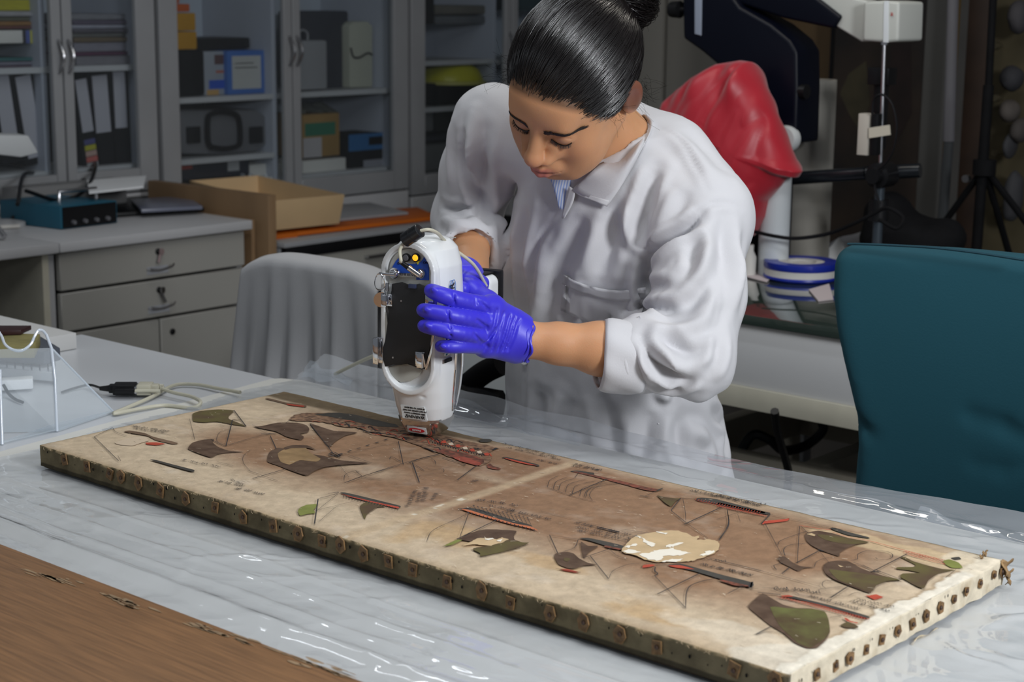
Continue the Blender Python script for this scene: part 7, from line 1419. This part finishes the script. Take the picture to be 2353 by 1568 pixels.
for o_ in (cuL,):
    e1_ = np.cross(dirf, [0, 0, 1.0]); e1_ /= np.linalg.norm(e1_); e2_ = np.cross(dirf, e1_)
    def cuffn(u, v):
        a = 2 * math.pi * u; r = .0525 + .0018 * math.sin(3 * a + 1) + .0012 * math.sin(7 * a + 4 * v) - .004 * (abs(2 * v - 1) ** 6) ; return cuL + dirf * (.004 - .062 * v + .002 * math.sin(2 * a)) + (e1_ * math.cos(a) + e2_ * math.sin(a)) * r
    MB().grid(cuffn, 64, 14, closed_u=True).build('rolled_cuff', m_coat, coat, solid=.0025, smooth=180)
CV0 = None
def surf(px, py, out):
    p = hit(COAT, px, py); i = int(np.argmin(((cv - p) ** 2).sum(1))); n_ = nrm_[i]; return p + n_ * (((cv[i] - p) @ n_) + out)
def patch(rows, name, m, parent, out=.0035, S_=COAT, th=.0016, nu=10):
    """cloth patch through rows of photo points laid on the coat"""
    R_ = []
    for r in rows:
        P = [surf(p[0], p[1], out if len(p) < 3 else p[2]) for p in r]; P = spline(P, 5) if len(P) > 1 else P
        idx = np.linspace(0, len(P) - 1, nu); R_.append([P[int(round(i))] for i in idx])
    nr = len(R_); mid = []
    for i in range(nu): mid.append(spline([R_[j][i] for j in range(nr)], 4))
    nv = len(mid[0]); vs = [mid[i][j] for j in range(nv) for i in range(nu)]; mb = MB(); mb.add(vs, [(j * nu + i, j * nu + i + 1, (j + 1) * nu + i + 1, (j + 1) * nu + i) for j in range(nv - 1) for i in range(nu - 1)])
    return mb.build(name, m, parent, solid=th, smooth=180)
# collar (her left leaf), small inner leaf, pocket, buttons, cuff band
patch([[(1470, 268, .006), (1462, 285, .010), (1440, 320, .014), (1385, 385, .012), (1330, 430, .008)], [(1486, 272, .010), (1480, 295, .012), (1470, 335, .014), (1418, 405, .012), (1332, 442, .010)], [(1500, 282, .006), (1494, 310, .007), (1470, 360, .007), (1430, 430, .007), (1400, 476, .010)][:5], ], 'collar', m_coat, coat, nu=20)
patch([[(1330, 442, .009), (1345, 452, .010), (1400, 474, .010)], [(1332, 436, .009), (1350, 445, .010), (1405, 462, .010)]], 'collar_tip', m_coat, coat, nu=6)
patch([[(1318, 428, .010), (1310, 455, .008), (1298, 500, .006)], [(1332, 440, .009), (1322, 470, .007), (1304, 502, .006)]], 'lapel_edge', m_coat, coat, nu=8)
pk = patch([[(1296, 632), (1350, 650), (1420, 664), (1484, 660)], [(1293, 655), (1350, 673), (1420, 688), (1482, 684)], [(1290, 680), (1350, 702), (1420, 714), (1478, 708)], [(1292, 712), (1350, 734), (1420, 742), (1472, 736)]], 'chest_pocket', m_coat, coat, out=.0045, nu=22)
patch([[(1296, 631), (1350, 649), (1420, 663), (1484, 659)], [(1294, 652), (1350, 671), (1420, 686), (1482, 682)]], 'pocket_hem', m_coat, pk, out=.007, nu=22)
for (px, py) in ((1243, 607), (1205, 830)):
    c0 = hit(COAT, px, py, out=.002); MB().lathe(c0, [(.001, 0), (.0065, 0), (.0070, .0015), (.0055, .0026), (.004, .0020), (.001, .0018)], 20, ax=(.5, -.85, .1)).build('button', mat('button_white', (.66, .68, .68), .3), coat)
c0 = hit(COAT, 1530, 968, out=.002); MB().tube([hit(COAT, 1512, 975, out=.001), hit(COAT, 1532, 962, out=.001)], .0018, 8).build('lower_pocket_tack', m_coat, coat)
# shirt showing at the throat
m_shirt = mat('pale_blue_shirt', (.52, .60, .80), .8)
nt_ = m_shirt.node_tree; wv_ = nt_.nodes.new('ShaderNodeTexWave'); wv_.inputs['Scale'].default_value = 70; tcn = nt_.nodes.new('ShaderNodeTexCoord'); rmp = nt_.nodes.new('ShaderNodeValToRGB'); rmp.color_ramp.elements[0].color = (.25, .36, .70, 1); rmp.color_ramp.elements[1].color = (.70, .74, .82, 1)
nt_.links.new(tcn.outputs['Object'], wv_.inputs[0]); nt_.links.new(wv_.outputs[0], rmp.inputs[0]); nt_.links.new(rmp.outputs[0], nt_.nodes['Principled BSDF'].inputs['Base Color'])
patch([[(1270, 400, .010), (1285, 440, .010), (1292, 480, .007)], [(1292, 402, .004), (1300, 440, .006), (1300, 482, .006)], [(1312, 405, .0), (1312, 440, .003), (1306, 476, .004)]], 'shirt', m_shirt, pe, nu=10)
# trousers and shoes
m_tr = mat('dark_trousers', (.025, .028, .035), .85); q = SDF(hp0 + [-.3, -.3, .06], hp0 + [.3, .3, .70], .009)
for q_ in (-1, 1): q.chain([hp0 + [q_ * .085, .02, .64], hp0 + [q_ * .10, 0, .44], ft[q_] + [0, 0, .10]], [.092, .068, .055], .02)
q.op(lambda X, Y, Z: (Z - .085) + 0 * X + 0 * Y, hp0 + [-.3, -.3, .0], hp0 + [.3, .3, .085], .002, 's', m=.0); v, f = q.mesh(); npmesh('trousers', v, f, m_tr, pe)
for q_ in (-1, 1):
    c = ft[q_]; q = SDF(c + [-.09, -.22, .0], c + [.09, .12, .15], .006); q.cap(c + [0, .04, .045], c + [q_ * .01, -.13, .036], .042, .034, .01); q.cap(c + [0, .02, .05], c + [0, .02, .10], .040, .042, .01)
    q.op(lambda X, Y, Z: (Z - .004) + 0 * X + 0 * Y, c + [-.09, -.22, -.02], c + [.09, .12, .004], .001, 's', m=0); v, f = q.mesh(); npmesh('shoe', v, f, m_blackm, pe)
# --- gloves
m_glv = mat('nitrile_blue', (.040, .030, .62), .42, bump=.10, bscale=90, sheen=.1, sss=.0)
s = SDF(pt(935, 850, 2.36) * 0 + np.minimum.reduce([pt(935, 850, 2.38), pt(1250, 620, 2.62), pt(935, 620, 2.62), pt(1250, 850, 2.38), pt(1040, 640, 2.64)]) - .02, np.maximum.reduce([pt(935, 850, 2.38), pt(1250, 620, 2.62), pt(935, 620, 2.62), pt(1250, 850, 2.38)]) + .02, .0017)
FG = [([(1135, 705, 2.455), (1066, 692, 2.418), (1018, 679, 2.404), (990, 668, 2.412)], [.0128, .0118, .0110, .0098]),
      ([(1128, 742, 2.452), (1058, 730, 2.410), (1004, 719, 2.402), (972, 713, 2.410)], [.0125, .0112, .0105, .0095]),
      ([(1122, 775, 2.454), (1060, 766, 2.414), (1008, 756, 2.404), (974, 749, 2.412)], [.0122, .0108, .0102, .0092]),
      ([(1112, 797, 2.462), (1070, 796, 2.428), (1036, 797, 2.414), (1012, 796, 2.418)], [.0108, .0096, .0090, .0082])]
for P, r in FG:
    Pw = spline([pt(*p) for p in P], 5); s.chain(Pw, list(np.interp(np.linspace(0, 1, len(Pw)), np.linspace(0, 1, len(r)), r)), .0025)
hand = [(1130, 706, 2.462), (1126, 742, 2.458), (1122, 774, 2.462), (1116, 793, 2.468)]
wv = [(1196, 752, 2.492), (1194, 770, 2.490), (1190, 790, 2.492), (1184, 802, 2.496)]
for a, b in zip(hand, wv): s.cap(pt(*a), pt(*b), .0165, .0215, .012)
for a, b in ((hand[0], hand[1]), (hand[1], hand[2]), (hand[2], hand[3])): s.cap(pt(*a), pt(*b), .0155, .0155, .01)
s.chain([pt(1170, 738, 2.500), pt(1120, 694, 2.520), pt(1082, 662, 2.535), pt(1064, 640, 2.550)], [.020, .0150, .0125, .0105], .012)
wd = (elL - wrL) / np.linalg.norm(elL - wrL); s.cap(pt(1190, 775, 2.494), pt(1206, 782, 2.496), .0295, .0300, .006)
# crease rings over the back of the hand and towards the cuff
def ghit(px, py, out=0): return hit(s, px, py, 2.3, 2.7, out)
for i, x in enumerate((1128, 1144, 1158, 1170, 1181)):
    P = [(x + 14 - .0 * i, 706 + .42 * (x - 1128) + 6), (x + 8, 745), (x - 2, 778), (x - 14, 806)]
    try: s.chain(spline([ghit(*p) for p in P], 4), .0013 + .0002 * (i > 4), .0035, 's')
    except Exception: pass
for P in ([(1100, 690), (1122, 712), (1128, 735)], [(1096, 735), (1118, 752), (1120, 772)], [(1090, 768), (1104, 786), (1120, 796)], [(1090, 682), (1094, 700)], [(1140, 760), (1110, 792)], [(1150, 740), (1125, 780)], [(1042, 676), (1045, 700)], [(1030, 716), (1032, 738)], [(1034, 752), (1036, 774)]):
    s.chain([ghit(*p) for p in P], .0012, .004, 's')
for c in ((995, 663), (978, 708), (980, 745), (1016, 793)): s.ell(ghit(c[0] + 4, c[1] + 3, .0002), (.006, .006, .0045), None, .003, 'u')
# open cuff
ca_ = pt(1212, 784, 2.496); s.op(cutf(ca_ - wd * .0, -wd), ca_ - .05 + wd * .04, ca_ + .05 + wd * .04, .002, 's', m=0) if False else None
v, f = s.mesh(); keepv = ((v - ca_) @ wd) < .004; f = f[keepv[f].all(1)]
gl = npmesh('glove', v, f, m_glv, pe, relax=1)
vv_ = v; ringc = ca_ + wd * .003; au = np.cross(wd, [0, 0, 1.0]); au /= np.linalg.norm(au); av = np.cross(wd, au)
for k_, (off, r_, w_) in enumerate(((0, .0298, .0018), (-.006, .0302, .0012))):
    MB().tube([ringc + wd * (off + .0025 * math.sin(5 * t + k_)) + (au * math.cos(t) + av * math.sin(t)) * (r_ + .0012 * math.sin(7 * t)) for t in np.linspace(0, 2 * math.pi, 60)], w_, 8, cap=False).build('rolled_cuff', m_glv, gl)
# right hand closed round the grip behind the scanner
s = SDF(wrR - .11 + [0, -.03, 0], wrR + .13, .0024) if False else SDF(np.minimum(wrR, dw(0, -.09, .2)) - .085, np.maximum(wrR, dw(0, -.09, .2)) + .085, .0024)
gc = dw(0, -.085, .197)
s.cap(wrR, wrR * .4 + gc * .6 + DV * .02, .030, .030, .02); s.cap(wrR * .4 + gc * .6 + DV * .02, gc + DS * .028 + DV * .01, .028, .024, .02)
for i, nn in enumerate((.030, .010, -.010, -.030)):
    b0 = gc + DN * nn; s.chain([b0 + DS * .030 + DV * .012, b0 + DS * .022 - DV * .022, b0 - DS * .004 - DV * .031, b0 - DS * .026 - DV * .018, b0 - DS * .028 + DV * .004], [.011, .0105, .010, .0095, .0085], .004)
s.chain([gc + DS * .020 + DV * .03 - DN * .01, gc - DS * .004 + DV * .034 + DN * .02, gc - DS * .022 + DV * .022 + DN * .035], [.013, .011, .009], .006)
v, f = s.mesh(); wd2 = (elR - wrR) / np.linalg.norm(elR - wrR); f = f[(((v - wrR) @ wd2) < .012)[f].all(1)]; npmesh('glove', v, f, m_glv, pe, relax=1)
# --- hair
m_hair = mat('black_hair', (.006, .0045, .0045), .24, spec=.7)
s = SDF(HP - .19, HP + .19, .0024); E_((0, -.016, .036), (.0800, .1020, .0905), .01); E_((0, -.055, .055), (.064, .060, .056), .03)
pn_ = np.array([0, -.9, 1.0]); ln_ = np.linalg.norm(pn_)
def hairclip(X, Y, Z):
    x, y, z = (X - HP[0]) / HS, (Y - HP[1]) / HS, (Z - HP[2]) / HS; l = x * HL[0] + y * HL[1] + z * HL[2]; ff = x * HF[0] + y * HF[1] + z * HF[2]; u = x * HU[0] + y * HU[1] + z * HU[2]
    h_ = np.where(ff > -.012, .9 * ff - .003 - .8 * np.maximum(np.abs(l) - .045, 0) + .25 * np.maximum(.04 - np.abs(l), 0) * 0, -.014 + 1.3 * (ff + .012)); er = (np.sqrt(((ff + .018) / .020) ** 2 + ((u - .000) / .031) ** 2) - 1) * .02 + .05 * (np.abs(l) < .055); return np.maximum(-(u - h_) * .75, -er) * HS
s.op(lambda X, Y, Z: -hairclip(X, Y, Z), HP - .19, HP + .19, .004, 's', m=0)
HAIR = s; v, f = s.mesh(); hair = npmesh('hair', v, f, m_hair, pe, relax=2)
bun = pt(1440, 2, 2.57); bunL = (bun - HP) / HS @ HR
s2 = SDF(bun - .07, bun + .07, .003); s2.ell(bun, (.038, .034, .036), None, .01); v, f = s2.mesh(); bo = npmesh('bun_core', v, f, m_hair, hair)
# combed strands: run over the cap towards the bun
rh = np.random.default_rng(5); NS = 9000
cc_h = np.array([0, -.016, .036]); rad = np.array([.0835, .1055, .094])
th = rh.uniform(0, 2 * math.pi, NS * 3); cz_ = rh.uniform(-.65, 1, NS * 3); dr = np.stack([np.sqrt(1 - cz_ ** 2) * np.cos(th), np.sqrt(1 - cz_ ** 2) * np.sin(th), cz_], 1); P0 = cc_h + dr * rad
hl_ = np.where(P0[:, 1] > -.012, .9 * P0[:, 1] - .003 - .8 * np.maximum(np.abs(P0[:, 0]) - .045, 0), -.014 + 1.3 * (P0[:, 1] + .012)); m_ = P0[:, 2] > hl_ - .001 - .014 * rh.random(NS * 3) ** 3
m_ &= ~((((P0[:, 1] + .018) / .022) ** 2 + (P0[:, 2] / .033) ** 2 < 1) & (np.abs(P0[:, 0]) > .055)); dr = dr[m_][:NS]; NS = len(dr); bd = (bunL - cc_h) / rad; bd /= np.linalg.norm(bd); nseg = 14
t = np.linspace(0, 1, nseg)[None, :, None] * rh.uniform(.45, 1, NS)[:, None, None]; om = np.arccos(np.clip(dr @ bd, -1, 1))[:, None, None]; sl_ = (np.sin((1 - t) * om) * dr[:, None, :] + np.sin(t * om) * bd[None, None, :]) / (np.sin(om) + 1e-6)
lift = .0004 + .0030 * rh.random(NS)[:, None] ** 2 + .0012 * np.sin(t[..., 0] * 7 + rh.uniform(0, 6, NS)[:, None]); stray = (rh.random(NS) < .05)[:, None] * .005 * t[..., 0] * rh.random(NS)[:, None]
side_ = np.cross(dr, bd); side_ /= np.linalg.norm(side_, axis=1)[:, None] + 1e-9; wob = (.010 * np.sin(t[..., 0] * 4 + rh.uniform(0, 6, NS)[:, None]) * rh.normal(0, .7, NS)[:, None])[..., None] * side_[:, None, :]
Q = cc_h + (sl_ + wob) / np.linalg.norm(sl_ + wob, axis=2)[..., None] * rad * (1 + (lift + stray)[..., None] / .095); back_ = np.clip(t * 1.0, 0, 1)
# swell towards the back like the cap
bc_ = np.array([0, -.060, .060]); rb_ = np.array([.070, .062, .062]); dd = (Q - bc_) / rb_; nn_ = np.linalg.norm(dd, axis=2); Q = Q
W = HP + HS * (Q @ HR.T)
def ribbons(W, wd_, name, m, parent):
    ns, sg, _ = W.shape; T = np.gradient(W, axis=1); T /= np.linalg.norm(T, axis=2)[..., None] + 1e-9; Nn = W - HP; Sd = np.cross(T, Nn); Sd /= np.linalg.norm(Sd, axis=2)[..., None] + 1e-9; N3 = np.cross(Sd, T); fr_ = rh.normal(0, .38, ns)[:, None, None]; Sd, N3 = Sd * np.cos(fr_) + N3 * np.sin(fr_), N3 * np.cos(fr_) - Sd * np.sin(fr_)
    tp = (wd_ * (1 - .75 * np.linspace(0, 1, sg) ** 3))[None, :, None]; A = W - Sd * tp; B = W + N3 * tp * .9; C2 = W + Sd * tp; V = np.stack([A, B, C2], 2).reshape(-1, 3); b = (np.arange(ns)[:, None] * sg + np.arange(sg - 1)[None]) * 3; b = b.ravel()
    F = np.concatenate([np.stack([b, b + 3, b + 4, b + 1], 1), np.stack([b + 1, b + 4, b + 5, b + 2], 1)]); o = npmesh(name, V, F, m, parent); return o
o = ribbons(W, .00042, 'hair_strands', m_hair, hair); o['kind'] = 'stuff'
# curls of the bun
NB = 700; t = np.linspace(0, 1, 22)[None]; ph = rh.uniform(0, 2 * math.pi, NB)[:, None]; inc = rh.normal(0, .5, NB)[:, None]; R0 = .037 + .011 * rh.random(NB)[:, None]
an = ph + t * rh.uniform(2, 6, NB)[:, None]; zz = (.022 * np.sin(inc + 2.2 * t + ph) + .012 * rh.normal(0, 1, NB)[:, None]); rr2 = np.sqrt(np.maximum(R0 ** 2 - zz ** 2 * .8, 1e-5)) * (1 + .10 * np.sin(an * 3 + ph))
e1 = np.cross(HF * -.75 + HU * .65, HL); e1 /= np.linalg.norm(e1); e2 = HL; e3 = np.cross(e1, e2)
Wb = bun + rr2[..., None] * (np.cos(an)[..., None] * e1 + np.sin(an)[..., None] * e2) + zz[..., None] * e3
o = ribbons(Wb, .0006, 'bun_strands', m_hair, hair); o['kind'] = 'stuff'
# stray hairs at the temple, nape and ear
st_ = MB()
for i in range(150):
    k_ = rh.random()
    if k_ < .35: a = hw(.070 + .006 * rh.random(), -.03 - .05 * rh.random(), -.02 - .03 * rh.random()); d = HL * .5 - HF * .2 - HU * .6
    elif k_ < .6: a = hw(-.062, .02 + .05 * rh.random(), .04 + .03 * rh.random()); d = -HL * .8 + HF * .4 - HU * .1
    elif k_ < .7: a = hw(.072, .03 * rh.random(), .0 + .02 * rh.random()); d = HL * .5 - HU * .5 + HF * .2
    else: a = bun + rh.normal(0, .025, 3); d = rh.normal(0, .6, 3)
    L_ = rh.uniform(.008, .034); b = a + (d + rh.normal(0, .4, 3)) * L_ * .6; c = b + (d + rh.normal(0, .7, 3)) * L_ * .5; st_.tube(spline([a, b, c], 4), .00014, 3, cap=False)
o = st_.build('stray_hairs', mat('matte_hair', (.006, .005, .005), .9, spec=.0), hair); o['kind'] = 'stuff'
# brows and lashes: short hair ribbons
def hproj(L, U, out=.0004):
    """point of the face surface at local L, U seen from the front"""
    return L, U
HD = SDF(HP - .001, HP + .001, .001)
kd_v = rel
def face(L, U, out=0.0005):
    d = (rel[:, 0] - L) ** 2 + (rel[:, 2] - U) ** 2 + (rel[:, 1] < .03) * 1.0; i = np.argsort(d)[:5]; F_ = rel[i, 1].max(); return hw(L, F_ + out, U)
br = MB(); la = MB()
for q in (-1, 1):
    for i in range(420):
        t = rh.random(); Lc_ = .012 + .042 * t; Uc = .0165 + .0065 * math.sin(t * 2.4) - .0070 * t ** 3 + rh.normal(0, .0029) * (1.15 - .8 * t)
        a = face(q * Lc_, Uc, .0006); b = face(q * (Lc_ + .0055), Uc + .0030 * (1 - 1.6 * t) + rh.normal(0, .0006), .0012); br.tube([a, (a + b) / 2 + HF * .0005, b], [.00040, .00036, .00008], 4)
    P = [(.0175, -.0030), (.023, -.0072), (.031, -.0090), (.039, -.0074), (.0455, -.0028)]; Pw = spline([face(q * a, b, .0006) for a, b in P], 4)
    la.tube(Pw, .00095, 6)
    for i in range(110):
        k_ = rh.random() * (len(Pw) - 1.01); j = int(k_); a = Pw[j] + (Pw[j + 1] - Pw[j]) * (k_ - j); out_ = HF * .0034 - HU * .0042 + HL * q * (.004 * (k_ / len(Pw) - .35)); la.tube([a, a + out_ * .6, a + out_ * 1.1 + HU * .0012], [.00020, .00016, .00006], 4)
br.build('eyebrows', mat('brow_hair', (.012, .008, .007), .6), pe); la.build('eyelashes', mat('brow_hair'), pe)
